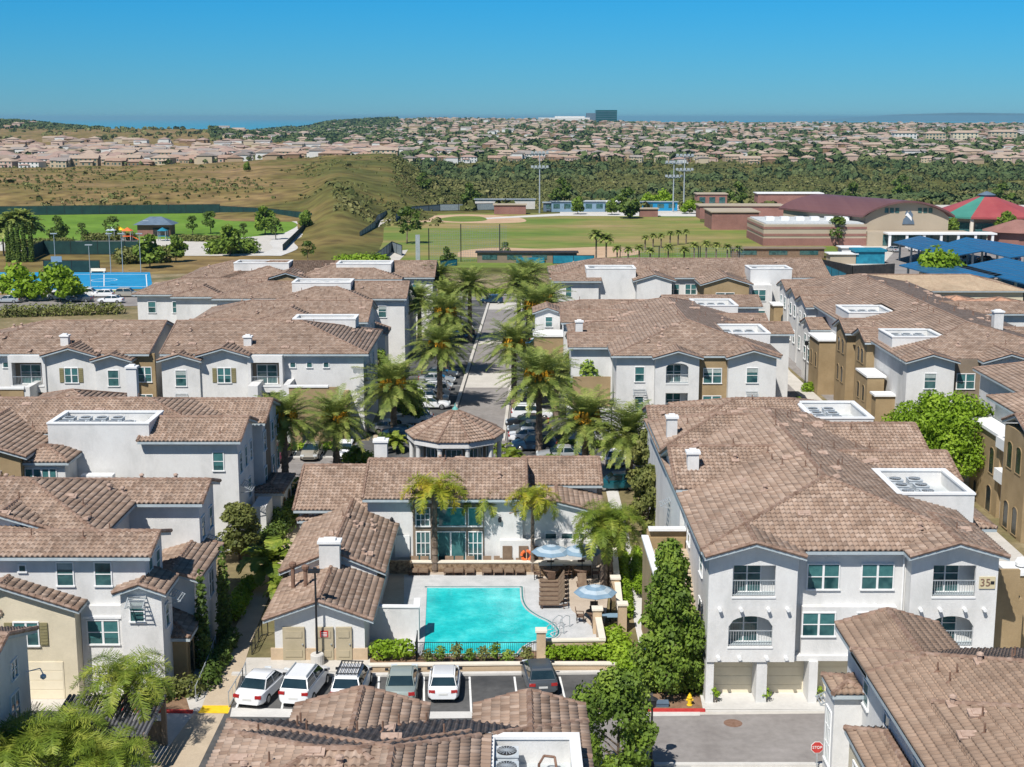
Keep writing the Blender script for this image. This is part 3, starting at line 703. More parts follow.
        for o in ops:
            if len(o) > 4 and o[4]:
                n = 10; r = o[4]; w = o[1]-o[0]; xc = (o[0]+o[1])/2
                g = lambda x: o[3]-r+r*math.sqrt(max(0, 1-((x-xc)/(w/2))**2))
                for i in range(n):
                    xa, xb = o[0]+w*i/n, o[0]+w*(i+1)/n
                    mb.prismY([(xa, g(xa)), (xb, g(xb)), (xb, o[3]+.001), (xa, o[3]+.001)], y+.002, y+t-.002)
    def bay(s, x0, x1, y, yb, z0, ze, m='white', gable=True, balc=(), wins=(), sl=.29, o=.6, e='g', arch_low=True, back=1.5, rail=True):
        """projecting bay with real recessed balconies; ze = eave edge height"""
        ops = [b for b in balc]; zt = ze+sl*o-.14
        if ops:
            s.panel(m, x0, x1, z0, zt, y, .22, ops)
            s.box(m, x0, x0+.2, y+.22, yb, z0, zt); s.box(m, x1-.2, x1, y+.22, yb, z0, zt)
            s.box(m, x0+.2, x1-.2, y+back, yb, z0, zt)
            for b in ops:
                s.box('fascia', x0+.2, x1-.2, y+.22, y+back, b[2]-.25, b[2]-.02); s.box('white', x0+.2, x1-.2, y+.22, y+back, b[3]+.05, b[3]+.2)
                xc = (b[0]+b[1])/2; s.win(xc-.25, y+back-.01, b[2], (b[1]-b[0])*.62, 1.75, 'S', 'door', name='balcony_door')
                if rail: s.railing(b[0]+.01, b[1]-.01, y+.1, b[2])
                s.box('trim', b[0]-.04, b[1]+.04, y-.05, y+.05, b[2]-.1, b[2]-.003)
        else: s.box(m, x0, x1, y, yb, z0, zt)
        if gable:
            hw = (x1-x0)/2; xm = (x0+x1)/2
            s.wing(x0, x1, y, yb+3.5, ze, 'y', e, 'g', sl, wall=None, o=o if o < .4 else .35, ro=.68)
            zr = ze+sl*(hw+.35)-.16
            s.w(m).prismY([(x0, zt-.12), (x1, zt-.12), (x1, ze+sl*.35-.17), (xm, zr), (x0, ze+sl*.35-.17)], y+.003, yb)
        for a in wins: s.win(a[0], y, a[1], a[2], a[3], 'S', a[4] if len(a) > 4 else 'double', a[5] if len(a) > 5 else False)
    def well(s, x0, x1, y0, y1, zt, zf=None, units=4, zb=None, m='white', notch=None):
        """parapet well on the roof with condensers; the walls carry on down to zb"""
        zf = zt-1.0 if zf is None else zf; s.T.holes.append((x0+.12, x1-.12, y0+.12, y1-.12)); zb = zf-2.5 if zb is None else zb; t = .28
        s.box(m, x0+.01, x1-.01, y0+.01, y1-.01, zb, zf-.02)
        b = MB(); b.box(x0+t, x1-t, y0+t, y1-t, zf-.02, zf); b.build('well_floor', M['flatroof'], s.root)
        for a in ((x0,x1,y0,y0+t), (x0,x1,y1-t,y1), (x0,x0+t,y0+t,y1-t), (x1-t,x1,y0+t,y1-t)): s.box(m, *a, zb, zt-.12)
        c = MB(); g = .06
        for a in ((x0-g,x1+g,y0-g,y0+t+g), (x0-g,x1+g,y1-t-g,y1+g), (x0-g,x0+t+g,y0+t+g,y1-t-g), (x1-t-g,x1+g,y0+t+g,y1-t-g)): c.box(*a, zt-.12, zt)
        c.build('well_coping', M['trim'], s.root)
        nx = max(1, int((x1-x0-1)/1.3)); n = 0
        for j in range(3):
            for i in range(nx):
                if n >= units: break
                x = x0+t+.65+i*1.25; y = y0+t+.7+j*1.5
                if y > y1-t-.5: break
                s.cond(x, y, zf); n += 1
    def cond(s, x, y, z):
        def bx():
            b = MB(); b.box(-.42,.42,-.42,.42,.06,.82); b.box(-.46,.46,-.46,.46,0,.06); b.box(-.45,.45,-.45,.45,.82,.88)
            for i in range(6):
                for sx in (-1, 1): b.box(sx*.43-.012, sx*.43+.012, -.4, .4, .14+i*.11, .18+i*.11); b.box(-.4, .4, sx*.43-.012, sx*.43+.012, .14+i*.11, .18+i*.11)
            return b
        def fn():
            b = MB(); b.tube((0,0,.88), (0,0,.92), .37, .37, 16); return b
        def gr():
            b = MB()
            for i in range(8):
                t = math.pi*i/8; b.bar((-math.cos(t)*.36, -math.sin(t)*.36, .93), (math.cos(t)*.36, math.sin(t)*.36, .93), .03, .02)
            b.tube((0,0,.92), (0,0,.95), .10, .10, 8); return b
        o = link('condenser', pm('condenser', bx, M['acunit']), s.root, Vector((x, y, z))-s.o)
        link('fan', pm('fan', fn, M['dark']), o); link('fan_guard', pm('fan_guard', gr, M['steel']), o)
    def chimney(s, x, y, z0, z1, w=.9, d=.8):
        b = MB(); b.box(x-w/2, x+w/2, y-d/2, y+d/2, z0, z1); c = b.build('chimney', M['white'], s.root)
        b = MB(); b.box(x-w/2-.1, x+w/2+.1, y-d/2-.1, y+d/2+.1, z1, z1+.16); b.box(x-w*.3, x+w*.3, y-d*.3, y+d*.3, z1+.16, z1+.3); b.build('chimney_cap', M['trim'], c)
    def vents(s, n, seed, box=None):
        rr = random.Random(seed); k = 0; t = 0
        if box is None:
            xs = [p[0] for P in s.planes for p in P]; ys = [p[1] for P in s.planes for p in P]; box = (min(xs)+1, max(xs)-1, min(ys)+1, max(ys)-1)
        while k < n and t < n*12:
            t += 1; x, y = rr.uniform(box[0], box[1]), rr.uniform(box[2], box[3]); z = s.roof_z(x, y)
            if z < 2 or any(a[0]-.6 < x < a[1]+.6 and a[2]-.6 < y < a[3]+.6 for a in getattr(s, 'avoid', [])): continue
            k += 1; loc = Vector((x, y, z))-s.o; c = rr.random()
            if c < .42:
                def a():
                    b = MB(); b.tube((0,0,0), (0,0,.5), .04, .04, 7); b.lathe((0,0,0), [(.17,0),(.09,.10),(.05,.12)], 8); return b
                link('vent_pipe', pm('vent_pipe', a, M['pipe']), s.root, loc)
            elif c < .62:
                def a():
                    b = MB(); b.tube((0,0,0), (0,0,.34), .11, .11, 9); b.lathe((0,0,.34), [(.17,0),(.15,.08),(.03,.14)], 9); b.obox(Vector((0,-.1,.06)), .5, .5, .07, 0, .28); return b
                link('roof_vent', pm('roof_vent', a, M['vent']), s.root, loc, rr.choice((0, 1.57, -1.57)))
            else:
                def a():
                    b = MB()
                    for i in range(2): b.obox(Vector(((i-.5)*.42, 0, .10)), .36, .48, .09, 0, .28)
                    b.obox(Vector((0, .02, .15)), .5, .34, .08, 0, .28); return b
                link('tile_vent', pm('tile_vent', a, M['vent']), s.root, loc, rr.choice((0, 0, -1.57)))
    def awning(s, x, y, z, w=.9, face='S'):
        def a():
            b = MB(); L = 1.0
            for i in range(7): b.bar((-w/2, -.08-i*.13, .02-i*.07+.35), (w/2, -.08-i*.13, .02-i*.07+.35), .05, .03)
            for sx in (-1, 1): b.bar((sx*w/2, 0, .38), (sx*w/2, -.9, -.08), .05); b.bar((sx*w/2, 0, -.25), (sx*w/2, -.9, -.08), .04)
            return b
        link('window_awning', pm('window_awning%.1f' % w, a, M['steel']), s.root, Vector((x, y, z))-s.o, {'S': 0, 'E': math.pi/2, 'W': -math.pi/2}[face])
    def done(s):
        for p, q, r in s.caps:
            p, q = Vector(p), Vector(q)
            if s.lod == 0 or not s.T.holes: s.cap_(p, q, r); continue
            n = max(1, int((q-p).length/.6)); run = None
            for i in range(n+1):
                bad = i == n or s.in_hole(p.lerp(q, (i+.5)/n))
                if not bad and run is None: run = i
                if bad and run is not None: s.cap_(p.lerp(q, run/n), p.lerp(q, i/n), r); run = None
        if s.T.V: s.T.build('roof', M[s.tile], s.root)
        if s.rd.v: s.rd.build('roof_ridge', M['ridge'], s.root)
        if s.fa.v: s.fa.build('eave', M['fascia'], s.root)
        for m, mb in s.walls.items(): mb.build({'white':'wall','beige':'wall','brown':'wall','dkbrown':'wall'}.get(m, 'trim'), M[m], s.root)
        return s.root
# ================================================================ APARTMENT BLOCKS
AG = 'three-storey apartment blocks with tiled roofs'
def arches(b, x, face, ys, z, w=1.1, h=1.9):
    for y in ys: b.win(x, y, z, w, h, face, 'arch', name='arched_opening')
# ---- R1: big white block at right, front at Y=75.5
b = Bldg('apartment_building', 'white block marked 35 with balconies and garages facing the road at lower right', 'apartment building', (19.2, 90, 0), 0, AG)
Yf = 75.5; ze = 9.0
b.avoid = [(23.7, 29, 83.5, 90.3), (22.8, 28.6, 105, 113)]
b.wing(11.3, 27.0, 76.6, 110, ze, 'y', 'h', 'h', .29, hs=.85, zb=2.5)
b.box('white', 11.35, 26.9, 77.72, 110, 0, 2.52)
b.bay(11.1, 16.1, Yf, 76.7, 2.55, ze, balc=((12.45, 14.87, 6.46, 8.3), (12.3, 14.8, 3.47, 5.3, .62)), back=1.0)
b.bay(22.5, 27.4, Yf, 76.7, 2.55, ze, balc=((23.75, 26.15, 6.46, 8.3), (23.7, 26.2, 3.47, 5.3, .62)), back=1.0)
b.box('white', 11.1, 27.4, 75.9, 76.9, 2.45, 2.75)
for x0, x1 in ((11.1, 11.55), (14.0, 14.6), (17.0, 17.5), (20.0, 20.6), (23.1, 23.6), (26.6, 27.4)): b.box('white', x0, x1, 75.62, 77.2, 0, 2.5)
b.box('white', 11.1, 27.4, 77.1, 77.7, 0, 2.5)
for x in (12.8, 15.8, 18.75, 21.85, 25.1): b.garage(x, 77.08, 2.4, 2.2)
b.box('white', 16.6, 22.0, 76.15, 76.62, 2.55, 5.6)
for x in (17.8, 20.9):
    b.win(x, 76.6, 6.55, 1.75, 1.45, 'S', 'double'); b.win(x-.25, 76.15, 3.9, 1.8, 1.35, 'S', 'double')
b.corbels((18.3, 18.85, 20.3, 20.85), 76.6, 5.55)
b.corbels((11.75, 12.95, 14.5, 15.6, 23.1, 24.2, 25.6, 26.7), Yf, 5.75); b.corbels((11.75, 12.95, 14.5, 15.6, 23.1, 24.2, 25.6, 26.7), Yf, 2.85)
# side wings
b.wing(11.3, 20, 98.9, 107, ze+.5, 'x', 'h', 'g', .34)
b.wing(11.0, 19.5, 88.6, 97.2, ze+.35, 'x', 'g', 'g', .34)
b.wing(20, 29.6, 98.0, 105.4, ze+.25, 'x', 'g', 'g', .33)
b.wing(20, 29.5, 90.6, 96.6, ze+.3, 'x', 'g', 'g', .33)
b.wing(27, 30.2, 86.2, 90.3, 7.4, 'x', 'g', 'h', .29)
b.wing(11.3, 19, 108.4, 114, ze, 'x', 'g', 'g', .29); b.wing(14, 27, 108, 116.5, ze, 'x', 'h', 'h', .29)
b.well(23.9, 28.7, 84.0, 90.2, 10.2, units=7, zb=2); b.well(23.2, 28.0, 106, 112.5, 10.25, units=6, zb=2)
b.chimney(12.0, 90.4, 8, 11.2, .75, .7); b.chimney(11.8, 101.0, 8, 11.3, .75, .7)
for y, z in ((80, 6.3), (86, 6.3), (80, 3.4), (86.5, 3.4)): b.win(11.3, y, z, 1.1, 1.3, 'W', 'single')
for y in (90.6, 93.6): b.win(11.2, y, 6.2, .9, 1.5, 'W', 'single')
b.awning(11.2, 94.5, 6.6, 1.0, 'W')
# exterior stair enclosure on the left flank
b.panel('brown', 8.5, 11.2, 0, 6.3, 87.2, .2, [(9.2, 10.2, .0, 2.1, .5)]); b.box('brown', 8.5, 8.75, 78.9, 87.2, 0, 6.3); b.box('brown', 8.5, 11.3, 78.7, 78.9, 0, 3.2)
b.box('brown', 8.75, 11.3, 87.4, 87.7, 0, 6.8)
c = MB(); c.box(8.4, 8.85, 78.6, 87.45, 6.3, 6.45); c.box(8.85, 11.25, 87.1, 87.75, 6.8, 6.95); c.box(8.85, 11.3, 78.6, 78.98, 3.2, 3.34); c.build('stair_wall_cap', M['trim'], b.root)
c = MB()
for i in range(15): c.box(9.2, 11.3, 85.6-i*.33, 85.93-i*.33, 5.4-i*.19, 5.52-i*.19)
c.box(8.75, 11.3, 85.93, 87.2, 5.45, 5.6); c.build('stair', M['walk'], b.root)
# right flank brown terrace walls
b.box('brown', 27.45, 29.6, 78.0, 78.3, 0, 7.2); b.box('brown', 29.9, 32.1, 80.6, 82.6, 0, 6.0); b.box('trim', 29.8, 32.2, 80.5, 82.7, 6.0, 6.2)
b.box('brown', 29.6, 29.9, 78.0, 88, 0, 5.4)
c = MB(); c.lathe((31.0, 81.6, 6.2), [(.1,0),(.36,.12),(.42,.34),(.3,.55),(.05,.65)], 12); c.build('finial', M['trim'], b.root)
c = MB(); c.lathe((10.7, 95.8, 0), [(.05,0),(.05,.1)], 5)
sg = MB(); sg.box(26.35, 27.25, Yf-.07, Yf-.01, 6.95, 7.65); sp = sg.build('number_plaque', mat('plaque_tan', [(.52,.45,.28),(.58,.5,.33)], .7, 3), b.root)
def text(body, size, loc, rz, m, parent, name='lettering', tilt=math.pi/2, ext=.01):
    cu = bpy.data.curves.new('t', 'FONT'); cu.body = body; cu.size = size; cu.extrude = ext; cu.align_x = 'CENTER'; cu.align_y = 'CENTER'
    o = bpy.data.objects.new('t', cu); COL.objects.link(o); bpy.context.view_layer.update()
    me = bpy.data.meshes.new_from_object(o.evaluated_get(bpy.context.evaluated_depsgraph_get())); bpy.data.objects.remove(o)
    me.name = name; me.materials.clear(); me.materials.append(m)
    me.transform(Matrix.Rotation(tilt, 4, 'X'))
    return link(name, me, parent, loc, rz)
org = ORG[b.root.name]
text('35', .62, Vector((26.68, Yf-.085, 7.3))-org, 0, M['pipe'], sp, 'numerals')
g = MB(); g.box(26.98, 27.19, Yf-.09, Yf-.07, 7.22, 7.40); g.build('name_strip', M['iron'], sp)
for x in (16.3, 22.35):
    c = MB(); c.tube((x, 76.5, 2.6), (x, 76.5, 8.9), .05, .05, 6); c.build('downspout', M['trim'], b.root)
b.vents(55, 3, (12, 27, 77, 112)); b.vents(14, 4, (18, 23, 82, 106)); b.done()

# ---- BR: roof at the bottom right
b = Bldg('apartment_building', 'nearest tiled roof filling the bottom right corner, white side wall in shade', 'apartment building', (24, 52, 0), 0, AG, 'tile_flat')
b.wing(16.2, 32, 41, 60.4, 9.0, 'y', 'g', 'h', .30, hs=1)
b.wing(16.2, 20.0, 58.5, 63.9, 9.02, 'y', 'g', 'g', .30)
b.wing(17.8, 27, 46, 53.2, 9.55, 'x', 'h', 'g', .36, wall=None, hs=1.0)
b.box('white', 14.9, 16.3, 60.8, 62.6, 0, 7.0); b.wing(15.1, 16.15, 60.9, 62.5, 7.0, 'y', 'h', 'h', .3, o=.35, wall=None)
b.box('beige', 14.7, 16.2, 51.0, 57.0, 0, 6.8); b.wing(14.9, 17.0, 51.0, 57.0, 6.8, 'y', 'h', 'h', .32, o=.35, wall=None)
for y in (60.2, 56.6, 52.2, 48): b.win(16.2, y, 6.6, .8, 1.15, 'W', 'single')
for y in (55.6, 53.2): b.win(14.7, y, 4.6, .9, 1.3, 'W', 'single')
b.win(14.9, 61.7, 3.2, .9, 2.6, 'W', 'grid')
b.awning(15.6, 63.3, 5.6, 1.0, 'W'); b.vents(20, 11, (17.5, 27, 48, 59)); b.done()

# ---- BC: bottom centre roof
b = Bldg('apartment_building', 'tiled hip roof at the bottom centre below the parked cars, with a white condenser well', 'apartment building', (-4, 46, 0), 0, AG)
b.avoid = [(-1.3, 3.2, 45, 53.4)]
b.wing(-10.9, 2.45, 38, 52.6, 9.0, 'y', 'g', 'h', .29, hs=.95)
b.wing(-1.0, 2.45, 50.2, 54.3, 9.03, 'y', 'g', 'g', .29)
b.wing(-8.4, -4.0, 50.2, 54.3, 9.03, 'y', 'g', 'g', .29)
b.wing(-10.2, -2.2, 43.0, 49.6, 9.9, 'x', 'h', 'h', .30, wall=None)
b.well(-1.0, 2.5, 43.6, 49.8, 10.1, zf=9.0, units=0, zb=6)
for i in range(4): b.cond(-.2, 48.7-i*1.25, 9.0)
c = MB(); c.path([(1.0,48.4,9.05),(1.0,48.4,9.5),(1.2,48.9,9.6),(1.6,48.9,9.55),(1.7,48.2,9.1)], [.05]*5, 6); c.build('pipe_run', M['pipe'], b.root)
b.vents(20, 5, (-10, -1.5, 43, 53)); b.done()

# ---- L1: lower left block
b = Bldg('apartment_building', 'white and beige block with a garage and a ladder-like window awning, lower left', 'apartment building', (-30, 84, 0), 0, AG)
b.wing(-46, -21.2, 77.5, 81.4, 8.35, 'x', 'g', 'g', .29, ro=.45)
b.wing(-46, -20.1, 86.8, 91.2, 8.9, 'x', 'g', 'g', .29)
b.wing(-44, -24.6, 79.5, 90.8, 8.9, 'x', 'g', 'h', .30)
b.wing(-33.5, -27, 80, 88, 8.9, 'y', 'g', 'h', .30)
b.wing(-22, -19.3, 81.2, 87.6, 5.6, 'y', 'g', 'g', .30, o=.45)            # lower shed roof on the east side
b.wing(-22, -19.3, 78.6, 80.9, 2.9, 'y', 'h', 'g', .45, wall='brown', o=.3)   # entry porch
for y in (79.4,): b.win(-19.3, y+.3, .1, 1.1, 2.2, 'E', 'arch', name='arched_doorway')
b.win(-19.3, 83.2, .1, 1.2, 2.3, 'E', 'arch', name='arched_doorway'); b.win(-19.3, 85.8, 3.0, 1.2, 1.6, 'E')
# beige gabled bay with garage
b.wing(-33.2, -25.0, 76.2, 79, 5.5, 'y', 'g', 'g', .33, wall='beige', zb=0, o=.35)
b.win(-27.85, 76.2, 3.3, 1.35, 1.35, 'S', 'slider', True); b.win(-31.6, 76.2, 3.3, 1.35, 1.35, 'S', 'slider', True)
b.garage(-27.1, 76.2, 2.5, 2.3); b.garage(-30.6, 76.2, 2.5, 2.3)
q = MB()
for sx, sz in ((0,.2),(0,-.2),(.2,0),(-.2,0),(.13,.13),(-.13,.13),(.13,-.13),(-.13,-.13)):
    q.tube((-29.35+sx, 76.18, 5.25+sz), (-29.35+sx, 76.13, 5.25+sz), .07, .07, 8)
q.build('gable_ornament', M['dkbrown'], b.root)
# white wall between and small gabled bay
b.box('white', -25, -22.6, 77.2, 78, 0, 5.3); b.win(-23.75, 77.2, 3.0, 1.75, 1.4)
b.box('trim', -24.85, -22.65, 77.1, 77.25, 4.55, 4.68)
b.wing(-22.5, -20.1, 76.6, 79, 6.35, 'y', 'g', 'g', .35, o=.35)
b.win(-21.55, 76.6, 4.6, .75, 1.2, 'S', 'single'); b.win(-21.3, 76.6, .9, .8, 1.1, 'S', 'double')
b.awning(-21.5, 76.6, 5.75, 1.0); b.awning(-20.1, 78.0, 5.6, 1.2, 'E'); b.awning(-20.1, 88.6, 5.6, 1.4, 'E')
b.win(-20.1, 77.6, 4.0, .7, 1.3, 'E', 'single')
for x in (-25.85, -23.65): b.win(x, 77.5, 6.45, .9, 1.35, 'S', 'single')
b.win(-28.3, 77.5, 7.3, .35, .35, 'S', 'plain')
for y in (78.6, 80.3): b.win(-21.2, y, 6.3, .8, 1.4, 'E', 'single')
for y, z in ((87.7, 6.2), (90, 6.2), (87.7, 3.4), (90, 3.4)): b.win(-20.1, y, z, .9, 1.4, 'E', 'single')
b.vents(30, 21, (-38, -22, 78.5, 90)); b.done()

# sliver at far left bottom
b = Bldg('apartment_building', 'blue-white block corner with a bracket lamp, at the bottom left edge', 'apartment building', (-30, 66, 0), 0, AG)
b.wing(-40, -25.4, 62.5, 69.5, 6.6, 'x', 'g', 'g', .3)
b.win(-25.4, 67.4, 5.0, .8, .9, 'E'); b.win(-25.4, 67.2, 2.5, 1.1, 1.7, 'E'); b.awning(-25.4, 68.4, 1.9, 1.4, 'E')
c = MB(); c.path([(-25.4,69.1,4.6),(-24.7,69.2,4.75),(-24.6,69.3,4.4)], [.03]*3, 6); c.lathe((-24.6,69.3,4.1), [(.04,.0),(.16,.1),(.16,.22),(.03,.32)], 10); c.build('bracket_lamp', M['trim'], b.root)
b.done()

# ---- L2: left middle block
b = Bldg('apartment_building', 'white block left of the clubhouse with a long condenser well above a brown gable', 'apartment building', (-34, 112, 0), 0, AG)
b.avoid = [(-36, -27, 102, 109)]
b.wing(-60, -24, 106.5, 117.5, 9.0, 'x', 'g', 'h', .25)
b.wing(-28, -20.9, 103.8, 110.0, 9.0, 'x', 'g', 'g', .29)
b.wing(-30, -20.4, 111.6, 118.4, 8.7, 'x', 'g', 'g', .29)
b.wing(-44.5, -36.2, 100.2, 110, 8.6, 'y', 'g', 'g', .30, wall='brown')
b.wing(-37, -33.2, 101.0, 104.5, 8.0, 'y', 'h', 'h', .34, o=.4)
b.wing(-60, -45.5, 101, 108, 8.6, 'x', 'g', 'h', .3)
b.well(-35.3, -27.6, 103.9, 108.4, 10.3, units=9, zb=2)
b.box('trim', -32.6, -30.2, 102.6, 103.4, 5.2, 6.5)
for x in (-43.1, -41.5, -39.2): b.win(x, 100.2, 6.2, 1.2, 1.4, 'S', 'double')
b.awning(-38.2, 100.2, 7.1, 1.1); b.win(-35.6, 101, 6.0, 1.1, 1.4); b.win(-34.4, 101, 6.0, 1, 1.4)
q = MB()
for sx, sz in ((0,.3),(0,-.3),(.3,0),(-.3,0)): q.tube((-40.4+sx, 100.17, 8.9+sz), (-40.4+sx, 100.1, 8.9+sz), .13, .13, 8)
q.build('gable_ornament', M['dkbrown'], b.root)
b.win(-22.4, 103.8, 6.6, .75, 1.4, 'S', 'single')
for y in (104.8, 106.9, 109): b.win(-20.9, y, 6.2, .8, 1.5, 'E', 'single')
b.box('dkbrown', -20.5, -20.36, 113.0, 115, 0, 8.9); b.box('white', -20.4, -19.3, 106, 109, 0, 3.1)
for y, z in ((112.3, 6.2), (112.3, 3.2), (116, 6.2), (116, 3.2), (118.4, 6.2), (118.4, 3.2), (108, 3.4)): b.win(-20.36 if y > 111 else -20.9, y, z, 1.0, 1.5, 'E', 'single')
b.awning(-20.9, 105.2, 4.9, 1.6, 'E'); b.wing(-20.9, -18.8, 110.2, 115.6, 3.1, 'y', 'h', 'h', .3, o=.3)
b.win(-18.8, 111.6, .1, 1.1, 2.2, 'E', 'arch', name='arched_doorway'); b.win(-18.8, 114.2, .1, 1.1, 2.2, 'E', 'arch', name='arched_doorway')
b.chimney(-32.4, 117.5, 9, 12.1, .85, .7); b.vents(34, 31, (-50, -21, 101, 117)); b.done()

# roof hint behind L2
b = Bldg('garage_building', 'low tiled hip roof peeping up behind the left middle block', 'building', (-41, 128, 0), 1)
b.wing(-44, -37, 123, 130, 7.2, 'x', 'h', 'h', .3); b.done()
b = Bldg('garage_building', 'low tiled roof at the left edge before the row of balconied blocks', 'building', (-58, 128, 0), 1)
b.wing(-64, -54, 123, 130, 6.9, 'x', 'h', 'h', .3); b.done()

# ---- generic two-gabled front facade (used for the block behind, seen smaller)
def front(b, x0, Y, ze, kinds, mirror=False):
    """kinds: list of (width, kind) from x0 rightwards"""
    x = x0
    for wd, kd in kinds:
        x1 = x+wd; xm = (x+x1)/2
        if kd == 'bigbay':       # gable with shuttered window
            b.bay(x, x1, Y-1.1, Y+.3, 0, ze, wins=((xm, 6.2, 1.3, 1.5, 'double', True), (xm+.2, 3.1, 1.3, 1.4, 'double')))
        elif kd == 'bay':
            b.bay(x, x1, Y-1.4, Y+.3, 0, ze-.45, wins=((xm, 5.9, 1.05, 1.6, 'single'), (xm, 2.9, 1.1, 1.4, 'double')), o=.35); b.awning(xm, Y-1.4, 4.7, 1.2)
        elif kd == 'balc':
            b.box('white', x, x+.18, Y-1.1, Y, 0, ze-.1); b.box('white', x1-.18, x1, Y-1.1, Y, 0, ze-.1); b.box('white', x+.18, x1-.18, Y-1.1, Y, 8.4, ze-.1)
            b.panel('white', x, x1, 0, ze-.08, Y-1.3, .2, [(x+.35, x1-.35, 5.9, 8.3), (x+.35, x1-.35, 3.0, 5.2), (x+.35, x1-.35, .1, 2.4)])
            for z in (5.9, 3.0): b.box('white', x+.18, x1-.18, Y-1.1, Y, z-.3, z-.05); b.railing(x+.36, x1-.36, Y-1.2, z); b.box('trim', x+.2, x1-.2, Y-1.36, Y-1.26, z-.12, z-.003)
            b.box('dkbrown', x+.3, x1-.3, Y-.06, Y+.1, 0, ze-.4)
            for z in (5.95, 3.05): b.win(xm, Y-.07, z, 2.0, 1.9, 'S', 'door', name='balcony_door')
        elif kd in ('brownwin', 'whitewin', 'dkwin'):
            m = {'b': 'brown', 'w': 'white', 'd': 'dkbrown'}[kd[0]]
            b.box(m, x, x1, Y-.12, Y+.2, 0, ze-.05)
            for z in (6.1, 3.2): b.win(xm, Y-.12, z, min(1.9, wd*.6), 1.5, 'S', 'double')
        elif kd == 'facebay':    # white gable with arched balcony
            b.bay(x, x1, Y-1, Y+.6, 0, ze, balc=((xm-1.15, xm+1.15, 6.2, 8.3, .4), (xm-1.15, xm+1.15, 3.2, 5.2)), back=1.05)
        elif kd == 'winbay':
            b.bay(x, x1, Y-1, Y+.3, 0, ze, wins=((xm, 6.3, 1.1, 1.5, 'single'), (xm, 3.4, 1.1, 1.4, 'double'))); b.awning(xm, Y-1, 5.0, 1.2)
        elif kd == 'smallwins':
            for i in range(3): b.win(x+wd*(i+.5)/3, Y, 7.6, .5, .5, 'S', 'plain')
        x = x1
# ---- L3: two blocks in a row, fronts at Y=143
b = Bldg('apartment_building', 'right one of the twin white gabled blocks, brown stair wall at its right end', 'apartment building', (-26, 150, 0), 1, AG)
b.wing(-36, -15.4, 143, 158, 9.1, 'x', 'g', 'h', .28)
front(b, -36, 143, 9.1, [(3.9, 'bay'), (4.9, 'bigbay'), (3.6, 'balc'), (5.2, 'smallwins')])
b.box('brown', -22.6, -17.6, 139.2, 139.5, 0, 6.2); b.box('trim', -22.7, -18.6, 139.1, 139.6, 6.2, 6.4); b.box('white', -26.8, -25.8, 139.4, 143, 0, 6.3); b.box('white', -23.2, -22.6, 139.4, 143, 0, 6.4)
b.box('brown', -17.4, -16.9, 140, 143, 0, 5.2); b.win(-20.8, 139.2, .2, 1.2, 2.2, 'S', 'arch', name='arched_doorway')
b.wing(-36, -26, 152, 161, 9.2, 'x', 'g', 'h', .28); b.chimney(-27.6, 144.6, 9, 10.5, .8, .7)
for y in (145, 149, 153): b.win(-15.4, y, 6.2, 1, 1.4, 'E', 'single'); b.win(-15.4, y, 3.2, 1, 1.4, 'E', 'single')
b.vents(22, 41); b.well(-24.5, -17.5, 155, 158.5, 11.0, units=0); b.done()
b = Bldg('apartment_building', 'left of the twin white gabled blocks, at the left edge beyond the long condenser well', 'apartment building', (-46, 150, 0), 1, AG)
b.wing(-58, -37.8, 143, 158, 9.1, 'x', 'h', 'g', .28)
front(b, -56, 143, 9.1, [(4.2, 'smallwins'), (3.8, 'balc'), (5.2, 'bigbay'), (3.6, 'bay'), (2.2, 'brownwin')])
b.box('brown', -60, -49.5, 139.2, 139.5, 0, 6.0); b.box('white', -49.5, -48.9, 139.3, 143, 0, 6.2); b.box('trim', -56, -49.4, 139.1, 139.6, 6.0, 6.2)
b.win(-51, 139.2, .4, 1.6, 2.2, 'S', 'arch', name='arched_doorway'); b.chimney(-46.7, 144.6, 9, 10.6, .8, .7); b.vents(22, 42); b.done()

# ---- L4..: staggered blocks up the left side of the street
def stagger(label, x0, x1, y0, y1, ze, well=None, brown=None, seed=1, east=True, small=True):
    b = Bldg('apartment_building', label, 'apartment building', ((x0+x1)/2, (y0+y1)/2, 0), 1, AG)
    if well: b.avoid = [well]
    ym = (y0+y1)/2
    b.wing(x0, x1, y0, y1, ze, 'x', 'h', 'g', .28)
    b.wing(x0+(x1-x0)*.35, x1-5, y0-2.5, ym+3, ze, 'y', 'h', 'h', .28)
    if brown:
        b.wing(brown-4, brown+4, y0-4.2, ym, ze-.2, 'y', 'g', 'g', .3, wall='brown'); b.win(brown-1.5, y0-4.2, 6.2, 1.4, 1.4); b.win(brown+1.6, y0-4.2, 6.2, 1.4, 1.4)
    if well: b.well(*well, 11.0, units=5, zb=5)
    if small:
        for x in np.arange(x0+2, x1-1, 3.4): b.win(x, y0, 6.4, 1.0, 1.5, 'S', 'single'); b.win(x, y0, 3.3, 1.0, 1.4, 'S', 'single')
    if east:
        for y in np.arange(y0+1.5, y1, 3.0): b.win(x1, y, 6.3, .9, 1.4, 'E', 'single'); b.win(x1, y, 3.3, .9, 1.4, 'E', 'single')
    b.vents(16, seed); b.done(); return b
stagger('white block behind the right twin gabled block, ending beside the palms', -38, -17.6, 166.5, 178, 9.0, seed=51)
stagger('white plain walled block third back along the left of the street', -40, -14.6, 188.5, 199, 9.0, seed=52, well=(-30, -22, 190.0, 194.5))
stagger('farthest left street block with a white condenser well near its right end', -44, -12.2, 214, 226, 9.0, well=(-27, -18.6, 214.6, 219.5), seed=53)
stagger('white block with two window pairs, left and beyond the twin gabled blocks', -52, -35, 193, 203, 9.0, seed=54)
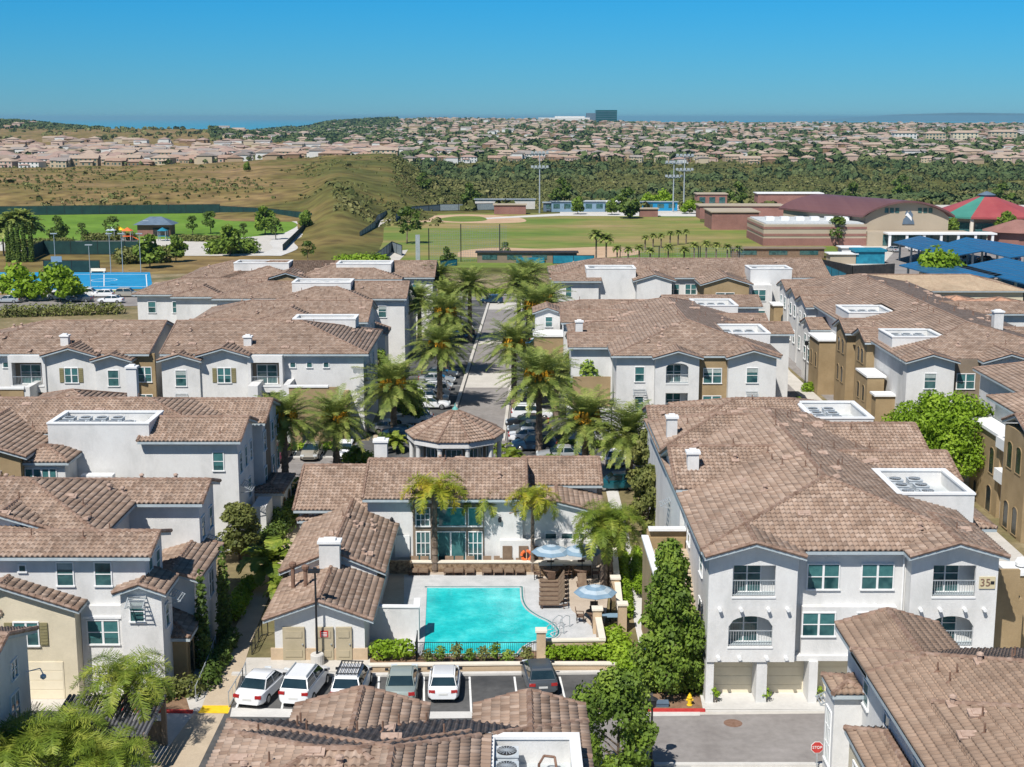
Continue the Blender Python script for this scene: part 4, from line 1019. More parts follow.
stagger('far block near the blue court with a brown gable', -50, -28, 214, 226, 9.0, well=(-43, -34.5, 216, 220.5), brown=-34, seed=55)
# small gabled entries low in front of the staggered blocks
for i, (px, py, Y, lab) in enumerate(((372, 318, 176, 'small white gabled entry with window awning beside the left street palms'), (402, 292, 199, 'small white gabled entry behind the nearer one left of the palms'))):
    c = Q(px, py, Y); b = Bldg('entry_pavilion', lab, 'building', (c.x, c.y, 0), 1)
    b.wing(c.x-1.6, c.x+1.6, Y, Y+5, 6.0, 'y', 'g', 'g', .35, o=.35); b.win(c.x, Y, 3.6, .9, 1.5, 'S', 'single'); b.awning(c.x, Y, 4.9, 1.2); b.win(c.x, Y, .6, .9, 1.5, 'S'); b.done()

# ---- R2
b = Bldg('apartment_building', 'second block up the right side of the street, white gables flanking a brown recess', 'apartment building', (19, 158, 0), 1, AG)
b.avoid = [(22, 28, 149, 156), (22, 28, 171, 179)]
b.wing(10.8, 27.2, 142.5, 178, 9.0, 'y', 'h', 'h', .28)
front(b, 10.8, 142.3, 9.0, [(3.9, 'winw'), (4.5, 'facebay'), (3.0, 'brownwin'), (4.9, 'winbay')])
b.win(13.2, 142.5, 6.2, .9, 1.5, 'S', 'single'); b.awning(13.2, 142.5, 5.0, 1.3); b.win(13.2, 142.5, 3.2, .8, 1.4, 'S', 'single')
for i, (a, c, y0, y1, z) in enumerate(((6.4, 20, 149, 155, 8.8), (7, 20, 158, 163.5, 8.9), (6.2, 20, 166, 172, 9.0), (5.6, 20, 174.5, 181, 9.0), (20, 31.5, 157, 162, 9), (20, 30, 164, 169, 9), (20, 32, 180, 186, 9.0))):
    b.wing(a, c, y0, y1, z, 'x', 'h' if i in (1, 3) else 'g', 'g', .28)
b.well(22.5, 27.8, 149, 155.6, 10.3, units=6, zb=2); b.well(22.7, 27.9, 171.5, 178, 10.3, units=6, zb=2)
b.chimney(7.6, 157, 8.6, 10.3, .8, .7); b.box('white', 5.8, 10.8, 142.6, 146, 0, 3.0)
b.box('brown', 6.4, 10.4, 145.0, 145.3, 0, 6.2); c = MB()
for i in range(12): c.box(7.2, 9.4, 143.2+i*.3, 143.5+i*.3, .3+i*.2, .45+i*.2)
c.build('stair', M['walk'], b.root)
b.vents(60, 61, (8, 30, 144, 180)); b.done()
b = Bldg('stair_tower', 'brown stair tower with white coping beside the right street palms', 'building', (4.6, 170, 0), 1)
b.box('brown', 2.7, 6.3, 168, 172, 0, 6.9); b.box('trim', 2.55, 6.45, 167.85, 172.1, 6.9, 7.15)
b.wing(2.9, 6.0, 173, 177, 9.2, 'y', 'g', 'g', .35, o=.35); b.win(4.6, 173, 7.4, .8, 1.2, 'S', 'single'); b.done()
# ---- R3: wide block across the far end
b = Bldg('apartment_building', 'wide block across the far right end of the street with a brown gable', 'apartment building', (26, 216, 0), 1, AG)
b.avoid = [(11, 19, 208, 216), (33, 42, 208, 216)]
b.wing(6.3, 48, 212, 226, 9.2, 'x', 'h', 'g', .28); b.wing(6.3, 13, 209, 214, 9.0, 'x', 'g', 'g', .28)
b.wing(18.6, 23.8, 207.5, 218, 9.2, 'y', 'g', 'g', .3); b.wing(28.2, 34.8, 204.5, 216, 9.0, 'y', 'g', 'g', .3, wall='brown')
b.well(11.2, 18.6, 209.7, 214.5, 10.8, units=5, zb=5); b.well(35.6, 41.8, 208.4, 213.6, 10.9, units=4, zb=2)
b.box('brown', 37.7, 41.6, 200, 203, 0, 6.4); b.box('trim', 37.5, 41.8, 199.8, 203.2, 6.4, 6.6); b.win(39.6, 200, 3.0, 1.7, 2.4, 'S', 'arch', name='arched_opening')
b.box('white', 35.0, 38.6, 206.5, 212, 0, 8.6)
for x, z in ((36.6, 6.3), (36.6, 3.2)): b.win(x, 206.5, z, 2.0, 1.6)
b.win(31.3, 204.5, 6.0, 2.6, 1.7, 'S', 'slider'); b.win(31.3, 204.5, 3.2, 2.0, 1.5)
b.win(24.6, 212, 6.6, 1.6, 1.5); b.win(27.2, 212, 6.6, 1.6, 1.5); b.win(8.5, 209, 6.6, .8, 1.4, 'S', 'single'); b.vents(40, 71); b.done()
# ---- R4: long block along the lane
b = Bldg('apartment_building', 'long block right of the winding lane, brown arched gables facing the lane', 'apartment building', (52, 170, 0), 1, AG)
b.avoid = [(39, 46, 144, 152), (39, 46, 162, 172)]
b.wing(39.8, 58, 140.0, 205, 9.1, 'y', 'h', 'h', .24)
front(b, 39.6, 139.2, 9.1, [(4.8, 'winbay'), (2.9, 'dkwin'), (5.0, 'facebay'), (2.6, 'whitewin')])
for i, (xa, y0, y1) in enumerate(((38.9, 151.6, 156.6), (38.3, 158.2, 163.6))):
    b.wing(xa, 46, y0, y1, 8.9, 'x', 'g', 'g', .36, wall='brown')
    for y in (y0+1.7, y1-1.7): b.win(xa, y, 6.2, 1.2, 1.7, 'W', 'arch', name='arched_opening'); b.win(xa, y, 2.8, 1.2, 1.9, 'W', 'arch', name='arched_opening')
b.box('brown', 37.6, 39.4, 145.6, 150.4, 0, 6.0); b.box('trim', 37.5, 39.6, 145.5, 150.5, 6.0, 6.2); b.box('brown', 37.8, 39.9, 142.6, 144.3, 0, 4.6); b.box('trim', 37.6, 40, 142.4, 144.4, 4.6, 4.8)
arches(b, 37.6, 'W', (147, 149.2), 3.2, 1.0, 1.8); b.box('brown', 37.0, 39.8, 166.5, 172, 0, 6.6); b.box('trim', 36.8, 40, 166.3, 172.2, 6.6, 6.8)
arches(b, 37.0, 'W', (168, 170.5), 3.2, 1.0, 1.8)
for i, (xa, y0, y1, z) in enumerate(((37.6, 173.5, 179, 7.0), (38.5, 181, 187, 8.8), (38.8, 189, 195, 8.9), (39, 197, 203, 9.0))):
    b.wing(xa, 48, y0, y1, z, 'x', 'g', 'g', .3)
    for y in (y0+1.6, y1-1.6): b.win(xa, y, z-2.7, 1.0, 1.5, 'W', 'single'); b.win(xa, y, 2.6, 1.0, 1.6, 'W', 'single')
b.well(39.9, 45.4, 145.2, 150.8, 10.5, units=6, zb=1); b.well(39.9, 45.4, 164.5, 171.2, 10.4, units=6, zb=1)
b.wing(54, 70, 150, 156, 9.2, 'x', 'g', 'g', .28); b.wing(54, 70, 172, 178, 9.2, 'x', 'g', 'g', .28); b.wing(56, 72, 142, 149, 9.1, 'x', 'g', 'g', .28)
b.chimney(52.5, 150, 9, 12.4, 1.0, .9); b.vents(70, 81, (41, 62, 142, 203)); b.done()
# ---- R5: right edge
b = Bldg('apartment_building', 'brown block with arched openings and white balconies at the right edge by the big tree', 'apartment building', (47, 113, 0), 0, AG)
b.wing(42.3, 54, 107, 120, 9.0, 'y', 'h', 'h', .29, wall='white')
b.box('brown', 40.6, 42.35, 113.4, 120.5, 0, 6.9); b.box('trim', 40.4, 42.4, 113.2, 120.7, 6.9, 7.15)
arches(b, 40.6, 'W', (115.2, 118.6), 3.4, 1.2, 2.3); b.win(40.6, 115.4, .05, 1.3, 2.3, 'W', 'arch', name='arched_doorway'); b.win(40.6, 118.9, .3, .9, 1.6, 'W', 'arch', name='arched_opening')
b.box('brown', 40.2, 42.4, 106.4, 111.4, 0, 8.6); b.box('white', 40.9, 42.3, 111.4, 113.4, 0, 8.2); b.box('trim', 40.2, 41.2, 111.4, 113.4, 3.4, 4.4); b.box('trim', 40.2, 41.2, 111.4, 113.4, 6.2, 7.1)
arches(b, 40.2, 'W', (108, 110), 5.2, 1.2, 2.2); arches(b, 40.2, 'W', (108, 110), .2, 1.2, 2.3)
b.wing(40.4, 44, 106.6, 111.2, 8.8, 'x', 'g', 'g', .36, wall=None); b.done()
b = Bldg('apartment_building', 'white block corner with a blue-grey wall at the right edge above the brown one', 'apartment building', (52, 128, 0), 1, AG)
b.wing(45.6, 60, 122.5, 134, 9.0, 'y', 'h', 'h', .29)
for z in (6.3, 3.2): b.win(47.4, 122.5, z, 1.0, 1.5)
b.done()
# ---- tan-roofed houses beyond, right
for (px, py, Y, w_, d_, h_, tile, wall, lab) in ((945, 300, 232, 26, 14, 6.2, 'tile_tan', 'beige', 'flat tan roofed hall with a white gable end, right of the long lane block'),
      (968, 303, 214, 12, 12, 5.2, 'tile_salmon', 'brown', 'salmon tiled low hall with an octagonal front'), (1016, 306, 206, 14, 14, 5.6, 'tile_salmon', 'brown', 'brown walled salmon roofed house at the right edge')):
    c = Q(px, py, Y); b = Bldg('hall_building', lab, 'building', (c.x, c.y, 0), 2, None, tile)
    b.wing(c.x-w_/2, c.x+w_/2, Y, Y+d_, h_-1.5, 'x', 'h' if w_ < 20 else 'g', 'h', .25, wall=wall)
    if w_ < 20: b.wing(c.x-w_/2-2.5, c.x-w_/2+4, Y-3, Y+4, h_-2.1, 'y', 'h', 'h', .25, wall=wall); b.win(c.x+2, Y, 2.0, 1.1, 1.3); b.win(c.x-1, Y, 2.0, 1.1, 1.3)
    b.done()
# ================================================================ CLUBHOUSE
b = Bldg('clubhouse', 'low tiled clubhouse with tall windows facing the pool', 'clubhouse', (-6, 98, 0), 0)
b.wing(-10.7, .8, 100.1, 109.3, 5.5, 'x', 'g', 'g', .33, ro=.3)
b.wing(.4, 6.4, 100.5, 110.6, 4.2, 'y', 'g', 'g', .26, ro=.3)
b.wing(1.2, 6.6, 105.2, 112, 5.2, 'x', 'g', 'g', .30)
b.wing(-15.9, -9.5, 101, 111.5, 4.4, 'x', 'g', 'g', .33)
b.wing(-14.9, -9.0, 89.3, 101.5, 3.35, 'y', 'g', 'g', .42, ro=.25)
b.wing(-14.7, -9.1, 82.2, 90, 2.75, 'y', 'g', 'g', .36, ro=.55)
b.wing(-15.4, -12, 101, 108, 3.6, 'y', 'h', 'g', .3)
# tall window group
b.box('dkbrown', -7.35, -2.1, 99.98, 100.3, 0.1, 5.0)
for x, w_ in ((-6.6, .95), (-4.55, 2.15), (-2.72, .95)):
    b.win(x, 99.97, 3.35, w_, 1.35, 'S', 'grid' if w_ < 1.5 and x < -5 else 'plain'); b.win(x, 99.97, .35, w_, 2.5, 'S', 'grid' if w_ < 1.5 else 'slider')
b.box('trim', -8.7, -7.6, 99.95, 100.05, .9, 2.6); b.box('white', -.9, 6.0, 99.6, 100.15, .2, 2.3)
for x in (-.35, .85, 1.95): c = MB(); c.box(x-.35, x+.35, 99.52, 99.62, .75, 1.9); c.build('louvre_panel', M['sling'], b.root)
for x in (2.9, 4.1, 5.0): b.win(x, 100.45, .9, .8, 1.7, 'S', 'slider' if x > 4.5 else 'plain')
b.box('stone', -10.6, -7.4, 98.55, 98.95, 0, 1.0); 
for k_ in (-8.9, -.9):
    c = MB(); c.lathe((k_, 99.9, 3.6), [(.02,0),(.12,.05),(.14,.3),(.04,.42)], 8); c.build('wall_lamp', M['iron'], b.root)
b.chimney(-10.2, 106.2, 6.8, 8.3, 1.0); b.chimney(-12.0, 88.6, 3.9, 5.6, 1.35)
# storage front with tan doors
b.box('tanwall', -14.95, -8.95, 82.12, 82.3, 0, .75)
for x, w_ in ((-13.75, 1.5), (-11.55, 1.35), (-9.95, .9)):
    pass
for x, w_ in ((-13.5, 1.35), (-11.6, 1.1), (-10.4, .98), (-9.4, .0)):
    if w_ == 0: continue
    c = MB(); c.box(x-w_/2, x+w_/2, 82.05, 82.2, .03, 2.15)
    for z in (.25, 1.5): c.box(x-w_/2+.15, x+w_/2-.15, 82.01, 82.06, z, z+.42)
    d = c.build('storage_door', M['doortan'], b.root)
    c = MB(); c.lathe((x+w_/2-.12, 81.99, 1.05), [(.05,0),(.05,.06)], 8); c.build('handle', M['steel'], d)
c = MB(); c.box(-11.85, -11.35, 81.99, 82.04, 1.55, 1.95); rs = c.build('warning_sign', M['red'], b.root)
c = MB(); [c.box(-11.78, -11.42, 81.975, 81.99, 1.62+i*.1, 1.66+i*.1) for i in range(3)]; c.build('sign_lines', M['line'], rs)
for x, y in ((-14.1, 86.2), (-13.2, 85.6)):
    c = MB(); c.tube((x, y, 3.3), (x, y, 4.7), .13, .13, 8); c.lathe((x, y, 4.7), [(.2,0),(.24,.12),(.24,.26),(.1,.34)], 10); c.build('flue_pipe', M['pipe'], b.root)
b.vents(16, 91, (-14.5, -9.5, 84, 100)); b.vents(12, 92, (-10, .5, 101, 109)); b.done()
# rotunda
b = Bldg('rotunda', 'ten-sided pavilion with tiled cone roof and white columns behind the clubhouse', 'pavilion', (-4.9, 118, 0), 0)
cx, cy, Rr, ze, zt = -4.9, 118.0, 4.3, 6.35, 8.35; n = 10
pt = [(cx+Rr*math.cos(2*math.pi*(i+.5)/n-math.pi/2), cy+Rr*math.sin(2*math.pi*(i+.5)/n-math.pi/2)) for i in range(n)]
for i in range(n):
    p, q = pt[i], pt[(i+1) % n]; b.T.plane([(p[0],p[1],ze), (q[0],q[1],ze), (cx,cy,zt)], 0); b.cap((p[0],p[1],ze), (cx,cy,zt), .12)
c = MB(); c.prism([(cx+(x-cx)*.97, cy+(y-cy)*.97) for x, y in pt], ze-.5, ze-.02); c.build('entablature', M['white'], b.root)
c = MB(); c.lathe((cx, cy, zt-.05), [(.35,0),(.2,.2),(.06,.35),(.03,.6)], 10); c.build('finial', mat('verdigris', [(.1,.3,.28),(.15,.4,.36)], .6, 4), b.root)
for i in range(n):
    x, y = cx+(pt[i][0]-cx)*.88, cy+(pt[i][1]-cy)*.88
    c = MB(); c.lathe((x, y, 0), [(.3,0),(.3,.3),(.21,.4),(.2,5.5),(.28,5.7),(.28,5.9)], 10); c.build('column', M['white'], b.root)
c = MB(); c.prism([(cx+(x-cx)*.74, cy+(y-cy)*.74) for x, y in pt], 0, ze-.5); c.build('wall', M['dkbrown'], b.root)
for i in range(n):
    p, q = Vector((*pt[i], 0)), Vector((*pt[(i+1) % n], 0)); m_ = (p+q)/2; v = (m_-Vector((cx,cy,0))); d = v*.745+Vector((cx,cy,0))
    fm, gm = window_meshes(1.3, 2.9, 'grid'); o = link('window', fm, b.root, Vector((d.x, d.y, 2.6))-b.o, math.atan2(v.y, v.x)+math.pi/2); link('pane', gm, o)
b.done()
# ================================================================ POOL TERRACE THINGS
def site_wall(pts, h, label, m='tanwall', w=.3, cap=True, z0=0, cm='cap'):
    r = empty('garden_wall', (pts[0][0], pts[0][1], 0), label, 'wall'); a = MB(); c = MB()
    for p, q in zip(pts, pts[1:]):
        P, Qq = Vector((p[0], p[1], z0+h/2)), Vector((q[0], q[1], z0+h/2)); e = (Qq-P).normalized()*w/2
        a.bar(P-e, Qq+e, w, h-.002*len(a.v)/8); c.bar(P-e*1.3+Vector((0,0,h/2+.05)), Qq+e*1.3+Vector((0,0,h/2+.05)), w+.12, .1-.002*len(c.v)/8)
    a.build('wall_body', M[m], r); 
    if cap: c.build('coping', M[cm], r)
    return r
g2 = lambda *a: [(G(*p).x, G(*p).y) for p in a]
site_wall([(-9.2, 85.4), (-6.1, 85.3), (-6.15, 86.6)], 2.3, 'white plastered wall stepping from the storage doors to the pool', 'white', .3, True, cm='trim')
site_wall(g2((372, 672.5), (508, 671), (622, 671), (626, 684)), .45, 'low tan retaining wall along the heads of the parking bays')
site_wall(g2((545, 657), (602, 656)), 1.05, 'tan wall with pale coping at the near right corner of the pool terrace')
site_wall(g2((602, 656), (596, 624)), 1.15, 'tan wall running back along the right side of the pool terrace')
site_wall(g2((620, 628), (617, 600), (614, 566)), 1.3, 'tan wall between the pool terrace and the side footpath')
for i, (x, y, h) in enumerate(((541, 660, 1.9), (597, 634, 1.7), (622, 632, 1.9), (615, 600, 1.6))):
    p = G(x, y); r = empty('gate_pier', (p.x, p.y, 0), ['tan pier at the end of the iron pool fence', 'tan pier beside the blue folding table on the terrace', 'tan pier nearest the side footpath', 'tan pier midway along the right terrace wall'][i], 'pier')
    c = MB(); c.box(p.x-.28, p.x+.28, p.y-.28, p.y+.28, 0, h); c.build('shaft', M['tanwall'], r); c = MB(); c.box(p.x-.36, p.x+.36, p.y-.36, p.y+.36, h, h+.12); c.build('coping', M['cap'], r)
site_wall([(-9.2, 99.1), (5.6, 99.1)], .8, 'rough stone counter wall between the loungers and the clubhouse', 'stone', .35)
site_wall([(2.2, 98.2), (5.6, 98.3)], .9, 'short stone bar counter behind the two patio umbrellas', 'stone', .4)
def fence(pts, h, label, n_per=.13, m='iron', post=2.4, mesh=None, r0=.02):
    r = empty('iron_fence' if not mesh else 'screen_fence', (pts[0].x, pts[0].y, pts[0].z), label, 'fence')
    rail = MB(); pk = MB(); ps = MB(); sc_ = MB()
    for p, q in zip(pts, pts[1:]):
        L = (q-p).length; k = max(1, round(L/post)); U_ = Vector((0,0,1))
        rail.bar(p+U_*h, q+U_*h, r0*2, r0*2); rail.bar(p+U_*.12, q+U_*.12, r0*2, r0*2)
        for i in range(k+1): s_ = p.lerp(q, i/k); ps.tube(s_, s_+U_*(h+.06), r0*1.6, r0*1.6, 6)
        if mesh: 
            d = (q-p).normalized(); nn = Vector((-d.y, d.x, 0))*.02
            sc_.add([p+nn+U_*.1, q+nn+U_*.1, q+nn+U_*h*.97, p+nn+U_*h*.97, p-nn+U_*.1, q-nn+U_*.1, q-nn+U_*h*.97, p-nn+U_*h*.97], [(0,1,2,3),(5,4,7,6),(3,2,6,7),(0,4,5,1),(0,3,7,4),(1,5,6,2)])
        else:
            for i in range(int(L/n_per)): s_ = p.lerp(q, i/(L/n_per)); pk.bar(s_+U_*.12, s_+U_*h, .02, .02)
    rail.build('rail', M[m], r); ps.build('fence_posts', M[m], r); r.children[-1]['kind'] = 'stuff'
    if mesh: sc_.build('screen', M[mesh], r)
    else: pk.build('pickets', M[m], r); r.children[-1]['kind'] = 'stuff'
    return r
fence([G(416,661.5), G(538,661.5)], 1.25, 'black iron picket fence along the near edge of the pool')
fence([G(416,661.5), G(417.5,650)], 1.25, 'short iron fence return beside the white pool wall', post=1.5)
fence([G(229,708), G(243,684), G(246,678)], .95, 'grey handrail beside the ramp above the first white sedan', .9, 'steel', 1.6)
fence([G(196,702), G(210,668), G(216,650)], .95, 'handrail on the planted side of the tan footpath', .9, 'steel', 1.8)
fence([G(252,655), G(262,636), G(268,636)], .9, 'small black guard rail beside the storage building corner', .3, 'iron', 1.2)
fence([G(610,622), G(612,590)], 1.3, 'black iron gate fence on the right side of the terrace', .12)
def umbrella(px, py, i):
    p = G(px, py, .1); lab = ['left of the two side-by-side blue striped patio umbrellas', 'right of the two side-by-side blue striped patio umbrellas', 'blue striped patio umbrella standing alone nearer the pool'][i]
    r = empty('patio_umbrella', p, lab, 'umbrella', 'blue patio umbrellas')
    c = MB(); c.tube(p, p+Vector((0,0,2.65)), .03, .03, 8); c.lathe(p, [(.28,0),(.28,.05),(.06,.12)], 10); c.build('pole', M['iron'], r)
    n = 8; R_ = 1.45; ap = p+Vector((0,0,2.62))
    for k in range(2):
        c = MB()
        for j in range(n):
            a0, a1 = 2*math.pi*j/n, 2*math.pi*(j+1)/n
            for s_ in range(4):
                if s_ % 2 != k: continue
                f = lambda a, t: (ap.x+R_*t*math.cos(a), ap.y+R_*t*math.sin(a), ap.z-.55*t**1.25)
                c.add([f(a0,s_/4), f(a0,(s_+1)/4), f(a1,(s_+1)/4), f(a1,s_/4)], [(0,1,2,3)])
                g_ = [Vector(v)-Vector((0,0,.02)) for v in (f(a0,s_/4), f(a0,(s_+1)/4), f(a1,(s_+1)/4), f(a1,s_/4))]; c.add(g_, [(0,3,2,1)])
        c.build('canopy' if k else 'canopy_stripe', M['blue_umb' if k else 'white_canvas'], r)
    return p
def dine_table(p, i):
    r = empty('patio_table', p, ['round dark patio table under the left umbrella', 'round dark patio table under the right umbrella', 'round dark patio table under the lone umbrella'][i], 'table', 'patio tables')
    c = MB(); c.lathe(p, [(.08,.03),(.6,.70),(.62,.72),(.62,.75),(.1,.76)], 18); c.build('tabletop', M['wicker'], r); c = MB(); c.lathe(p, [(.32,0),(.3,.05),(.07,.1),(.07,.7)], 10); c.build('pedestal', M['iron'], r)
def chair_proto():
    r = empty('patio_chair', (0,0,0), 'x', 'chair', 'patio chairs round the tables')
    c = MB(); c.box(-.26,.26,-.25,.25,.40,.46); c.build('seat', M['wicker'], r)
    c = MB(); c.obox(Vector((0,.29,.72)), .52, .05, .55, 0, -.18); c.build('backrest', M['wicker'], r)
    for sx in (-1,1):
        c = MB(); c.bar((sx*.28,-.24,.64), (sx*.28,.26,.66), .05, .04); c.build('armrest', M['wicker'], r)
        for sy in (-1,1): c = MB(); c.bar((sx*.25,sy*.23,.0), (sx*.25,sy*.22,.42 if sy > 0 else .64), .045); c.build('leg', M['iron'], r)
    return r
cp0 = chair_proto(); used = 0
side = ['on the left of', 'on the right of', 'on the far side of', 'on the near side of']
tn = ['the left umbrella table', 'the right umbrella table', 'the lone umbrella table']
for i, (px, py) in enumerate(((551, 579), (582, 578.5), (595, 622))):
    p = umbrella(px, py, i); dine_table(p+Vector((0,0,.0)), i)
    for j, a in enumerate((math.pi, 0, math.pi/2, -math.pi/2)):
        if i == 2 and j == 1: continue
        o = cp0 if not used else copy_tree(cp0); used = 1
        o.location = p+Vector((math.cos(a)*.98, math.sin(a)*.98, 0)); o.rotation_euler = (0,0,a-math.pi/2)
        o['label'] = 'brown wicker patio chair %s %s' % (side[j], tn[i])
def lounger_proto():
    r = empty('sun_lounger', (0,0,0), 'x', 'sun lounger', 'brown sling sun loungers by the pool')
    c = MB(); c.box(-.31,.31,-.95,.35,.30,.35); c.build('seat', M['sling'], r)
    c = MB(); c.obox(Vector((0,.55,.66)), .62, .80, .05, 0, 1.0); c.build('backrest', M['sling'], r)
    c = MB()
    for sx in (-1,1): c.bar((sx*.33,-.98,.3), (sx*.33,.95,.3), .06, .05)
    c.bar((-.33,-.98,.3), (.33,-.98,.3), .05); c.bar((-.33,.95,.3), (.33,.95,.3), .05); c.build('frame', M['wicker'], r)
    for sx in (-1,1):
        for y in (-.8,.7): c = MB(); c.bar((sx*.31,y,0), (sx*.31,y,.3), .05); c.build('leg', M['wicker'], r)
    return r
lo = lounger_proto(); used = 0; nth = ['first','second','third','fourth','fifth','sixth','seventh','eighth','ninth','tenth','eleventh','twelfth']
xs_ = (414,424,449,459,470,487,498,509,520,526)
for j, px in enumerate(xs_[:9]):
    o = lo if not used else copy_tree(lo); used = 1; p = G(px, 572, .1); o.location = p; o.rotation_euler = (0,0,0)
    o['label'] = '%s sun lounger from the left in the back row facing the pool' % nth[j].capitalize()
for j in range(6):
    o = copy_tree(lo); p = G(553.5, 584.5+j*4.6, .1); o.location = p; o.rotation_euler = (0,0,-math.pi/2)
    o['label'] = '%s sun lounger from the back in the stack beside the curved pool edge' % nth[j].capitalize()
o = copy_tree(lo); o.location = G(583, 590, .1); o.rotation_euler = (0,0,.1); o['label'] = 'single sun lounger standing apart between the umbrellas'
# life ring on post
p = G(526.5, 570, .1); r = empty('life_ring_stand', p, 'orange and white life ring on a post behind the loungers', 'life ring')
c = MB(); c.bar(p, p+Vector((0,0,1.5)), .07); c.build('post', M['tanwall'], r)
for k in range(2):
    c = MB()
    for i in range(16):
        if (i//2) % 2 != k and i % 4 in (0,): continue
        if (i % 4 == 0) != (k == 1): continue
        a0, a1 = 2*math.pi*i/16, 2*math.pi*(i+1)/16; c.tube(p+Vector((.36*math.cos(a0),-.1,1.15+.36*math.sin(a0))), p+Vector((.36*math.cos(a1),-.1,1.15+.36*math.sin(a1))), .11, .11, 8)
    c.build('life_ring' if k == 0 else 'ring_band', M['orange' if k == 0 else 'trim'], r)
# pool ladder rails
for i, (px, py) in enumerate(((556, 634), (562, 627))):
    p = G(px, py, .1); o = MB()
    for dx in (0, .5): o.path([p+Vector((dx,0,0)), p+Vector((dx,0,.75)), p+Vector((dx-.25,-.25,.9)), p+Vector((dx-.6,-.5,.7)), p+Vector((dx-.7,-.55,.05))], [.025]*5, 6)
    o.build('pool_handrail', M['steel'], org=p, top=(['steel pool handrail nearer the water at the curved steps', 'steel pool handrail on the terrace above the curved steps'][i], 'handrail', None))
st_ = MB()
for k_, rr_ in enumerate((.5, .95)):
    q_ = G(556, 634, .11); pr = None
    for i in range(9):
        a_ = math.pi*(.62+.72*i/8); v_ = Vector((q_.x+.3+math.cos(a_)*rr_*1.3, q_.y+math.sin(a_)*rr_, .113))
        if pr is not None: st_.bar(pr, v_, .10, .012)
        pr = v_
struct('pool_step_edge', st_, M['coping'])
# folding table
p = G(610, 626, .1); r = empty('folding_table', p, 'light blue folding table between the tan piers', 'table'); c = MB(); c.obox(p+Vector((0,0,.74)), 1.2, .7, .05); c.build('tabletop', M['blue_umb'], r)
for sx in (-1,1):
    for sy in (-1,1): c = MB(); c.bar(p+Vector((sx*.5,sy*.28,0)), p+Vector((sx*.5,sy*.28,.72)), .04); c.build('leg', M['steel'], r)
# ================================================================ STREET FURNITURE
p = G(317.5, 664); r = empty('street_lamp', p, 'black parking lamp on a round concrete base beside the white cars', 'lamp post')
c = MB(); c.lathe(p, [(.42,0),(.42,.62),(.38,.68)], 18); c.build('base', M['concrete_w'], r); c = MB(); c.tube(p+Vector((0,0,.68)), p+Vector((0,0,5.9)), .075, .06, 10); c.build('pole', M['iron'], r)
c = MB(); c.box(p.x-.42,p.x+.28,p.y-.2,p.y+.2,p.z+5.9,p.z+6.08); c.box(p.x-.1,p.x+.1,p.y-.1,p.y+.1,p.z+6.08,p.z+6.2); c.build('lamp_head', M['iron'], r)
def lamp(px, py, h, lab, z=0):
    p = G(px, py, z); r = empty('street_lamp', p, lab, 'lamp post'); c = MB(); c.lathe(p, [(.18,0),(.16,.3),(.08,.5)], 10); c.tube(p+Vector((0,0,.4)), p+Vector((0,0,h)), .065, .05, 8); c.build('pole', M['iron'], r)
    c = MB(); c.lathe(p+Vector((0,0,h)), [(.06,0),(.2,.1),(.24,.45),(.3,.5),(.05,.65)], 10); c.build('lantern', M['iron'], r)
p = G(651, 800); lamp(651, 768, 3.3, 'slim black lamp post beside the young tree at the bottom, right of centre')
lamp(461, 340, 5.0, 'thin black lamp post at the far end of the palm street'); lamp(805, 385, 5, 'thin black lamp post in the winding lane'); lamp(611, 455, 5, 'thin lamp post between the right hand palms')
p = G(689.5, 705.5); r = empty('fire_hydrant', p, 'yellow fire hydrant by the red kerb', 'hydrant'); r.scale = (.82,)*3; c = MB(); c.lathe(p, [(.2,0),(.2,.08),(.14,.1),(.14,.55),(.19,.57),(.19,.62),(.15,.65),(.12,.78),(.04,.86),(.04,.92)], 12); c.build('barrel', M['yellow'], r)
for sx in (-1,1): c = MB(); c.tube(p+Vector((sx*.12,0,.42)), p+Vector((sx*.25,0,.42)), .08, .08, 8); c.build('outlet', M['yellow'], r)
p = G(662, 706); c = MB(); c.box(p.x-.35,p.x+.35,p.y-.25,p.y+.25,0,.22); c.box(p.x-.38,p.x+.38,p.y-.28,p.y+.28,.22,.27); c.build('utility_box', M['slate'], org=p, top=('low dark utility box on the mulch left of the hydrant', 'utility box', None))
# stop sign
p = Q(817, 768, 67.2); r = empty('stop_sign', p, 'red octagonal stop sign at the bottom, right of the road', 'stop sign'); top = Q(817, 747, 67.2)
c = MB(); c.bar(p+Vector((0,0,-.6)), top+Vector((0,0,-.0)), .06); c.build('post', M['steel'], r)
def octo(Rq, y0, y1, m, nm, par):
    c = MB(); c.prismY([(top.x+Rq*math.cos(math.pi/4*i+math.pi/8), top.z+Rq*math.sin(math.pi/4*i+math.pi/8)) for i in range(8)], y0, y1); return c.build(nm, m, par)
octo(.34, top.y-.05, top.y-.035, M['line'], 'border', r); fc = octo(.31, top.y-.06, top.y-.051, M['red'], 'face', r)
text('STOP', .21, Vector((top.x, top.y-.07, top.z))-ORG[r.name], 0, M['line'], fc, 'lettering')
p = G(648, 668); r = empty('notice_sign', p, 'small blue notice sign on a post beside the side footpath', 'sign'); c = MB(); c.bar(p, p+Vector((0,0,1.2)), .05); c.build('post', M['steel'], r)
c = MB(); c.box(p.x-.22,p.x+.22,p.y-.05,p.y-.02,1.0,1.55); c.build('panel', mat('blue_sign', [(.04,.10,.22),(.06,.13,.26)], .5, 3), r)
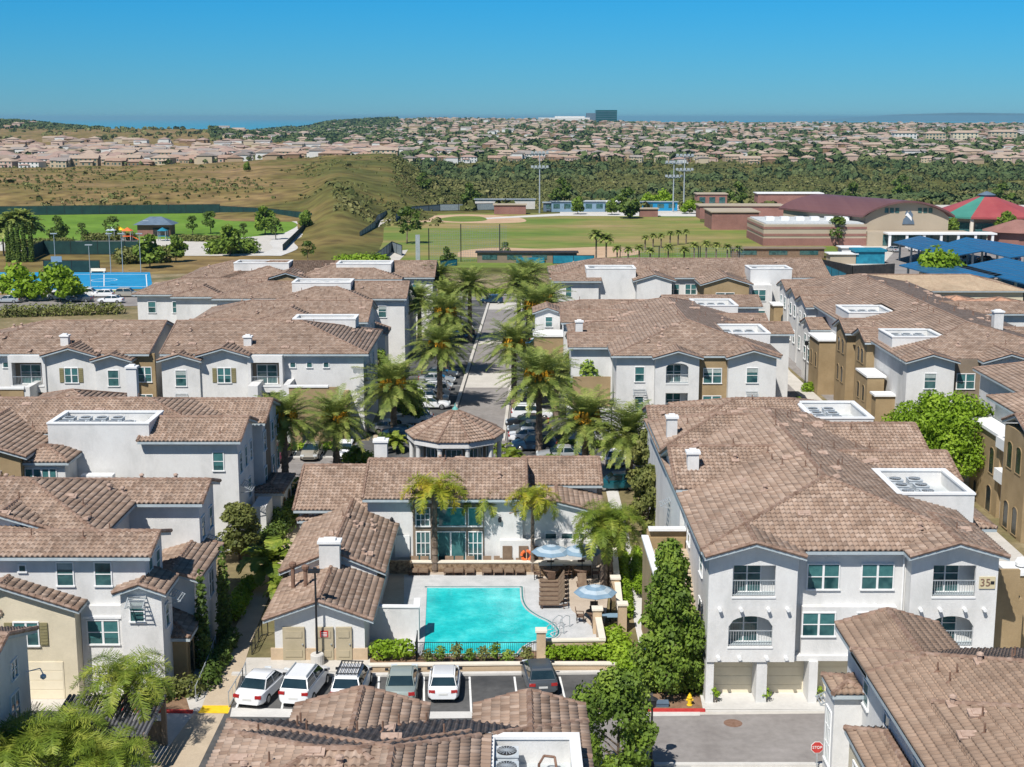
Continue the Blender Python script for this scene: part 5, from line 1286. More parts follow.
# pergola/trash enclosure at lower left
p = G(110, 762); r = empty('trellis_shelter', p, 'dark corrugated roofed shelter half hidden under the bottom left palms', 'shelter')
c = MB()
for i in range(24):
    x = p.x-2.6+i*.22; c.tube((x, p.y-2, 2.4), (x, p.y+2.2, 2.75), .10, .10, 6)
c.build('roof', M['flatroof'] if 0 else mat('dark_corrugated', [(.09,.09,.10),(.14,.14,.15)], .6, 2), r)
for sx in (-2.4, 0, 2.4):
    for sy in (-1.8, 2.0): c = MB(); c.box(p.x+sx-.12,p.x+sx+.12,p.y+sy-.12,p.y+sy+.12,0,2.45); c.build('post', M['dkbrown'], r)
c = MB(); c.box(p.x-2.5,p.x+2.5,p.y+2.05,p.y+2.2,0,1.3); c.box(p.x-2.6,p.x-2.45,p.y-1.8,p.y+2,0,1.3); c.build('low_wall', M['dkbrown'], r)
# ================================================================ CARS
def paint(name, col, metal=.3): return mat(name, [sc(col, .94), col], .28, 1.5, 2, metal=metal, spec=.6, coord='obj')
PAINT = {k: paint('car_paint_'+k, c, mt) for k, c, mt in (('white', (.74,.75,.76), 0), ('silver', (.48,.50,.51), .4), ('sage', (.40,.46,.42), .4), ('grey', (.10,.115,.13), .4), ('black', (.014,.016,.02), .1), ('navy', (.012,.04,.085), .2), ('blue', (.02,.10,.22), .2), ('champagne', (.47,.44,.37), .4), ('teal', (.01,.10,.13), .2), ('maroon', (.09,.02,.03), .2), ('red', (.4,.03,.03), .1))}
M['tyre'] = mat('tyre_rubber', (.018,.018,.018), .85); M['rim'] = mat('alloy_rim', (.45,.46,.47), .3, metal=.8); M['cglass'] = mat('car_glass', [(.01,.022,.028),(.02,.04,.048)], .04, .8, 2, spec=.9)
M['tail'] = mat('tail_lamp_red', (.35,.015,.015), .2, spec=.6); M['head'] = mat('head_lamp_glass', (.62,.66,.68), .1, spec=.8); M['plate'] = mat('number_plate', (.6,.6,.58), .5)
def car_proto(kind):
    """front towards +Y, length along Y"""
    L, Wd = {'sedan': (4.7, 1.82), 'suv': (4.65, 1.88), 'hatch': (4.1, 1.76), 'pickup': (5.5, 1.95)}[kind]
    r = empty({'sedan':'sedan_car','suv':'suv_car','hatch':'hatchback_car','pickup':'pickup_truck'}[kind], (0,0,0), 'x', 'car', 'parked cars')
    hl = L/2
    belt = {'sedan': .90, 'suv': 1.06, 'hatch': .95, 'pickup': 1.08}[kind]; rf = {'sedan': 1.44, 'suv': 1.70, 'hatch': 1.50, 'pickup': 1.80}[kind]
    # stations y, half width, hood/deck height
    if kind == 'sedan': S = [(-hl,.70,.72),(-hl+.12,.82,.90),(-hl+.5,.88,.96),(-hl+1.0,.91,.97),(-.4,.91,.93),(.7,.91,.92),(1.1,.90,.92),(1.9,.86,.80),(hl-.15,.76,.68),(hl,.62,.58)]
    elif kind == 'pickup': S = [(-hl,.90,1.0),(-hl+.1,.95,1.10),(-hl+1.0,.97,1.12),(-.8,.97,1.12),(.6,.97,1.10),(1.2,.97,1.14),(2.2,.94,1.08),(hl-.12,.88,.98),(hl,.80,.85)]
    else: S = [(-hl,.76,.80),(-hl+.10,.86,belt+.02),(-hl+.6,.91,belt+.04),(-.4,.93,belt),(.8,.93,belt-.02),(1.15,.92,belt-.01),(hl-.5,.88,belt-.12),(hl-.13,.78,belt-.22),(hl,.66,belt-.40)]
    V = []; n = 10
    for y, hw, zt in S:
        zb = .22 if abs(y) < hl-.3 else .32
        prof = [(hw*.86,zb),(hw*.99,zb+.12),(hw*1.0,zb+(zt-zb)*.55),(hw*.96,zt-.07),(hw*.78,zt)]
        ring = prof+[(-a, c_) for a, c_ in prof[::-1]]; V.append([(a, y, c_) for a, c_ in ring])
    vs = [p_ for ring in V for p_ in ring]; fs = []
    for i in range(len(S)-1):
        for j in range(n): a = i*n+j; b_ = i*n+(j+1) % n; fs.append((a, a+n, b_+n, b_))
    fs += [tuple(range(n)), tuple(range((len(S)-1)*n, len(S)*n))[::-1]]
    # cabin
    c0, c1, c2, c3 = {'sedan': (-1.75,-.95,.25,1.15), 'suv': (-hl+.12,-hl+.55,.35,1.15), 'hatch': (-hl+.15,-hl+.65,.25,1.1), 'pickup': (-.75,-.55,.75,1.4)}[kind]
    wb, wt = Wd/2*.93, Wd/2*.72; z0 = belt-.06
    cab = MB(); cab.add(vs, fs)
    q = [(-wb,c0,z0),(wb,c0,z0),(wb,c3,z0),(-wb,c3,z0),(-wt,c1,rf),(wt,c1,rf),(wt,c2,rf),(-wt,c2,rf)]
    me = bpy.data.meshes.new('body'); me.from_pydata(cab.v, [], cab.f); bm = bmesh.new(); bm.from_mesh(me)
    bb = bmesh.new(); qs = [bb.verts.new(p_) for p_ in q]
    for f_ in [(0,3,2,1),(4,5,6,7),(0,1,5,4),(1,2,6,5),(2,3,7,6),(3,0,4,7)]: bb.faces.new([qs[k] for k in f_])
    bmesh.ops.bevel(bb, geom=[e_ for e_ in bb.edges], offset=.07, segments=2, affect='EDGES'); m2 = bpy.data.meshes.new('c'); bb.to_mesh(m2); bm.from_mesh(m2)
    if kind == 'pickup':
        pass
    bmesh.ops.recalc_face_normals(bm, faces=bm.faces); bm.to_mesh(me); me.materials.append(PAINT['white']); me.polygons.foreach_set('use_smooth', [False]*len(me.polygons))
    for po in me.polygons: po.use_smooth = True
    try: me.set_sharp_from_angle(angle=R(38))
    except Exception: pass
    body = link('body', me, r); bm.free(); bb.free()
    def gl(pts, nm, inset=.12, off=.012):
        P = [Vector(a) for a in pts]; c_ = sum(P, Vector())/4; nn = (P[1]-P[0]).cross(P[3]-P[0]).normalized()
        if nn.dot(c_-Vector((0,(c1+c2)/2,1.0))) < 0: nn = -nn
        I = [p_.lerp(c_, inset)+nn*off for p_ in P]; J = [p_-nn*.03 for p_ in I]
        b_ = MB(); b_.add(I+J, [(0,1,2,3),(4,7,6,5),(0,4,5,1),(1,5,6,2),(2,6,7,3),(3,7,4,0)]); link(nm, b_.mesh(nm, M['cglass']), r)
    q = [Vector(a) for a in q]
    up = lambda a, b_, t: a.lerp(b_, t)
    gl([up(q[2],q[6],.12), up(q[3],q[7],.12), up(q[7],q[6],0).lerp(q[3],.06), q[6].lerp(q[2],.06)], 'windscreen', .07)
    gl([up(q[0],q[4],.18), up(q[1],q[5],.18), q[5].lerp(q[1],.10), q[4].lerp(q[0],.10)], 'rear_window', .09)
    for sx, (a, d, e_, f_) in ((1,(q[1],q[2],q[6],q[5])), (-1,(q[0],q[3],q[7],q[4]))):
        m0, m1 = a.lerp(d,.5), f_.lerp(e_,.5)
        gl([a.lerp(f_,.15), m0.lerp(m1,.15), m1.lerp(m0,.1), f_.lerp(a,.1)], 'side_window', .09); gl([m0.lerp(m1,.15), d.lerp(e_,.15), e_.lerp(d,.1), m1.lerp(m0,.1)], 'side_window', .09)
        b_ = MB(); b_.obox(Vector((sx*(Wd/2+.06), c3-.25, belt+.06)), .2, .1, .14); link('wing_mirror', b_.mesh('wing_mirror', PAINT['black']), r)
        b_ = MB(); b_.obox(Vector((sx*Wd/2*.72, -hl+.06, .78 if kind != 'suv' else .92)), .36, .14, .17, sx*.12); link('tail_light', b_.mesh('tail_light', M['tail']), r)
        b_ = MB(); b_.obox(Vector((sx*Wd/2*.68, hl-.12, .66 if kind != 'pickup' else .85)), .38, .16, .15, -sx*.2); link('headlight', b_.mesh('headlight', M['head']), r)
        for y in (-hl*.58, hl*.60):
            b_ = MB(); b_.tube((sx*(Wd/2-.22), y, .33), (sx*(Wd/2+.005), y, .33), .33, .33, 18); w_ = link('wheel', b_.mesh('wheel', M['tyre']), r)
            b_ = MB(); b_.tube((sx*(Wd/2), y, .33), (sx*(Wd/2+.015), y, .33), .21, .19, 12); link('rim', b_.mesh('rim', M['rim']), w_)
    b_ = MB(); b_.box(-.26,.26,-hl-.015,-hl+.03,.56,.68); link('number_plate', b_.mesh('number_plate', M['plate']), r)
    b_ = MB(); b_.box(-.55,.55,hl-.05,hl+.012,.38,.52); link('grille', b_.mesh('grille', M['dark']), r)
    if kind == 'suv':
        b_ = MB(); [b_.bar((sx*wt*.9, c1+.1, rf+.05), (sx*wt*.9, c2-.1, rf+.05), .05) for sx in (-1,1)]; link('roof_rail', b_.mesh('roof_rail', M['steel']), r)
    if kind == 'pickup':
        b_ = MB(); b_.box(-.78,.78,-hl+.15,-.85,1.09,1.135); link('cargo_bed', b_.mesh('cargo_bed', M['dark']), r)
    return r
CP = {k: car_proto(k) for k in ('sedan', 'suv', 'hatch')}; CU = {k: 0 for k in CP}
def car(kind, col, x, y, rz, label, z=0.02, rack=False):
    o = CP[kind] if not CU[kind] else copy_tree(CP[kind])
    if True:
        for ch in o.children:
            if ch.name.split('.')[0] == 'body': ch.material_slots[0].link = 'OBJECT'; ch.material_slots[0].material = PAINT[col]
    CU[kind] = 1; o.location = (x, y, z); o.rotation_euler = (0, 0, rz); o['label'] = label; ORG[o.name] = Vector((x, y, z))
    if rack:
        b_ = MB()
        for i in range(7): b_.bar((-.62+i*.205, -1.5, 1.82), (-.62+i*.205, .4, 1.82), .04)
        for yy in (-1.5, -.55, .4): b_.bar((-.66, yy, 1.8), (.66, yy, 1.8), .05)
        for sx in (-.6,.6):
            for yy in (-1.4,.3): b_.bar((sx,yy,1.68), (sx,yy,1.8), .05)
        link('roof_rack', b_.mesh('roof_rack', M['iron']), o)
    return o
def at(px, py): p = G(px, py); return p.x, p.y
row = [('sedan','white',263.5,694,R(-13),'white sports sedan parked first from the left below the storage doors'),
       ('suv','white',305.5,693,R(-9),'white crossover parked second from the left beside the lamp base'),
       ('suv','white',352,693,R(-3),'white off-roader with a black roof rack, third from the left'),
       ('sedan','sage',402.5,691,R(1),'pale green sedan, fourth in the front parking row'),
       ('hatch','white',444.5,690.5,R(0.5),'white hatchback parked before the iron pool fence'),
       ('hatch','grey',539,684,R(6),'dark grey hatchback alone at the right of the front parking row')]
for k, c_, px, py, rz, lab in row:
    x, y = at(px, py); car(k, c_, x, y, rz, lab, rack=('rack' in lab))
# cross-alley stalls behind the clubhouse (facing us)
for k, c_, px, py, rz, lab in (('hatch','teal',262,458,math.pi,'teal car half hidden at the left end of the alley stalls'), ('sedan','maroon',281,459,math.pi,'dark maroon sedan between the left alley palms'), ('sedan','champagne',312,457,math.pi,'champagne sedan facing the alley between two palms'), ('hatch','white',346,457,math.pi,'white hatchback beside the second alley palm trunk'),
       ('sedan','white',614,463,0,'white sedan parked alone in the right alley stall'), ('hatch','grey',640,461,0,'grey hatchback behind the rightmost street palm trunk'), ('suv','navy',583,459,0,'dark blue crossover behind the palm trunk at the alley'),
       ('sedan','navy',302,496,R(25),'dark blue car parked beyond the clubhouse roof on the left'), ('hatch','teal',616,489,R(95),'teal car passing in the alley right of the clubhouse')):
    x, y = at(px, py); car(k, c_, x, y, rz, lab)
# stalls on each side of the street (across)
Lc = [('sedan','white',392,433,'white sedan nearest the rotunda on the left of the street'),('sedan','navy',404,439,'blue car tucked behind the rotunda on its left'),('suv','white',412,424,'white crossover left of the rotunda roof'),('sedan','white',430,408.5,'white sedan fourth up the left row of stalls'),('sedan','silver',429,402,'silver sedan fifth up the left row of stalls'),('suv','white',431,396,'white crossover sixth up the left row of stalls'),('sedan','silver',434,390,'pale sedan seventh up the left row of stalls'),('sedan','silver',437,384,'silver sedan eighth up the left row of stalls'),('sedan','grey',440,378,'grey car ninth up the left row, under the palm'),
      ('sedan','navy',458,341,'dark blue car in the left stalls near the far palms'),('suv','black',460,336,'black crossover behind the dark blue car on the left')]
for k, c_, px, py, lab in Lc: x, y = at(px, py); car(k, c_, x, y, -math.pi/2 if 'sedan' in k else math.pi/2, lab)
Rc = [('suv','white',532,419,'long white crossover first of the right street stalls'),('sedan','black',527,427,'black sedan in front of the long white crossover'),('sedan','grey',529,434,'dark grey sedan third in the right street stalls'),('sedan','white',531,441.5,'white sedan fourth in the right street stalls'),('suv','navy',534,450,'navy crossover nearest the clubhouse on the right'),('sedan','silver',560,460,'silver blue sedan beside the palm trunk at the right of the clubhouse roof'),
      ('sedan','white',546,345,'white car in the far right street stalls'),('hatch','black',536,349,'black hatchback in the far right street stalls'),('sedan','silver',538,395,'silver car under the large right palm'),('hatch','navy',492,303,'blue hatchback crossing the far end of the street')]
for k, c_, px, py, lab in Rc: x, y = at(px, py); car(k, c_, x, y, math.pi/2 if c_ != 'white' else -math.pi/2, lab)
# cars on the rear road, left
for i, (k, c_, px, py, lab) in enumerate((('suv','black',27,297,'black pickup-like crossover under the left court tree'),('sedan','silver',8,303,'silver car at the left edge of the rear road'),('sedan','white',60,299.5,'white car behind the second court tree'),('sedan','grey',80,302,'grey car between court trees on the rear road'),('suv','white',90,297,'white crossover in the middle of the rear road'),('sedan','white',111,303,'white sedan nearest the roof on the rear road'),('suv','champagne',128,297,'beige crossover at the right end of the rear road'),('hatch','white',103,297.3,'small white hatchback on the far side of the rear road'))):
    x, y = at(px, py); car(k, c_, x, y, math.pi/2 if i % 2 else -math.pi/2, lab)
x, y = at(908, 478); car('suv', 'navy', x, y, R(20), 'dark blue car in the shade of the big bright tree at right'); x, y = at(893, 468); car('sedan', 'black', x, y, R(20), 'black car parked beneath the big bright tree at right')
# ================================================================ PLANTS
def quads(C, A, B):   # centres, half axes -> quads
    V = np.stack([C-A-B, C+A-B, C+A+B, C-A+B], 1).reshape(-1, 3); n = len(C); return V, np.arange(n*4).reshape(n, 4)
def rdir(n, r): v = r.normal(size=(n, 3)); return v/np.linalg.norm(v, axis=1)[:, None]
def crown_mesh(name, clumps, n, leaf, m, seed, aspect=.6, fill=.35):
    """clumps: array (k,4) centre+radius; n leaves in total spread over the clumps' outer shells"""
    r = np.random.default_rng(seed); cl = np.array(clumps, float); wgt = cl[:, 3]**2; idx = r.choice(len(cl), n, p=wgt/wgt.sum())
    d = rdir(n, r); rad = cl[idx, 3]*(1-fill*r.random(n)**1.5)*(.85+.3*r.random(n)); C = cl[idx, :3]+d*rad[:, None]*np.array([1, 1, .78])
    nn = d*.8+rdir(n, r)*.75+np.array([0, 0, .35]); nn /= np.linalg.norm(nn, axis=1)[:, None]
    a = np.cross(nn, rdir(n, r)); a /= np.linalg.norm(a, axis=1)[:, None]; b_ = np.cross(nn, a); s = leaf*(.6+.8*r.random(n))[:, None]
    V, Fq = quads(C, a*s, b_*s*aspect); return np_mesh(name, V, Fq, m)
def tree_parts(shape, h, rad, seed, trunk_h, k=26, cr=.3):
    """returns clumps + limbs"""
    r = random.Random(seed); cl = []; mb = MB(); lean = (r.uniform(-.25,.25), r.uniform(-.25,.25))
    pts = [(0,0,-.1), (lean[0]*.4, lean[1]*.4, trunk_h*.6), (lean[0], lean[1], trunk_h), (lean[0]*1.2, lean[1]*1.3, h*.72)]
    rr = .045*h**.8*.62; mb.path(pts, [rr*1.25, rr, rr*.8, rr*.3], 9)
    for i in range(k):
        t = (i+.5)/k; a = i*2.39996+r.uniform(-.4,.4)
        if shape == 'cone': z = trunk_h+(h-trunk_h)*t; rm = rad*(1-t)**.75*(.75+.5*r.random())
        elif shape == 'flat': z = trunk_h+(h-trunk_h)*(.35+.6*r.random()); rm = rad*math.sqrt(t)*(.85+.3*r.random()); z -= (rm/rad)**2*(h-trunk_h)*.35
        else: u = r.random(); z = trunk_h+(h-trunk_h)*u; rm = rad*math.sqrt(max(.05, 1-(2*u-.9)**2))*(.55+.5*r.random())
        c = (rm*.8*math.cos(a), rm*.8*math.sin(a), z); cr_ = rad*cr*(.75+.6*r.random()); cl.append((*c, cr_))
        if i % 2 == 0:
            zs = max(trunk_h*.55, min(c[2]-.3*rm-.2, h*.7)); f_ = min(1, max(0, zs/(h*.72))); mid = (c[0]*.5+lean[0]*.5, c[1]*.5+lean[1]*.5, (zs+c[2])/2+.1)
            mb.path([(lean[0]*f_, lean[1]*f_, zs), mid, c], [rr*.42, rr*.28, rr*.1], 6)
    return cl, mb
TREES = {}
def tree_proto(key, name, shape, h, rad, seed, trunk_h, n, leaf, m, k=26, cr=.3):
    cl, mb = tree_parts(shape, h, rad, seed, trunk_h, k, cr)
    TREES[key] = (name, crown_mesh('crown', cl, n, leaf, M[m], seed), mb.mesh('trunk', M['bark'], smooth=True))
def tree(key, loc, label, s=1, rz=0, cat='tree', group=None):
    name, cm, tm = TREES[key]; r = empty(name, loc, label, cat, group, rz); r.scale = s if hasattr(s, '__len__') else (s,)*3
    link('crown', cm, r); link('trunk', tm, r); return r
tree_proto('pyr', 'broadleaf_tree', 'cone', 9.0, 2.3, 3, 1.2, 12000, .105, 'leaf', 60, .30)
tree_proto('young', 'broadleaf_tree', 'round', 6.6, 2.6, 5, 1.4, 8500, .10, 'leaf', 44, .27)
tree_proto('big', 'spreading_tree', 'flat', 9.0, 6.4, 8, 2.0, 34000, .11, 'leaf_br', 120, .165)
tree_proto('mid', 'broadleaf_tree', 'round', 6.0, 2.4, 11, 1.4, 3500, .15, 'leaf', 30, .3)
tree_proto('midol', 'broadleaf_tree', 'round', 6.0, 2.4, 12, 1.2, 4000, .14, 'leaf_ol', 34, .28)
tree_proto('far', 'park_tree', 'round', 6.0, 2.8, 14, 1.6, 900, .32, 'leaf', 18, .34)
tree_proto('fardk', 'park_tree', 'round', 7.0, 3.0, 15, 1.2, 900, .34, 'leaf_dk', 18, .36)
tree_proto('farbr', 'park_tree', 'flat', 6.0, 4.4, 16, 1.5, 1500, .30, 'leaf_br', 24, .28)
tree_proto('sparse', 'park_tree', 'round', 5.0, 2.2, 17, 1.8, 420, .22, 'leaf_dk', 12, .3)
tree('pyr', G(668, 694), 'tall dark green pyramid tree beside the white block by the hydrant', (.86,.86,1.0))
tree('young', (5.2, 64.5, 0), 'young leafy tree at the bottom, right of the tiled roof', (.86,.86,.95))
tree('big', (38.6, 121.5, 0), 'big bright green spreading tree at right between the blocks', (1.02, .9, 1.0))
tree('midol', G(648, 540), 'slender olive tree right of the queen palms', (.7,.7,.95)); tree('midol', G(658, 520), 'sparse olive tree against the left side of the large white block', (.75,.75,1.15), 2)
tree('mid', G(590, 425), 'round green tree behind the right hand street palms', 1.15); tree('midol', G(620, 420), 'olive green tree before the stairs of the second right block', 1.25, 1); tree('mid', G(640, 412), 'dark tree by the white wall of the second right block', .85, 2)
tree('midol', G(648, 500), 'leafy olive tree by the rear left corner of the large white block', (.8,.8,1.0), 3); tree('mid', G(655, 478), 'green tree between the rightmost palm and the white block', (.8,.8,1.0), 1)
tree('mid', G(606, 408), 'green tree between the two largest right hand palms and the stair wall', 1.0, 4); tree('midol', G(575, 398), 'olive tree at the kerb end behind the large palm', .9, 5); tree('mid', G(588, 372), 'small tree before the brown stair tower', .8, 5)
tree('mid', G(412, 425), 'green tree behind the left row of parked cars', .8, 1); tree('midol', G(240, 560), 'olive shrubby tree at the corner of the left middle block', (.85,.85,.7), 2)
tree('mid', G(378, 396), 'green tree beside the left twin block', .9, 3); tree('midol', G(225, 412), 'yellow-green tree in front of the brown gap of the twin blocks', .55, 1); tree('mid', G(97, 414), 'small leafy tree before the left twin block balcony', .55, 1)
# ---- date palms
def frond_set(nf, L, nl, ll, lw, el0, el1, droop, m, name, seed, side=.55, up=0, plume=.12):
    r = np.random.default_rng(seed); Vs = []; tot = 0
    A = []; B = []; C = []
    rb = MB()
    for i in range(nf):
        az = i*2.39996+r.uniform(-.2,.2); t0 = (i+.5)/nf; el = el0+(el1-el0)*t0+r.uniform(-.08,.08); Lf = L*(.85+.3*r.random())*(1-.25*max(0, (el-.9)))
        n = 9; p = np.array([0., 0., 0.]); pts = [p.copy()]; e = el
        for k in range(n):
            e = el-droop*((k+1)/n)**1.4*(1.0 if el > -.2 else .4); d = np.array([math.cos(az)*math.cos(e), math.sin(az)*math.cos(e), math.sin(e)]); p = p+d*Lf/n; pts.append(p.copy())
        pts = np.array(pts); rb.path([tuple(q) for q in pts[::3]], [.035, .028, .018, .008], 4)
        sv = np.array([-math.sin(az), math.cos(az), 0])
        for j in range(nl):
            t = .10+.90*j/(nl-1); f_ = t*n; k = min(int(f_), n-1); q = pts[k]+(pts[k+1]-pts[k])*(f_-k); tn = pts[k+1]-pts[k]; tn /= np.linalg.norm(tn)
            le = ll*(.35+.65*math.sin(math.pi*min(1, (t*.9+.08))))*(.85+.3*r.random())
            nrm = np.cross(sv, tn); nrm = nrm if nrm[2] > 0 else -nrm
            for sg in (-1, 1):
                dr = sv*sg*.8+tn*side+nrm*(.30+up+r.normal()*plume)+np.array([0,0,-.42*(1-up)])*(.5+r.random()*.8)+tn*r.normal()*plume*.5; dr /= np.linalg.norm(dr)
                wv = np.cross(dr, nrm); wv /= (np.linalg.norm(wv)+1e-9)
                C.append(q+dr*le/2); A.append(dr*le/2); B.append(wv*lw/2)
    V, Fq = quads(np.array(C), np.array(A), np.array(B)); k = len(V); rv = np.array([tuple(v) for v in rb.v]); rf_ = [f for f in rb.f if len(f) == 4]
    V = np.vstack([V, rv]); Fq = np.vstack([Fq, np.array(rf_)+k]); return np_mesh(name, V, Fq, m)
def palm_trunk(h, r0, r1, seed, swell=True):
    r = random.Random(seed); mb = MB(); n = int(h/.28)
    pts = []
    for i in range(n):
        z = h*i/n; t = i/n; q = r0+(r1-r0)*t; q *= (1.06 if i % 2 else .94); mb.tube((0,0,z), (0,0,z+h/n), q*1.08, q*.92, 9, cap=False)
    if swell: mb.lathe((0,0,h-.9), [(r1*.9,0),(r1*1.5,.4),(r1*1.7,.8),(r1*.8,1.2)], 10)
    return mb
crownsD = [frond_set(82, 4.2, 42, .58, .05, -.45, 1.4, .95, M['palm'], 'crown', 20+i) for i in range(3)]
def fruit(seed, n=6):
    r = random.Random(seed); out = MB()
    for i in range(n):
        a = r.uniform(0, 6.28); p = (math.cos(a)*.35, math.sin(a)*.35, .1)
        for k in range(9):
            a2 = a+r.uniform(-.35,.35); q = (math.cos(a2)*1.15, math.sin(a2)*1.15, .55+r.uniform(-.3,.35)); out.bar(p, q, .07, .06); out.bar(q, (q[0]*1.15,q[1]*1.15,q[2]-.5), .13, .13)
    return out
fr_m = [fruit(5, 8).mesh('fruit_cluster', M['fruit']), fruit(9, 7).mesh('fruit_cluster', M['fruit'])]
skirt = frond_set(16, 1.6, 9, .35, .07, -1.0, -.5, .5, M['deadfrond'], 'dead_frond_skirt', 77)
tr_m = {}
def date_palm(px, py, cy, label, s=1.0, fr=True, i=0, z=0):
    p = G(px, py, z); top = Q(px, cy, p.y); h = max(4.5, top.z-z-.2); hk = round(h*2)/2
    if hk not in tr_m: tr_m[hk] = palm_trunk(hk, .36, .27, int(hk*10)).mesh('trunk', M['trunk'])
    r = empty('date_palm', p, label, 'palm tree', 'date palms along the street', i*1.1)
    link('trunk', tr_m[hk], r); link('crown', crownsD[i % 3], r, (0,0,hk), i*.7, s); link('dead_frond_skirt', skirt, r, (0,0,hk-.1), 0, s)
    if fr: link('fruit_cluster', fr_m[i % 2], r, (0,0,hk+.1), i*1.9, s)
    return r
DP = [(286,497,415,'date palm nearest on the left, its dark trunk rising from the alley',.92,True),(337,478,418,'date palm second on the left, between parked cars',.95,True),
 (394,438,384,'date palm left of the rotunda with orange fruit stalks',1.05,True),(440,407,346,'date palm on the left kerb behind the rotunda',1.0,True),(446,376,312,'fourth date palm up the left kerb, orange fruit showing',1.1,True),(470,342,284,'fifth date palm up the left side of the street',1.0,False),(447,345,296,'date palm just left of the fifth one, behind its neighbour',.95,False),(440,330,275,'dark date palm beside the last left block',.8,False),
 (539,453,378,'largest date palm right of the street, above the dark parked cars',1.12,True),(585,484,418,'date palm rising by the end of the clubhouse roof',1.02,True),(629,488,432,'rightmost date palm beside the large white block',1.0,False),(514,410,346,'date palm on the right kerb hanging over the road',1.0,True),(536,368,306,'tall full date palm far up the right kerb',1.22,True),(519,342,284,'second last date palm up the right kerb',1.0,False),(528,335,276,'last date palm up the right kerb',1.0,False),
 (420,352,300,'date palm between the left kerb row and the white blocks',.85,False),(548,352,300,'date palm just right of the tall full one up the right side',.9,True),(556,418,372,'date palm behind the largest right hand palm',.8,False)]
for i, (px, py, cy, lab, s, fr) in enumerate(DP): date_palm(px, py, cy, lab, s, fr, i)
# ---- queen palms
crownsQ = [frond_set(15, 3.0, 80, .60, .035, .15, 1.25, 2.2, M['palm_y'], 'crown', 41, .35, plume=.3), frond_set(14, 2.8, 80, .58, .035, .1, 1.3, 2.1, M['palm_q'], 'crown', 42, .35, plume=.35),
           frond_set(23, 3.8, 110, .75, .03, .0, 1.35, 2.0, M['palm_q'], 'crown', 43, .3, plume=.28)]
def queen(px, py, cy, label, k, s=1, r0=.2, Y=None, rz=0, h=None):
    p = G(px, py) if Y is None else Q(px, py, Y); p.z = 0; hh = h or Q(px, cy, p.y).z
    r = empty('queen_palm', p, label, 'palm tree', 'feathery queen palms', rz); link('trunk', palm_trunk(hh, r0, r0*.75, int(px), False).mesh('trunk', M['trunk']), r)
    link('crown', crownsQ[k], r, (0,0,hh-.1), rz, s); return r
queen(435, 573, 489, 'queen palm with long yellow fronds in front of the tall windows', 0, 1.05, .25, rz=.4); queen(483, 566, 500, 'short queen palm between the two yellow fronded ones', 1, .78, .22, rz=1); queen(532.5, 573, 497, 'queen palm right of the life ring with yellow-green fronds', 0, .85, .16, rz=2.4)
for i, (px, py, cy) in enumerate(((604, 590, 530), (609, 588, 520))): queen(px, py, cy, ['left stem of the dense green queen palm pair right of the umbrellas', 'right stem of the dense green queen palm pair right of the umbrellas'][i], 2, .82, .28, rz=i*1.2)
queen(130, 748, 680, 'feathery palm with hanging fronds before the white gabled bay', 2, .86, .22, rz=.5); queen(60, 790, 738, 'bright feathery palm filling the bottom left corner', 2, .95, .22, rz=1.7); queen(112, 805, 758, 'lower feathery palm at the bottom left beside the drive', 2, .75, .2, rz=3)
queen(20, 800, 748, 'feathery palm cut off by the bottom left corner', 2, .85, .2, rz=2)
# ---- shrubs, hedges, cypresses, banana-like plants
def shrub_mesh(name, x0, y0, x1, y1, w, h, m, n, leaf, seed):
    r = np.random.default_rng(seed); L = math.hypot(x1-x0, y1-y0); k = max(2, int(L/.55)); cl = []
    for i in range(k):
        t = (i+.5)/k; cl.append((x0+(x1-x0)*t+r.uniform(-.1,.1)*w, y0+(y1-y0)*t+r.uniform(-.1,.1)*w, h*.5*(.85+.3*r.random()), max(w, .5)*.5*(.9+.3*r.random())))
        cl.append((x0+(x1-x0)*t, y0+(y1-y0)*t, h*.75, w*.36))
    return crown_mesh(name, [(a-x0, b_-y0, c, d) for a, b_, c, d in cl], n, leaf, M[m], seed)
def hedge(p, q, w, h, m, label, cat='hedge', name='hedge', leaf=.09, dens=260, seed=1):
    p, q = G(*p), G(*q); L = (q-p).length; me = shrub_mesh('foliage', p.x, p.y, q.x, q.y, w, h, m, int(dens*(L+w)), leaf, seed); r = empty(name, (p.x, p.y, 0), label, cat)
    link('foliage', me, r); s_ = MB()
    for i in range(max(2, int(L/.8))):
        t = (i+.5)/max(2, int(L/.8)); s_.tube(p.lerp(q, t)+Vector((0,0,-.02)), p.lerp(q, t)+Vector((.05,0,h*.6)), .03, .015, 5)
    s_.build('stem', M['bark'], r); return r
hedge((375,660),(412,659),1.2,1.3,'leaf_br','yellow-green shrubs below the white pool wall',seed=1); hedge((548,661),(612,660),1.1,1.0,'leaf_br','bright hedge in front of the tan terrace wall',seed=2)
for i, (px, k_) in enumerate(((428,'leaf_ol'),(441,'leaf'),(457,'leaf_ol'),(470,'leaf'),(483,'leaf_ol'),(495,'leaf'),(508,'leaf'),(527,'leaf_ol'))):
    hedge((px-2.5,664),(px+2.5,664),.8,1.0+.25*(i%3),k_,'%s small bush from the left along the iron pool fence' % nth[i].capitalize(),'shrub','shrub',.07,160,i+10)
hedge((612,640),(634,690),1.7,1.0,'leaf_br','bright rounded hedge curving down beside the side footpath',seed=4); hedge((640,690),(700,694),1.8,1.1,'leaf','green shrub bed under the tall pyramid tree',seed=5); hedge((622,560),(627,620),.9,1.1,'leaf_br','narrow hedge along the left edge of the side footpath',seed=6)
hedge((636,560),(640,600),.9,1.3,'leaf_br','narrow shrubs between the side footpath and the brown stair wall',seed=7)
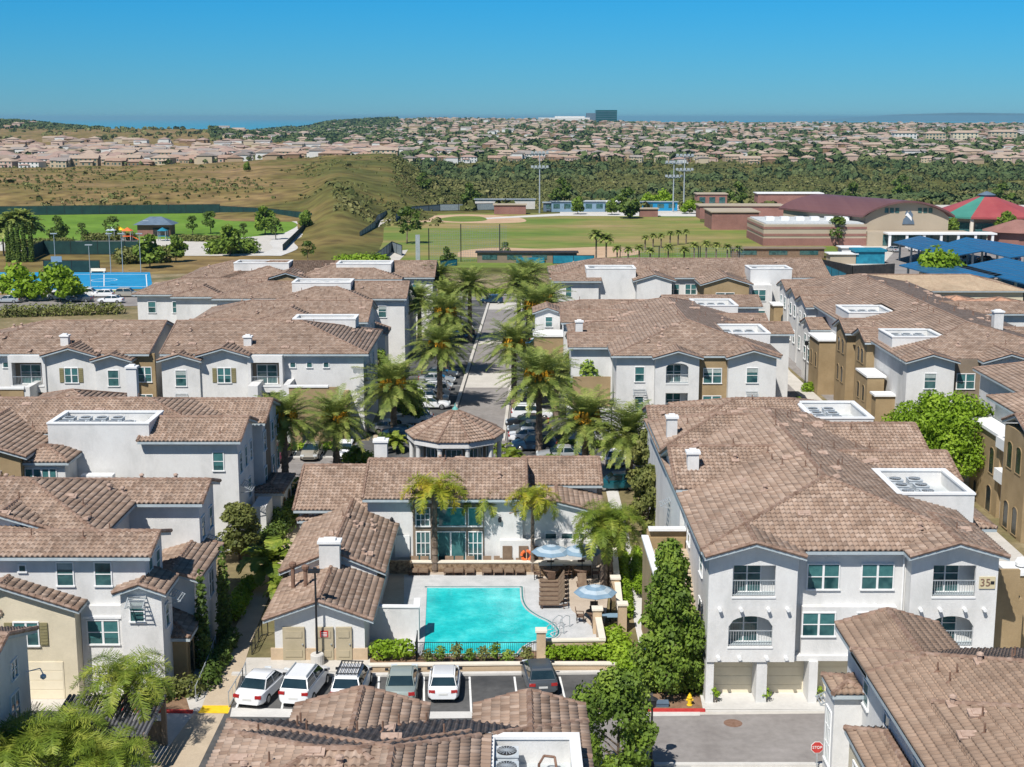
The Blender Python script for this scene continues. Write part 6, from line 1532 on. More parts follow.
hedge((233,622),(250,588),1.3,1.1,'leaf_br','bright clipped hedge on the left of the tan footpath',seed=8); hedge((206,690),(232,640),1.2,.8,'leaf_dk','dark shrubs sloping down beside the handrail',seed=9); hedge((152,700),(196,694),1.5,1.0,'leaf_ol','olive planting bed above the red kerb at left',seed=10)
hedge((262,560),(300,510),1.8,1.6,'leaf_dk','dark shrubs between the left middle block and the footpath',seed=12); hedge((276,535),(286,520),2.0,2.0,'leaf','leafy bushes at the foot of the nearest date palm',seed=13)
hedge((545,470),(560,472),1.6,1.6,'leaf_br','bright low plants beside the clubhouse roof at right',seed=14); hedge((345,468),(372,466),1.6,1.6,'leaf_br','bright low plants at the foot of the second left date palm',seed=15); hedge((380,446),(400,446),1.4,1.4,'leaf_dk','dark bushes left of the rotunda',seed=16)
hedge((0,317),(120,314),3,1.6,'leaf_ol','planting strip between the rear road and the left twin block roof',leaf=.16,dens=140,seed=31); hedge((262,452),(350,449),.8,.9,'leaf_br','low hedge at the heads of the left alley stalls',seed=17); hedge((560,447),(640,450),.8,.9,'leaf','low hedge at the heads of the right alley stalls',seed=18)
hedge((768,412),(800,404),1.2,.8,'leaf_br','low bright hedge at the winding lane',seed=19); hedge((805,392),(822,388),1.4,1.0,'leaf_br','rounded shrub beside the lane lamp',seed=20)
hedge((140,404),(176,404),1.6,1.8,'leaf_br','yellow-green shrubs before the brown gap of the twin blocks',seed=21); hedge((470,296),(506,296),1.2,1.6,'leaf_br','hedge closing the far end of the palm street',seed=22)
hedge((120,264),(168,262),5,3.4,'leaf_ol','olive shrub bank behind the blue court at its right',leaf=.25,dens=260,seed=23); hedge((10,250),(70,248),4,2.2,'leaf_ol','brownish shrub belt between the palms and the court',leaf=.25,dens=160,seed=24)
hedge((85,241),(135,240),3,1.8,'leaf_ol','brown-green shrubs left of the park pavilion',leaf=.25,dens=120,seed=25); hedge((175,241),(225,242),2.5,1.5,'leaf_ol','low dark shrubs right of the park pavilion',leaf=.22,dens=120,seed=26); hedge((210,254),(252,253),5,3.2,'leaf','green bush mass beyond the court, right of the pavilion',leaf=.28,dens=220,seed=27)
hedge((340,266),(385,266),4,2.0,'leaf_br','bright green shrubs at the foot of the dry slope',leaf=.25,dens=180,seed=28)
for i, (px, py) in enumerate(((715,703),(765,702),(819,702))):
    hedge((px-2,py),(px+2,py),.45,1.1,'leaf_br',['thin bush at the left end of the garages','small bush between the first two garages','thin bush at the right pillar of the second garage'][i],'shrub','shrub',.06,110,40+i)
# cypress columns
def cypress(px, py, h, label, w=.5, z=0):
    p = G(px, py, z); k = int(h/.45); cl = [(0,0,.3+i*.45, w*(1-.75*(i/k)**2)) for i in range(k)]; r = empty('cypress_tree', p, label, 'tree')
    link('crown', crown_mesh('crown', cl, int(1500*h/6), .09 if h < 7 else .16, M['leaf_dk'], int(px)), r); s_ = MB(); s_.tube((0,0,-.05), (0,0,h*.5), .08, .05, 6); link('trunk', s_.mesh('trunk', M['bark']), r)
cypress(204, 668, 6.6, 'slim dark cypress against the porch of the lower left block'); cypress(225, 640, 6.6, 'second slim dark cypress further back along the lower left block')
for i, px in enumerate((9, 14, 19, 25, 32)): cypress(px, 262, 9.5, '%s dark cypress from the left below the fan palms' % nth[i].capitalize(), .62)
# banana-like plants
ban = frond_set(16, 1.9, 26, .42, .12, .1, 1.4, 1.6, M['palm_q'], 'foliage', 61, .3); 
def bigleaf(px, py, label, s=1):
    p = G(px, py); r = empty('broad_leaved_plant', p, label, 'plant'); st = MB(); st.tube((0,0,-.05), (0,0,1.3), .13, .09, 7); link('stem', st.mesh('stem', M['trunk']), r, scale=s); link('foliage', ban, r, (0,0,1.2*s), px, s)
for px, py, lab, s in ((272,585,'large tropical plant left of the clubhouse wing',1.5),(283,604,'smaller tropical plant leaning over the tan footpath',.9),(312,500,'upright tropical plant beside the corner of the clubhouse',1.1),(500,462,'tropical plant just right of the rotunda columns',.9),(512,468,'yellowing tropical plant behind the clubhouse ridge',.9),(355,466,'tropical plant before the white hatchback in the alley',.9),(395,452,'tropical plant under the palm left of the rotunda',.9)): bigleaf(px, py, lab, s)
# ================================================================ PARK, SCHOOL, FAR THINGS
def sfence(pts, h, label, mesh='screen', post=6, r0=.05, m='iron', z=None): return fence([G(a, b_, 0) if z is None else G(a, b_, z) for a, b_ in pts], h, label, m=m, post=post, mesh=mesh, r0=r0)
sfence([(-60,216.2),(220,213.2)], 3.2, 'long dark green screened fence behind the bright lawn')
sfence([(-60,206),(180,206.5),(248,207),(296,211)], 1.6, 'farther low dark fence on the dry slope', r0=.06)
sfence([(220,213.2),(268,216),(312,221)], 2.6, 'green screened fence bending along the curved park path'); sfence([(312,221),(296,238),(283,251)], 1.6, 'dark fence running down the slope beside the park path')
sfence([(28,262),(44,254.6),(152,254.6)], 3.4, 'green windscreen fence along the back of the blue court'); sfence([(44,272.4),(100,272.4)], 2.6, 'lower windscreen panel behind the basketball hoop')
M['chain'] = mat('chain_link', [(.16,.20,.22),(.26,.30,.32)], .6, 3)
def netting(pts, h, label, n=2.0):
    """open mesh fence: real wires far enough apart to see through"""
    P = [G(a, b_) for a, b_ in pts]; r = empty('backstop_net', P[0], label, 'net fence'); w = MB(); ps = MB()
    for p, q in zip(P, P[1:]):
        L = (q-p).length
        for i in range(int(L/.55)+1): s_ = p.lerp(q, min(1, i*.55/L)); w.bar(s_, s_+Vector((0,0,h)), .035)
        for j in range(int(h/.55)+1): w.bar(p+Vector((0,0,j*.55)), q+Vector((0,0,j*.55)), .035)
        for i in range(int(L/9)+1): s_ = p.lerp(q, min(1, i*9/L)); ps.tube(s_, s_+Vector((0,0,h+.3)), .11, .11, 6)
    w.build('net', M['chain'], r); ps.build('fence_posts', M['iron'], r); r.children[-1]['kind'] = 'stuff'
netting([(429,262),(461,262)], 7.5, 'left panel of the tall see-through backstop net'); netting([(461,262),(507,262)], 8.5, 'right panel of the tall see-through backstop net')
netting([(620,262),(700,263)], 3.6, 'chain link fence along the near right edge of the field'); netting([(700,263),(745,263)], 3.6, 'chain link fence right of the small palms')
for pts, h, lab in (([(360,240),(375,229),(378,222),(391,215),(400,213)],2.2,'chain link fence climbing beside the dirt trail'),([(396,222),(405,214),(440,211),(495,210)],2.4,'chain link fence along the far left rim of the field'),([(375,266),(392,252),(402,256)],2.6,'grey chain fence at the trail end')):
    sfence(pts, h, lab, 'chain', r0=.06)
sfence([(440,268),(457,266)], 1.6, 'teal padded fence left of the home plate', 'tealshed'); sfence([(553,264),(594,264)], 2.0, 'teal padded fence right of the dugout', 'tealshed'); sfence([(812,268),(846,283)], 2.0, 'blue screened fence at the roof of the long lane block', 'tealshed')
# post beside the trail
p = G(418,262); c = MB(); c.box(p.x-.5,p.x+.5,p.y-.4,p.y+.4,0,6.3); c.build('scoreboard_post', M['steel'], org=p, top=('tall pale post beside the trail left of the field', 'post', None))
# dugout
def simple(name, px, py, w_, d_, h_, m, label, cat, roof=None, rh=.3, z=0, wins=0, over=.4):
    p = G(px, py, z); r = empty(name, p, label, cat); c = MB(); c.box(p.x-w_/2,p.x+w_/2,p.y,p.y+d_,z,z+h_); c.build('wall', M[m], r)
    c = MB(); c.box(p.x-w_/2-over,p.x+w_/2+over,p.y-over,p.y+d_+over,z+h_,z+h_+rh); c.build('roof', M[roof or m], r)
    for i in range(wins):
        x = p.x-w_/2+w_*(i+.5)/wins; c = MB(); c.box(x-w_/wins*.3,x+w_/wins*.3,p.y-.08,p.y-.003,z+h_*.35,z+h_*.8); c.build('window', M['glass'], r)
    return r, p
r, p = simple('dugout', 527, 263, 23, 3, 2.3, 'dkbrown', 'long dark dugout beyond the far end of the palm street', 'dugout', 'dark', .25, wins=4)
c = MB(); c.box(p.x-2.5,p.x+4,p.y-.6,p.y-.3,0,1.3); c.build('bench_screen', M['tealshed'], r)
simple('dugout', 778, 258, 22, 3, 2.2, 'sling', 'brown dugout on the infield dirt at right of the field', 'dugout', 'dkbrown', .25, wins=3)
# park pavilion
p = G(154, 236.5); r = empty('park_pavilion', p, 'small park building with blue-grey hip roof on the bright lawn', 'pavilion')
c = MB(); c.box(p.x-4.6,p.x+4.6,p.y,p.y+6,0,3.3); c.build('wall', M['maroon'], r); c = MB(); c.box(p.x-.2,p.x+4.4,p.y-.08,p.y-.004,.2,2.5); c.build('opening', M['dark'], r)
c = MB(); c.add([(p.x-5.6,p.y-1,3.3),(p.x+5.6,p.y-1,3.3),(p.x+5.6,p.y+7,3.3),(p.x-5.6,p.y+7,3.3),(p.x-1.6,p.y+3,5.4),(p.x+1.6,p.y+3,5.4)], [(0,3,2,1),(0,1,5,4),(2,3,4,5),(1,2,5),(3,0,4)]); rf = c.build('roof', M['slate'], r)
c = MB(); c.box(p.x-3.2,p.x-1.6,p.y+1,p.y+1.6,4.05,4.4); c.build('skylight', M['trim'], rf)
# play equipment
for i, (px, py, m_, lab) in enumerate(((120,240,'yellow','yellow play slide in the park playground'),(128,241,'orange','red and orange climbing frame in the playground'),(163,241,'tealshed','teal play arch right of the pavilion'),(112,240.5,'white_canvas','white climbing frame at the left of the playground'))):
    p = G(px, py); r = empty('play_structure', p, lab, 'play equipment'); c = MB()
    for sx in (-1,1):
        for sy in (-1,1): c.tube(p+Vector((sx,sy,0)), p+Vector((sx,sy,2.8)), .1, .1, 6)
    c.build('frame', M['steel'], r); c = MB(); c.box(p.x-1.1,p.x+1.1,p.y-1.1,p.y+1.1,1.3,1.45); c.build('platform', M[m_], r)
    c = MB(); c.add([(p.x-1.3,p.y-1.3,2.8),(p.x+1.3,p.y-1.3,2.8),(p.x+1.3,p.y+1.3,2.8),(p.x-1.3,p.y+1.3,2.8),(p.x,p.y,3.7)], [(0,1,4),(1,2,4),(2,3,4),(3,0,4),(0,3,2,1)]); c.build('roof', M[m_], r)
    c = MB(); c.bar(p+Vector((1.1,0,1.4)), p+Vector((3.4,0,.1)), .6, .1); c.build('slide', M[m_], r)
# court poles and hoop
for i, px in enumerate((56, 91, 111, 123, 141)):
    p = G(px, 273 if px != 91 else 288); r = empty('court_lamp', p, '%s slim court light pole from the left at the blue court' % nth[i].capitalize(), 'light pole', 'court light poles'); c = MB(); c.tube(p, p+Vector((0,0,8.5)), .09, .06, 6); c.build('pole', M['steel'], r); c = MB(); c.box(p.x-.7,p.x+.7,p.y-.2,p.y+.2,8.4,8.6); c.build('lamp_head', M['steel'], r)
p = G(57, 275); r = empty('basketball_hoop', p, 'basketball hoop with pale backboard at the left of the blue court', 'basketball hoop'); c = MB(); c.tube(p, p+Vector((0,0,3)), .12, .1, 6); c.bar(p+Vector((0,0,3)), p+Vector((1.2,0,3.2)), .12); c.build('post', M['steel'], r); c = MB(); c.box(p.x-1.0,p.x+1.3,p.y-.3,p.y-.2,2.8,4.0); c.build('backboard', M['blue_umb'], r)
p = G(98, 273); c = MB(); c.box(p.x-1.6,p.x+1.6,p.y-.3,p.y+.3,.4,.5); c.box(p.x-1.6,p.x+1.6,p.y+.3,p.y+.4,.5,1.0); [c.box(p.x+sx-.1,p.x+sx+.1,p.y-.3,p.y+.3,.05,.4) for sx in (-1.4,1.4)]; c.build('bench', M['cap'], org=p, top=('pale bench behind the blue court', 'bench', None))
# park trees
for px, py, k, s, lab in ((20,300,'farbr',1.05,'bright round tree at the left before the blue court'),(60,302,'farbr',1.1,'bright round tree right of the other before the blue court'),(58,241,'fardk',.9,'greyish tree on the lawn at left'),(82,241,'sparse',.9,'thin tree between the lawn tree and the pavilion'),(113,240,'sparse',1.2,'slim tree just left of the pavilion'),(193,235,'sparse',1.0,'small lollipop tree right of the pavilion'),(211,234,'sparse',1.2,'second lollipop tree right of the pavilion'),(265,235,'far',1.3,'tree inside the curve of the park path'),(244,239,'sparse',.8,'little tree on the lawn edge near the path'),(276,240,'sparse',1.1,'thin tree on the path bend'),(230,256,'far',1.2,'leafy tree above the bush mass by the path'),(150,268,'far',1.2,'yellow-green tree at the corner of the court'),(176,262,'far',1.0,'leafy tree peeping over the roof right of the court'),
   (306,229,'far',.9,'tree on the slope above the dark fence'),(308,262,'sparse',.9,'thin tree behind the brown gabled roof'),(407,244,'sparse',1.8,'dark spindly tree at the left corner of the field'),(447,265,'fardk',.55,'round dark shrub tree before the backstop'),(629,218.5,'fardk',1.35,'dark round tree behind the right of the field'),(612,215,'far',.9,'small tree by the blue banners'),(578,214.5,'far',1.0,'small tree left of the blue banners'),(690,214,'farbr',.8,'bright tree right of the light towers'),(664,209,'farbr',1.1,'bright low trees behind the light towers'),(650,209,'farbr',.9,'bright low tree beside the trailers'),
   (940,288,'farbr',1.25,'bright bush-like tree in front of the solar canopies'),(921,240,'far',1.1,'tree before the gym entrance'),(951,241,'far',1.0,'tree between gym and the round red roof'),(1005,242,'far',1.3,'tree near the round red roof at right'),(838,246,'sparse',1.4,'spindly tree at the corner of the gym annex'),(985,238,'sparse',1.2,'thin tree in the school yard'),(505,258,'sparse',.7,'tiny tree on the infield')):
    tree(k, G(px, py), lab, s, px*.37)
crownS = frond_set(26, 1.7, 12, .5, .13, -.3, 1.3, 1.2, M['palm'], 'crown', 55)
def small_palm(px, py, h, lab, s=1, grp='small palms by the sports field'):
    p = G(px, py); r = empty('small_palm', p, lab, 'palm tree', grp); t = MB(); t.tube((0,0,-.1), (0,0,h), .22, .17, 7); link('trunk', t.mesh('trunk', M['trunk']), r); link('crown', crownS, r, (0,0,h), px, s)
for i, (px, py, h, s) in enumerate(((596,262,6.5,1.25),(606,262,5.6,1.25),(617,264,3.6,.8),(628,264,3.4,.8),(639,264,3.8,.8),(650,264,3.2,.8),(668,263,3.8,.8),(684,263,3.2,.8),(645,250,3.2,.7),(653,247,3,.7),(661,248,3.2,.7),(670,246,3.4,.7),(678,245,3.4,.7),(686,244,3.4,.7),(694,260,3.6,.8),(706,260,4,.8),(716,260,3.6,.8),(727,261,3.4,.8),(738,261,3,.8))):
    small_palm(px, py, h, '%s small palm from the left in the strip beside the sports field' % (nth+['thirteenth','fourteenth','fifteenth','sixteenth','seventeenth','eighteenth','nineteenth'])[i].capitalize(), s)
for i, (px, py, h) in enumerate(((4,256,7),(14,256,8.6),(24,255,9.2),(31,254,7.4))): small_palm(px, py, h, '%s tall shaggy fan palm from the left behind the cypresses' % nth[i].capitalize(), 2.4, 'fan palms at the far left')
# light towers
def tower(px, py, h, lab):
    p = G(px, py); r = empty('stadium_light_tower', p, lab, 'light tower'); c = MB(); c.tube(p, p+Vector((0,0,h)), .28, .15, 8); c.build('mast', M['steel'], r)
    for z in (h-.6, h-5.5):
        c = MB(); c.box(p.x-3.2*(1 if z > h-2 else .7),p.x+3.2*(1 if z > h-2 else .7),p.y-.25,p.y+.1,z,z+.35)
        for i in range(5): x = p.x-2.6+i*1.3; c.box(x-.45,x+.45,p.y-.6,p.y-.25,z+.3,z+1.1)
        c.build('lamp_bank', M['steel'], r)
tower(539.5, 213.5, 21, 'tall light tower standing at the left of the blue banners'); tower(673, 212, 17.5, 'left of the two light towers at the right of the field'); tower(683.5, 213, 20, 'right of the two light towers at the right of the field')
# field-side sheds, banners and trailers
for nm, px, py, w_, d_, h_, m_, rf_, lab, wn in (('storage_shed',510,214.5,11,5,3.2,'maroon','gymwall','low maroon shed at the far left rim of the field',0),('banner_wall',578,212,19,1,3.6,'blue_umb','steel','blue and white banner wall along the far side of the field',5),('trailer',603,211.5,12,4,3.4,'steel','trim','grey trailer block beside the dark round tree',4),('banner_wall',655,211,16,1,3.2,'court','steel','blue banner wall behind the light towers',4),('brick_shed',649,217,6,4,2.6,'maroon','gymwall','small brick shed right of the dark round tree',0),('trailer',556,211.5,9,3,3,'slate','steel','dark trailer left of the blue banners',2),
      ('bleacher_wall',505,209,22,1.5,3.4,'concrete_w','steel','long pale wall at the far left rim of the field',0),('classroom',712,208,11,8,5,'maroon','gymwall','small pink brick classroom before the valley',3),('classroom',742,219,28,10,4.2,'maroon','gymwall','low brick classroom left of the gym annex',0),('classroom',790,208,24,8,5.2,'maroon','trim','flat classroom behind the gym annex',0),('annex',735,236,14,16,5.2,'maroon','gymwall','big maroon flat block at the left of the gym',0)):
    if nm == 'annex': py = 230
    simple(nm, px, py, w_, d_, h_, m_, lab, 'building' if nm in ('classroom','annex','brick_shed','storage_shed','trailer') else 'wall', rf_, .3, wins=wn)
# gym
Yg = 360
xl, xr = G(885,240).x, G(983,240).x; xl = (862-512)/F*(Yg); xr = (950-512)/F*(Yg); r = empty('gymnasium', (xl, Yg, 0), 'large gym hall with a curved maroon roof and an animal emblem on the gable', 'gymnasium')
def garc(t, z0=7.6, z1=11.5): return z0+(z1-z0)*math.sin(math.pi*t)**.8 if 0 < t < 1 else z0
xl, xr = 93.5, 115.5; Y0, Y1 = 372, 383; 
shx = -16    # the hall runs back and to the left
n = 14; vs = []; fs = []
for k, (yy, dx) in enumerate(((Y0-1.5, 0), (Y1+20, shx))):
    for i in range(n+1): t = i/n; x = xl-1.2+(xr-xl+2.4)*t+dx; z = garc(t); vs.append((x, yy, z)); 
    for i in range(n+1): t = i/n; x = xl-1.2+(xr-xl+2.4)*t+dx; z = garc(t)-.5; vs.append((x, yy, z))
m_ = 2*(n+1)
for i in range(n): fs += [(i, i+1, i+1+m_, i+m_), (i+n+1, i+n+1+m_, i+n+2+m_, i+n+2), (i, i+n+1, i+n+2, i+1), (i+m_, i+1+m_, i+n+2+m_, i+n+1+m_)]
fs += [(0, m_, m_+n+1, n+1), (n, 2*n+1, 2*n+1+m_, n+m_)]
c = MB(); c.add(vs, fs); c.build('roof', M['gymroof'], r)
c = MB(); poly = [(xl, 0), (xr, 0)]+[(xl+(xr-xl)*(1-i/n), garc(1-i/n)-.4) for i in range(n+1)]
va = [(x, Y0, z) for x, z in poly]+[(x+shx, Y1+19, z) for x, z in poly]; q = len(poly)
c.add(va, [tuple(range(q)), tuple(range(q, 2*q))[::-1]]+[(i, q+i, q+(i+1) % q, (i+1) % q) for i in range(q)]); c.build('wall', M['gymwall'], r)
for x in (xl+5.5, xl+6.9, xl+8.3, xl+14.3, xl+15.7, xl+17.1): c = MB(); c.box(x-.5,x+.5,Y0-.1,Y0-.003,8.2,9.5); c.build('window', M['glass'], r)
em = [(-1.7,-2),(1.9,-2),(1.6,-.9),(1.1,-.2),(1.3,.9),(.5,2.1),(.1,1.5),(-.6,2.0),(-1.0,1.1),(-.5,.4),(-1.4,-.5)]
c = MB(); c.prismY([(xl+11.3+a*.9, 7.0+b_*.9) for a, b_ in em], Y0-.2, Y0-.05); e_ = c.build('emblem', M['slate'], r)
c = MB(); c.prismY([(xl+11.3+a*.9, 7.0+b_*.9) for a, b_ in [(-1.0,.6),(-.3,1.5),(.9,.1),(1.0,-1.0),(.2,-.2),(-.6,.5)]], Y0-.3, Y0-.2); c.build('emblem_mark', M['trim'], e_)
c = MB(); c.box(xl-1, xr+4, Y0-7, Y0-.2, 0, 3.6); c.build('entrance_block', M['gymwall'], r); c = MB(); c.box(xl+3, xr+9, Y0-12, Y0-7.1, 3.4, 3.8); c.build('entrance_canopy', M['trim'], r)
for i in range(7): c = MB(); x = xl+3.6+i*4.4; c.box(x-.3,x+.3,Y0-11.8,Y0-11.2,0,3.4); c.build('canopy_post', M['trim'], r)
c = MB(); c.box(xl+3, xr+8, Y0-7.06, Y0-7.02, .2, 3.0); c.build('entrance_glass', M['glass'], r)
c = MB(); c.box(65.6, xl-1.1, 366, 392, 0, 5.6); c.build('side_block', M['gymwall'], r)
for z in (.003, 2.6, 4.4): c = MB(); c.box(65.5, xl-1.0, 365.9, 392.1, z, z+(2.0 if z < 1 else .6)); c.build('wall_band', M['maroon'], r)
c = MB(); c.box(66.2, xl-1.7, 366.6, 391.4, 5.6, 5.9); c.build('flat_roof', M['flatroof'], r)
for i in range(6): c = MB(); x = 68+i*4.0; c.box(x,x+2.2,376,378.5,5.9,6.9); c.build('roof_unit', M['trim'], r)
# round red & green roof
p = G(985, 222); p = Vector((Q(985, 222, 400).x, 400, 0)); r = empty('round_roofed_hall', p, 'low hall with a faceted red and green roof right of the gym', 'building'); Rr = 16.5; n = 12
A = [(p.x+Rr*math.cos(2*math.pi*i/n), p.y+Rr*.9*math.sin(2*math.pi*i/n)) for i in range(n)]
for nm, idx, m_ in (('roof', [i for i in range(n) if i not in (6,7,8)], 'redroof'), ('roof_panel', [7], 'greenroof'), ('roof_panel', [6, 8], 'redroof')):
    c = MB()
    for i in idx: q0, q1 = A[i], A[(i+1) % n]; c.add([(q0[0],q0[1],6.0), (q1[0],q1[1],6.0), (p.x+(q1[0]-p.x)*.14,p.y+(q1[1]-p.y)*.14,11.0), (p.x+(q0[0]-p.x)*.14,p.y+(q0[1]-p.y)*.14,11.0), (q0[0],q0[1],5.5), (q1[0],q1[1],5.5)], [(0,1,2,3),(4,5,1,0)])
    c.build(nm, M[m_], r)
c = MB(); c.lathe((p.x,p.y,10.9), [(2.2,0),(2.2,.5),(2.6,.55),(.3,1.5)], 12); c.build('lantern', M['slate'], r)
c = MB(); c.prism([(p.x+(x-p.x)*.82, p.y+(y-p.y)*.82) for x, y in A], 0, 5.8); c.build('wall', M['gymwall'], r)
for i in range(n):
    x, y = p.x+(A[i][0]-p.x)*.93, p.y+(A[i][1]-p.y)*.93; c = MB(); c.box(x-.4,x+.4,y-.4,y+.4,0,5.6); c.build('column', M['cap'], r)
for i in (7,8,9,10):
    a = A[i]; b2 = A[(i+1) % n]; mx, my = p.x+((a[0]+b2[0])/2-p.x)*.835, p.y+((a[1]+b2[1])/2-p.y)*.835; c = MB(); c.obox(Vector((mx,my,2.4)), 6.0, .5, 3.6, math.atan2(b2[1]-a[1], b2[0]-a[0])); c.build('window', M['glass'], r)
# second low round roof at the right edge
p2 = Vector((Q(1018, 235, 372).x, 372, 0)); r = empty('round_roofed_hall', p2, 'small pinkish faceted roof at the right edge before the red one', 'building'); c = MB(); c.lathe((p2.x,p2.y,0), [(8,0),(8,3.4),(9.5,3.5),(1,6.4)], 10); c.build('roof', M['maroon'], r)
# solar canopies
def canopy(pix, z, lab):
    P = [G(a, b_, z) for a, b_ in pix]; r = empty('solar_canopy', (P[0].x, P[0].y, 0), lab, 'solar canopy', 'solar canopies over the school parking'); c = MB(); up = Vector((0,0,.22))
    c.add([*P, *[q+up for q in P]], [(0,3,2,1),(4,5,6,7),(0,1,5,4),(1,2,6,5),(2,3,7,6),(3,0,4,7)]); pn = c.build('solar_panel', M['solar'], r)
    g_ = MB()
    for i in range(1, 14): t = i/14; g_.bar(P[0].lerp(P[1], t)+up*1.05, P[3].lerp(P[2], t)+up*1.05, .09, .03)
    for i in range(1, 4): t = i/4; g_.bar(P[0].lerp(P[3], t)+up*1.05, P[1].lerp(P[2], t)+up*1.05, .09, .03)
    g_.build('panel_joints', M['slate'], pn)
    for t in (.06, .28, .5, .72, .94):
        for s_ in (.15, .85): q = P[0].lerp(P[1], t).lerp(P[3].lerp(P[2], t), s_); c = MB(); c.box(q.x-.2,q.x+.2,q.y-.2,q.y+.2,0,z); c.build('post', M['steel'], r)
canopy([(893,243),(948,258),(982,252),(920,236.5)], 4.2, 'left rear solar canopy, nearest the gym'); canopy([(948,243.5),(1010,258.5),(1060,252),(966,238)], 4.2, 'right rear solar canopy at the back of the school parking')
canopy([(899,266),(965,284),(1003,276),(936,258.5)], 4.2, 'left front solar canopy beside the bright tree'); canopy([(958,268),(1030,286),(1080,276),(1005,258.5)], 4.2, 'right front solar canopy reaching the right edge')
for i, (px, py, c_) in enumerate(((915,252,'white'),(930,262,'grey'),(960,262,'silver'),(985,262,'black'),(1005,251,'white'),(893,252,'silver'),(1012,262,'navy'),(975,248,'grey'))):
    x, y = at(px, py); car('sedan' if i % 2 else 'suv', c_, x, y, R(15), '%s car at the solar canopies, counted from the left' % nth[i] if 0 else '%s %s car under or beside the solar canopies' % ({0:'first',1:'shaded',2:'middle',3:'rear',4:'farthest',5:'leftmost',6:'rightmost',7:'small'}[i], c_), z=.07)
simple('teal_shed', 870, 264, 6.6, 5, 2.8, 'tealshed', 'bright teal shed right of the black fenced yard', 'shed', 'tealshed', .5); simple('storage_unit', 843, 264, 6, 4, 2.2, 'gymwall', 'pale container in the fenced yard', 'container', 'trim', .2); simple('storage_unit', 852, 258, 5, 4, 2.4, 'white', 'small white container behind the teal shed', 'container', 'trim', .2)
sfence([(820,270),(852,277),(894,275)], 2.4, 'black screened fence round the yard with containers', 'dark')
# ================================================================ FAR HOUSES
def house_mesh(seed, w_, d_, h_, mats, two=True):
    r = random.Random(seed); bd = MB(); rf = MB(); wi = MB()
    def blk(x0, x1, y0, y1, h):
        bd.box(x0, x1, y0, y1, -3, h); o = .5; hw = (y1-y0)/2+o; i_ = min(hw, (x1-x0)/2+o-.2)*(.95 if r.random() < .6 else .02); zr = h+.36*hw; ym = (y0+y1)/2
        rf.add([(x0-o,y0-o,h),(x1+o,y0-o,h),(x1+o,y1+o,h),(x0-o,y1+o,h),(x0-o+i_,ym,zr),(x1+o-i_,ym,zr)], [(0,3,2,1),(0,1,5,4),(2,3,4,5),(1,2,5),(3,0,4)])
        for k in range(max(2, int((x1-x0)/3))):
            x = x0+(x1-x0)*(k+.5)/max(2, int((x1-x0)/3))
            for z in ((.9, 3.7) if h > 4.5 else (.9,)): wi.box(x-.6, x+.6, y0-.06, y0+.02, z, z+1.3)
    blk(-w_/2, w_/2, -d_/2, d_/2, h_); x = r.uniform(-w_/4, w_/4); blk(x-w_*.22, x+w_*.22, -d_/2-2.4, 0, h_*r.choice((.55, .95))); blk(x-w_*.4 if x > 0 else x, x if x > 0 else x+w_*.4, 0, d_/2+2, h_*.8)
    return bd.mesh('wall', mats[0]), rf.mesh('roof', mats[1]), wi.mesh('window', M['glass'])
HW = [mat('house_wall_'+n_, [sc(c, .93), c], .9, .3, 3) for n_, c in (('tan', (.38,.29,.19)), ('cream', (.50,.42,.30)), ('white', (.62,.62,.60)), ('brown', (.24,.155,.09)), ('pink', (.48,.36,.30)))]
HR = [mat('house_roof_'+n_, [sc(c, .85), c], .9, .25, 4, fine=.12) for n_, c in (('salmon', (.36,.245,.185)), ('tan', (.40,.31,.24)), ('grey', (.30,.26,.235)), ('rose', (.34,.24,.20)))]
HM = [house_mesh(i, 13+3*(i % 3), 10+i % 2*2, 5.4 if i % 4 else 3.6, (HW[i % 5], HR[i % 4])) for i in range(10)]
WN = ['tan', 'cream', 'white', 'brown', 'pink']
rr = random.Random(99); places = []
def scatter(Y0, Y1, dy, p0, p1, sp, jit=.25, skip=.08, grow=1.0):
    Y = Y0; row_ = 0
    while Y < Y1:
        x0, x1 = (p0-512)/F*Y, (p1-512)/F*Y; x = x0+rr.uniform(0, sp)
        while x < x1:
            if rr.random() > skip: places.append((x+rr.uniform(-jit, jit)*sp*.3, Y+rr.uniform(-.3, .3)*dy+14*math.sin(x*.02+row_), rr))
            x += sp*(1+rr.uniform(-jit, jit))
        Y += dy*(1+.0*row_); dy *= grow; row_ += 1
scatter(975, 1950, 30, -20, 395, 16.5, grow=1.08, skip=.05)
n1 = len(places)
scatter(1320, 1620, 34, 395, 1040, 19, skip=.12, grow=1.08)
scatter(1720, 4600, 62, 395, 1040, 23, skip=.2, grow=1.08)
scatter(2050, 4700, 75, 225, 400, 25, skip=.25, grow=1.09)
scatter(2500, 4000, 150, -20, 60, 60, skip=.5)
pl_ = [(x, y, float(terr(x, y)), rr.randrange(10), rr.choice((0, .1, -.15, 1.5, 1.65)), rr.uniform(.84, 1.06)) for x, y, _ in places]
pl_.sort(key=lambda t: t[1]); near, rest = pl_[:292], pl_[292:]
lab_w = {'tan': 'tan', 'cream': 'cream', 'white': 'white', 'brown': 'brown', 'pink': 'pinkish'}
rootcache = {}
fr_ = sorted([t for t in near if t[1] < 1006], key=lambda t: t[0]/t[1]); ORD = nth+['thirteenth','fourteenth','fifteenth','sixteenth','seventeenth','eighteenth','nineteenth','twentieth','twenty-first','twenty-second','twenty-third','twenty-fourth','twenty-fifth','twenty-sixth','twenty-seventh','twenty-eighth','twenty-ninth','thirtieth','thirty-first','thirty-second','thirty-third']
fo = {id(t): i for i, t in enumerate(fr_)}
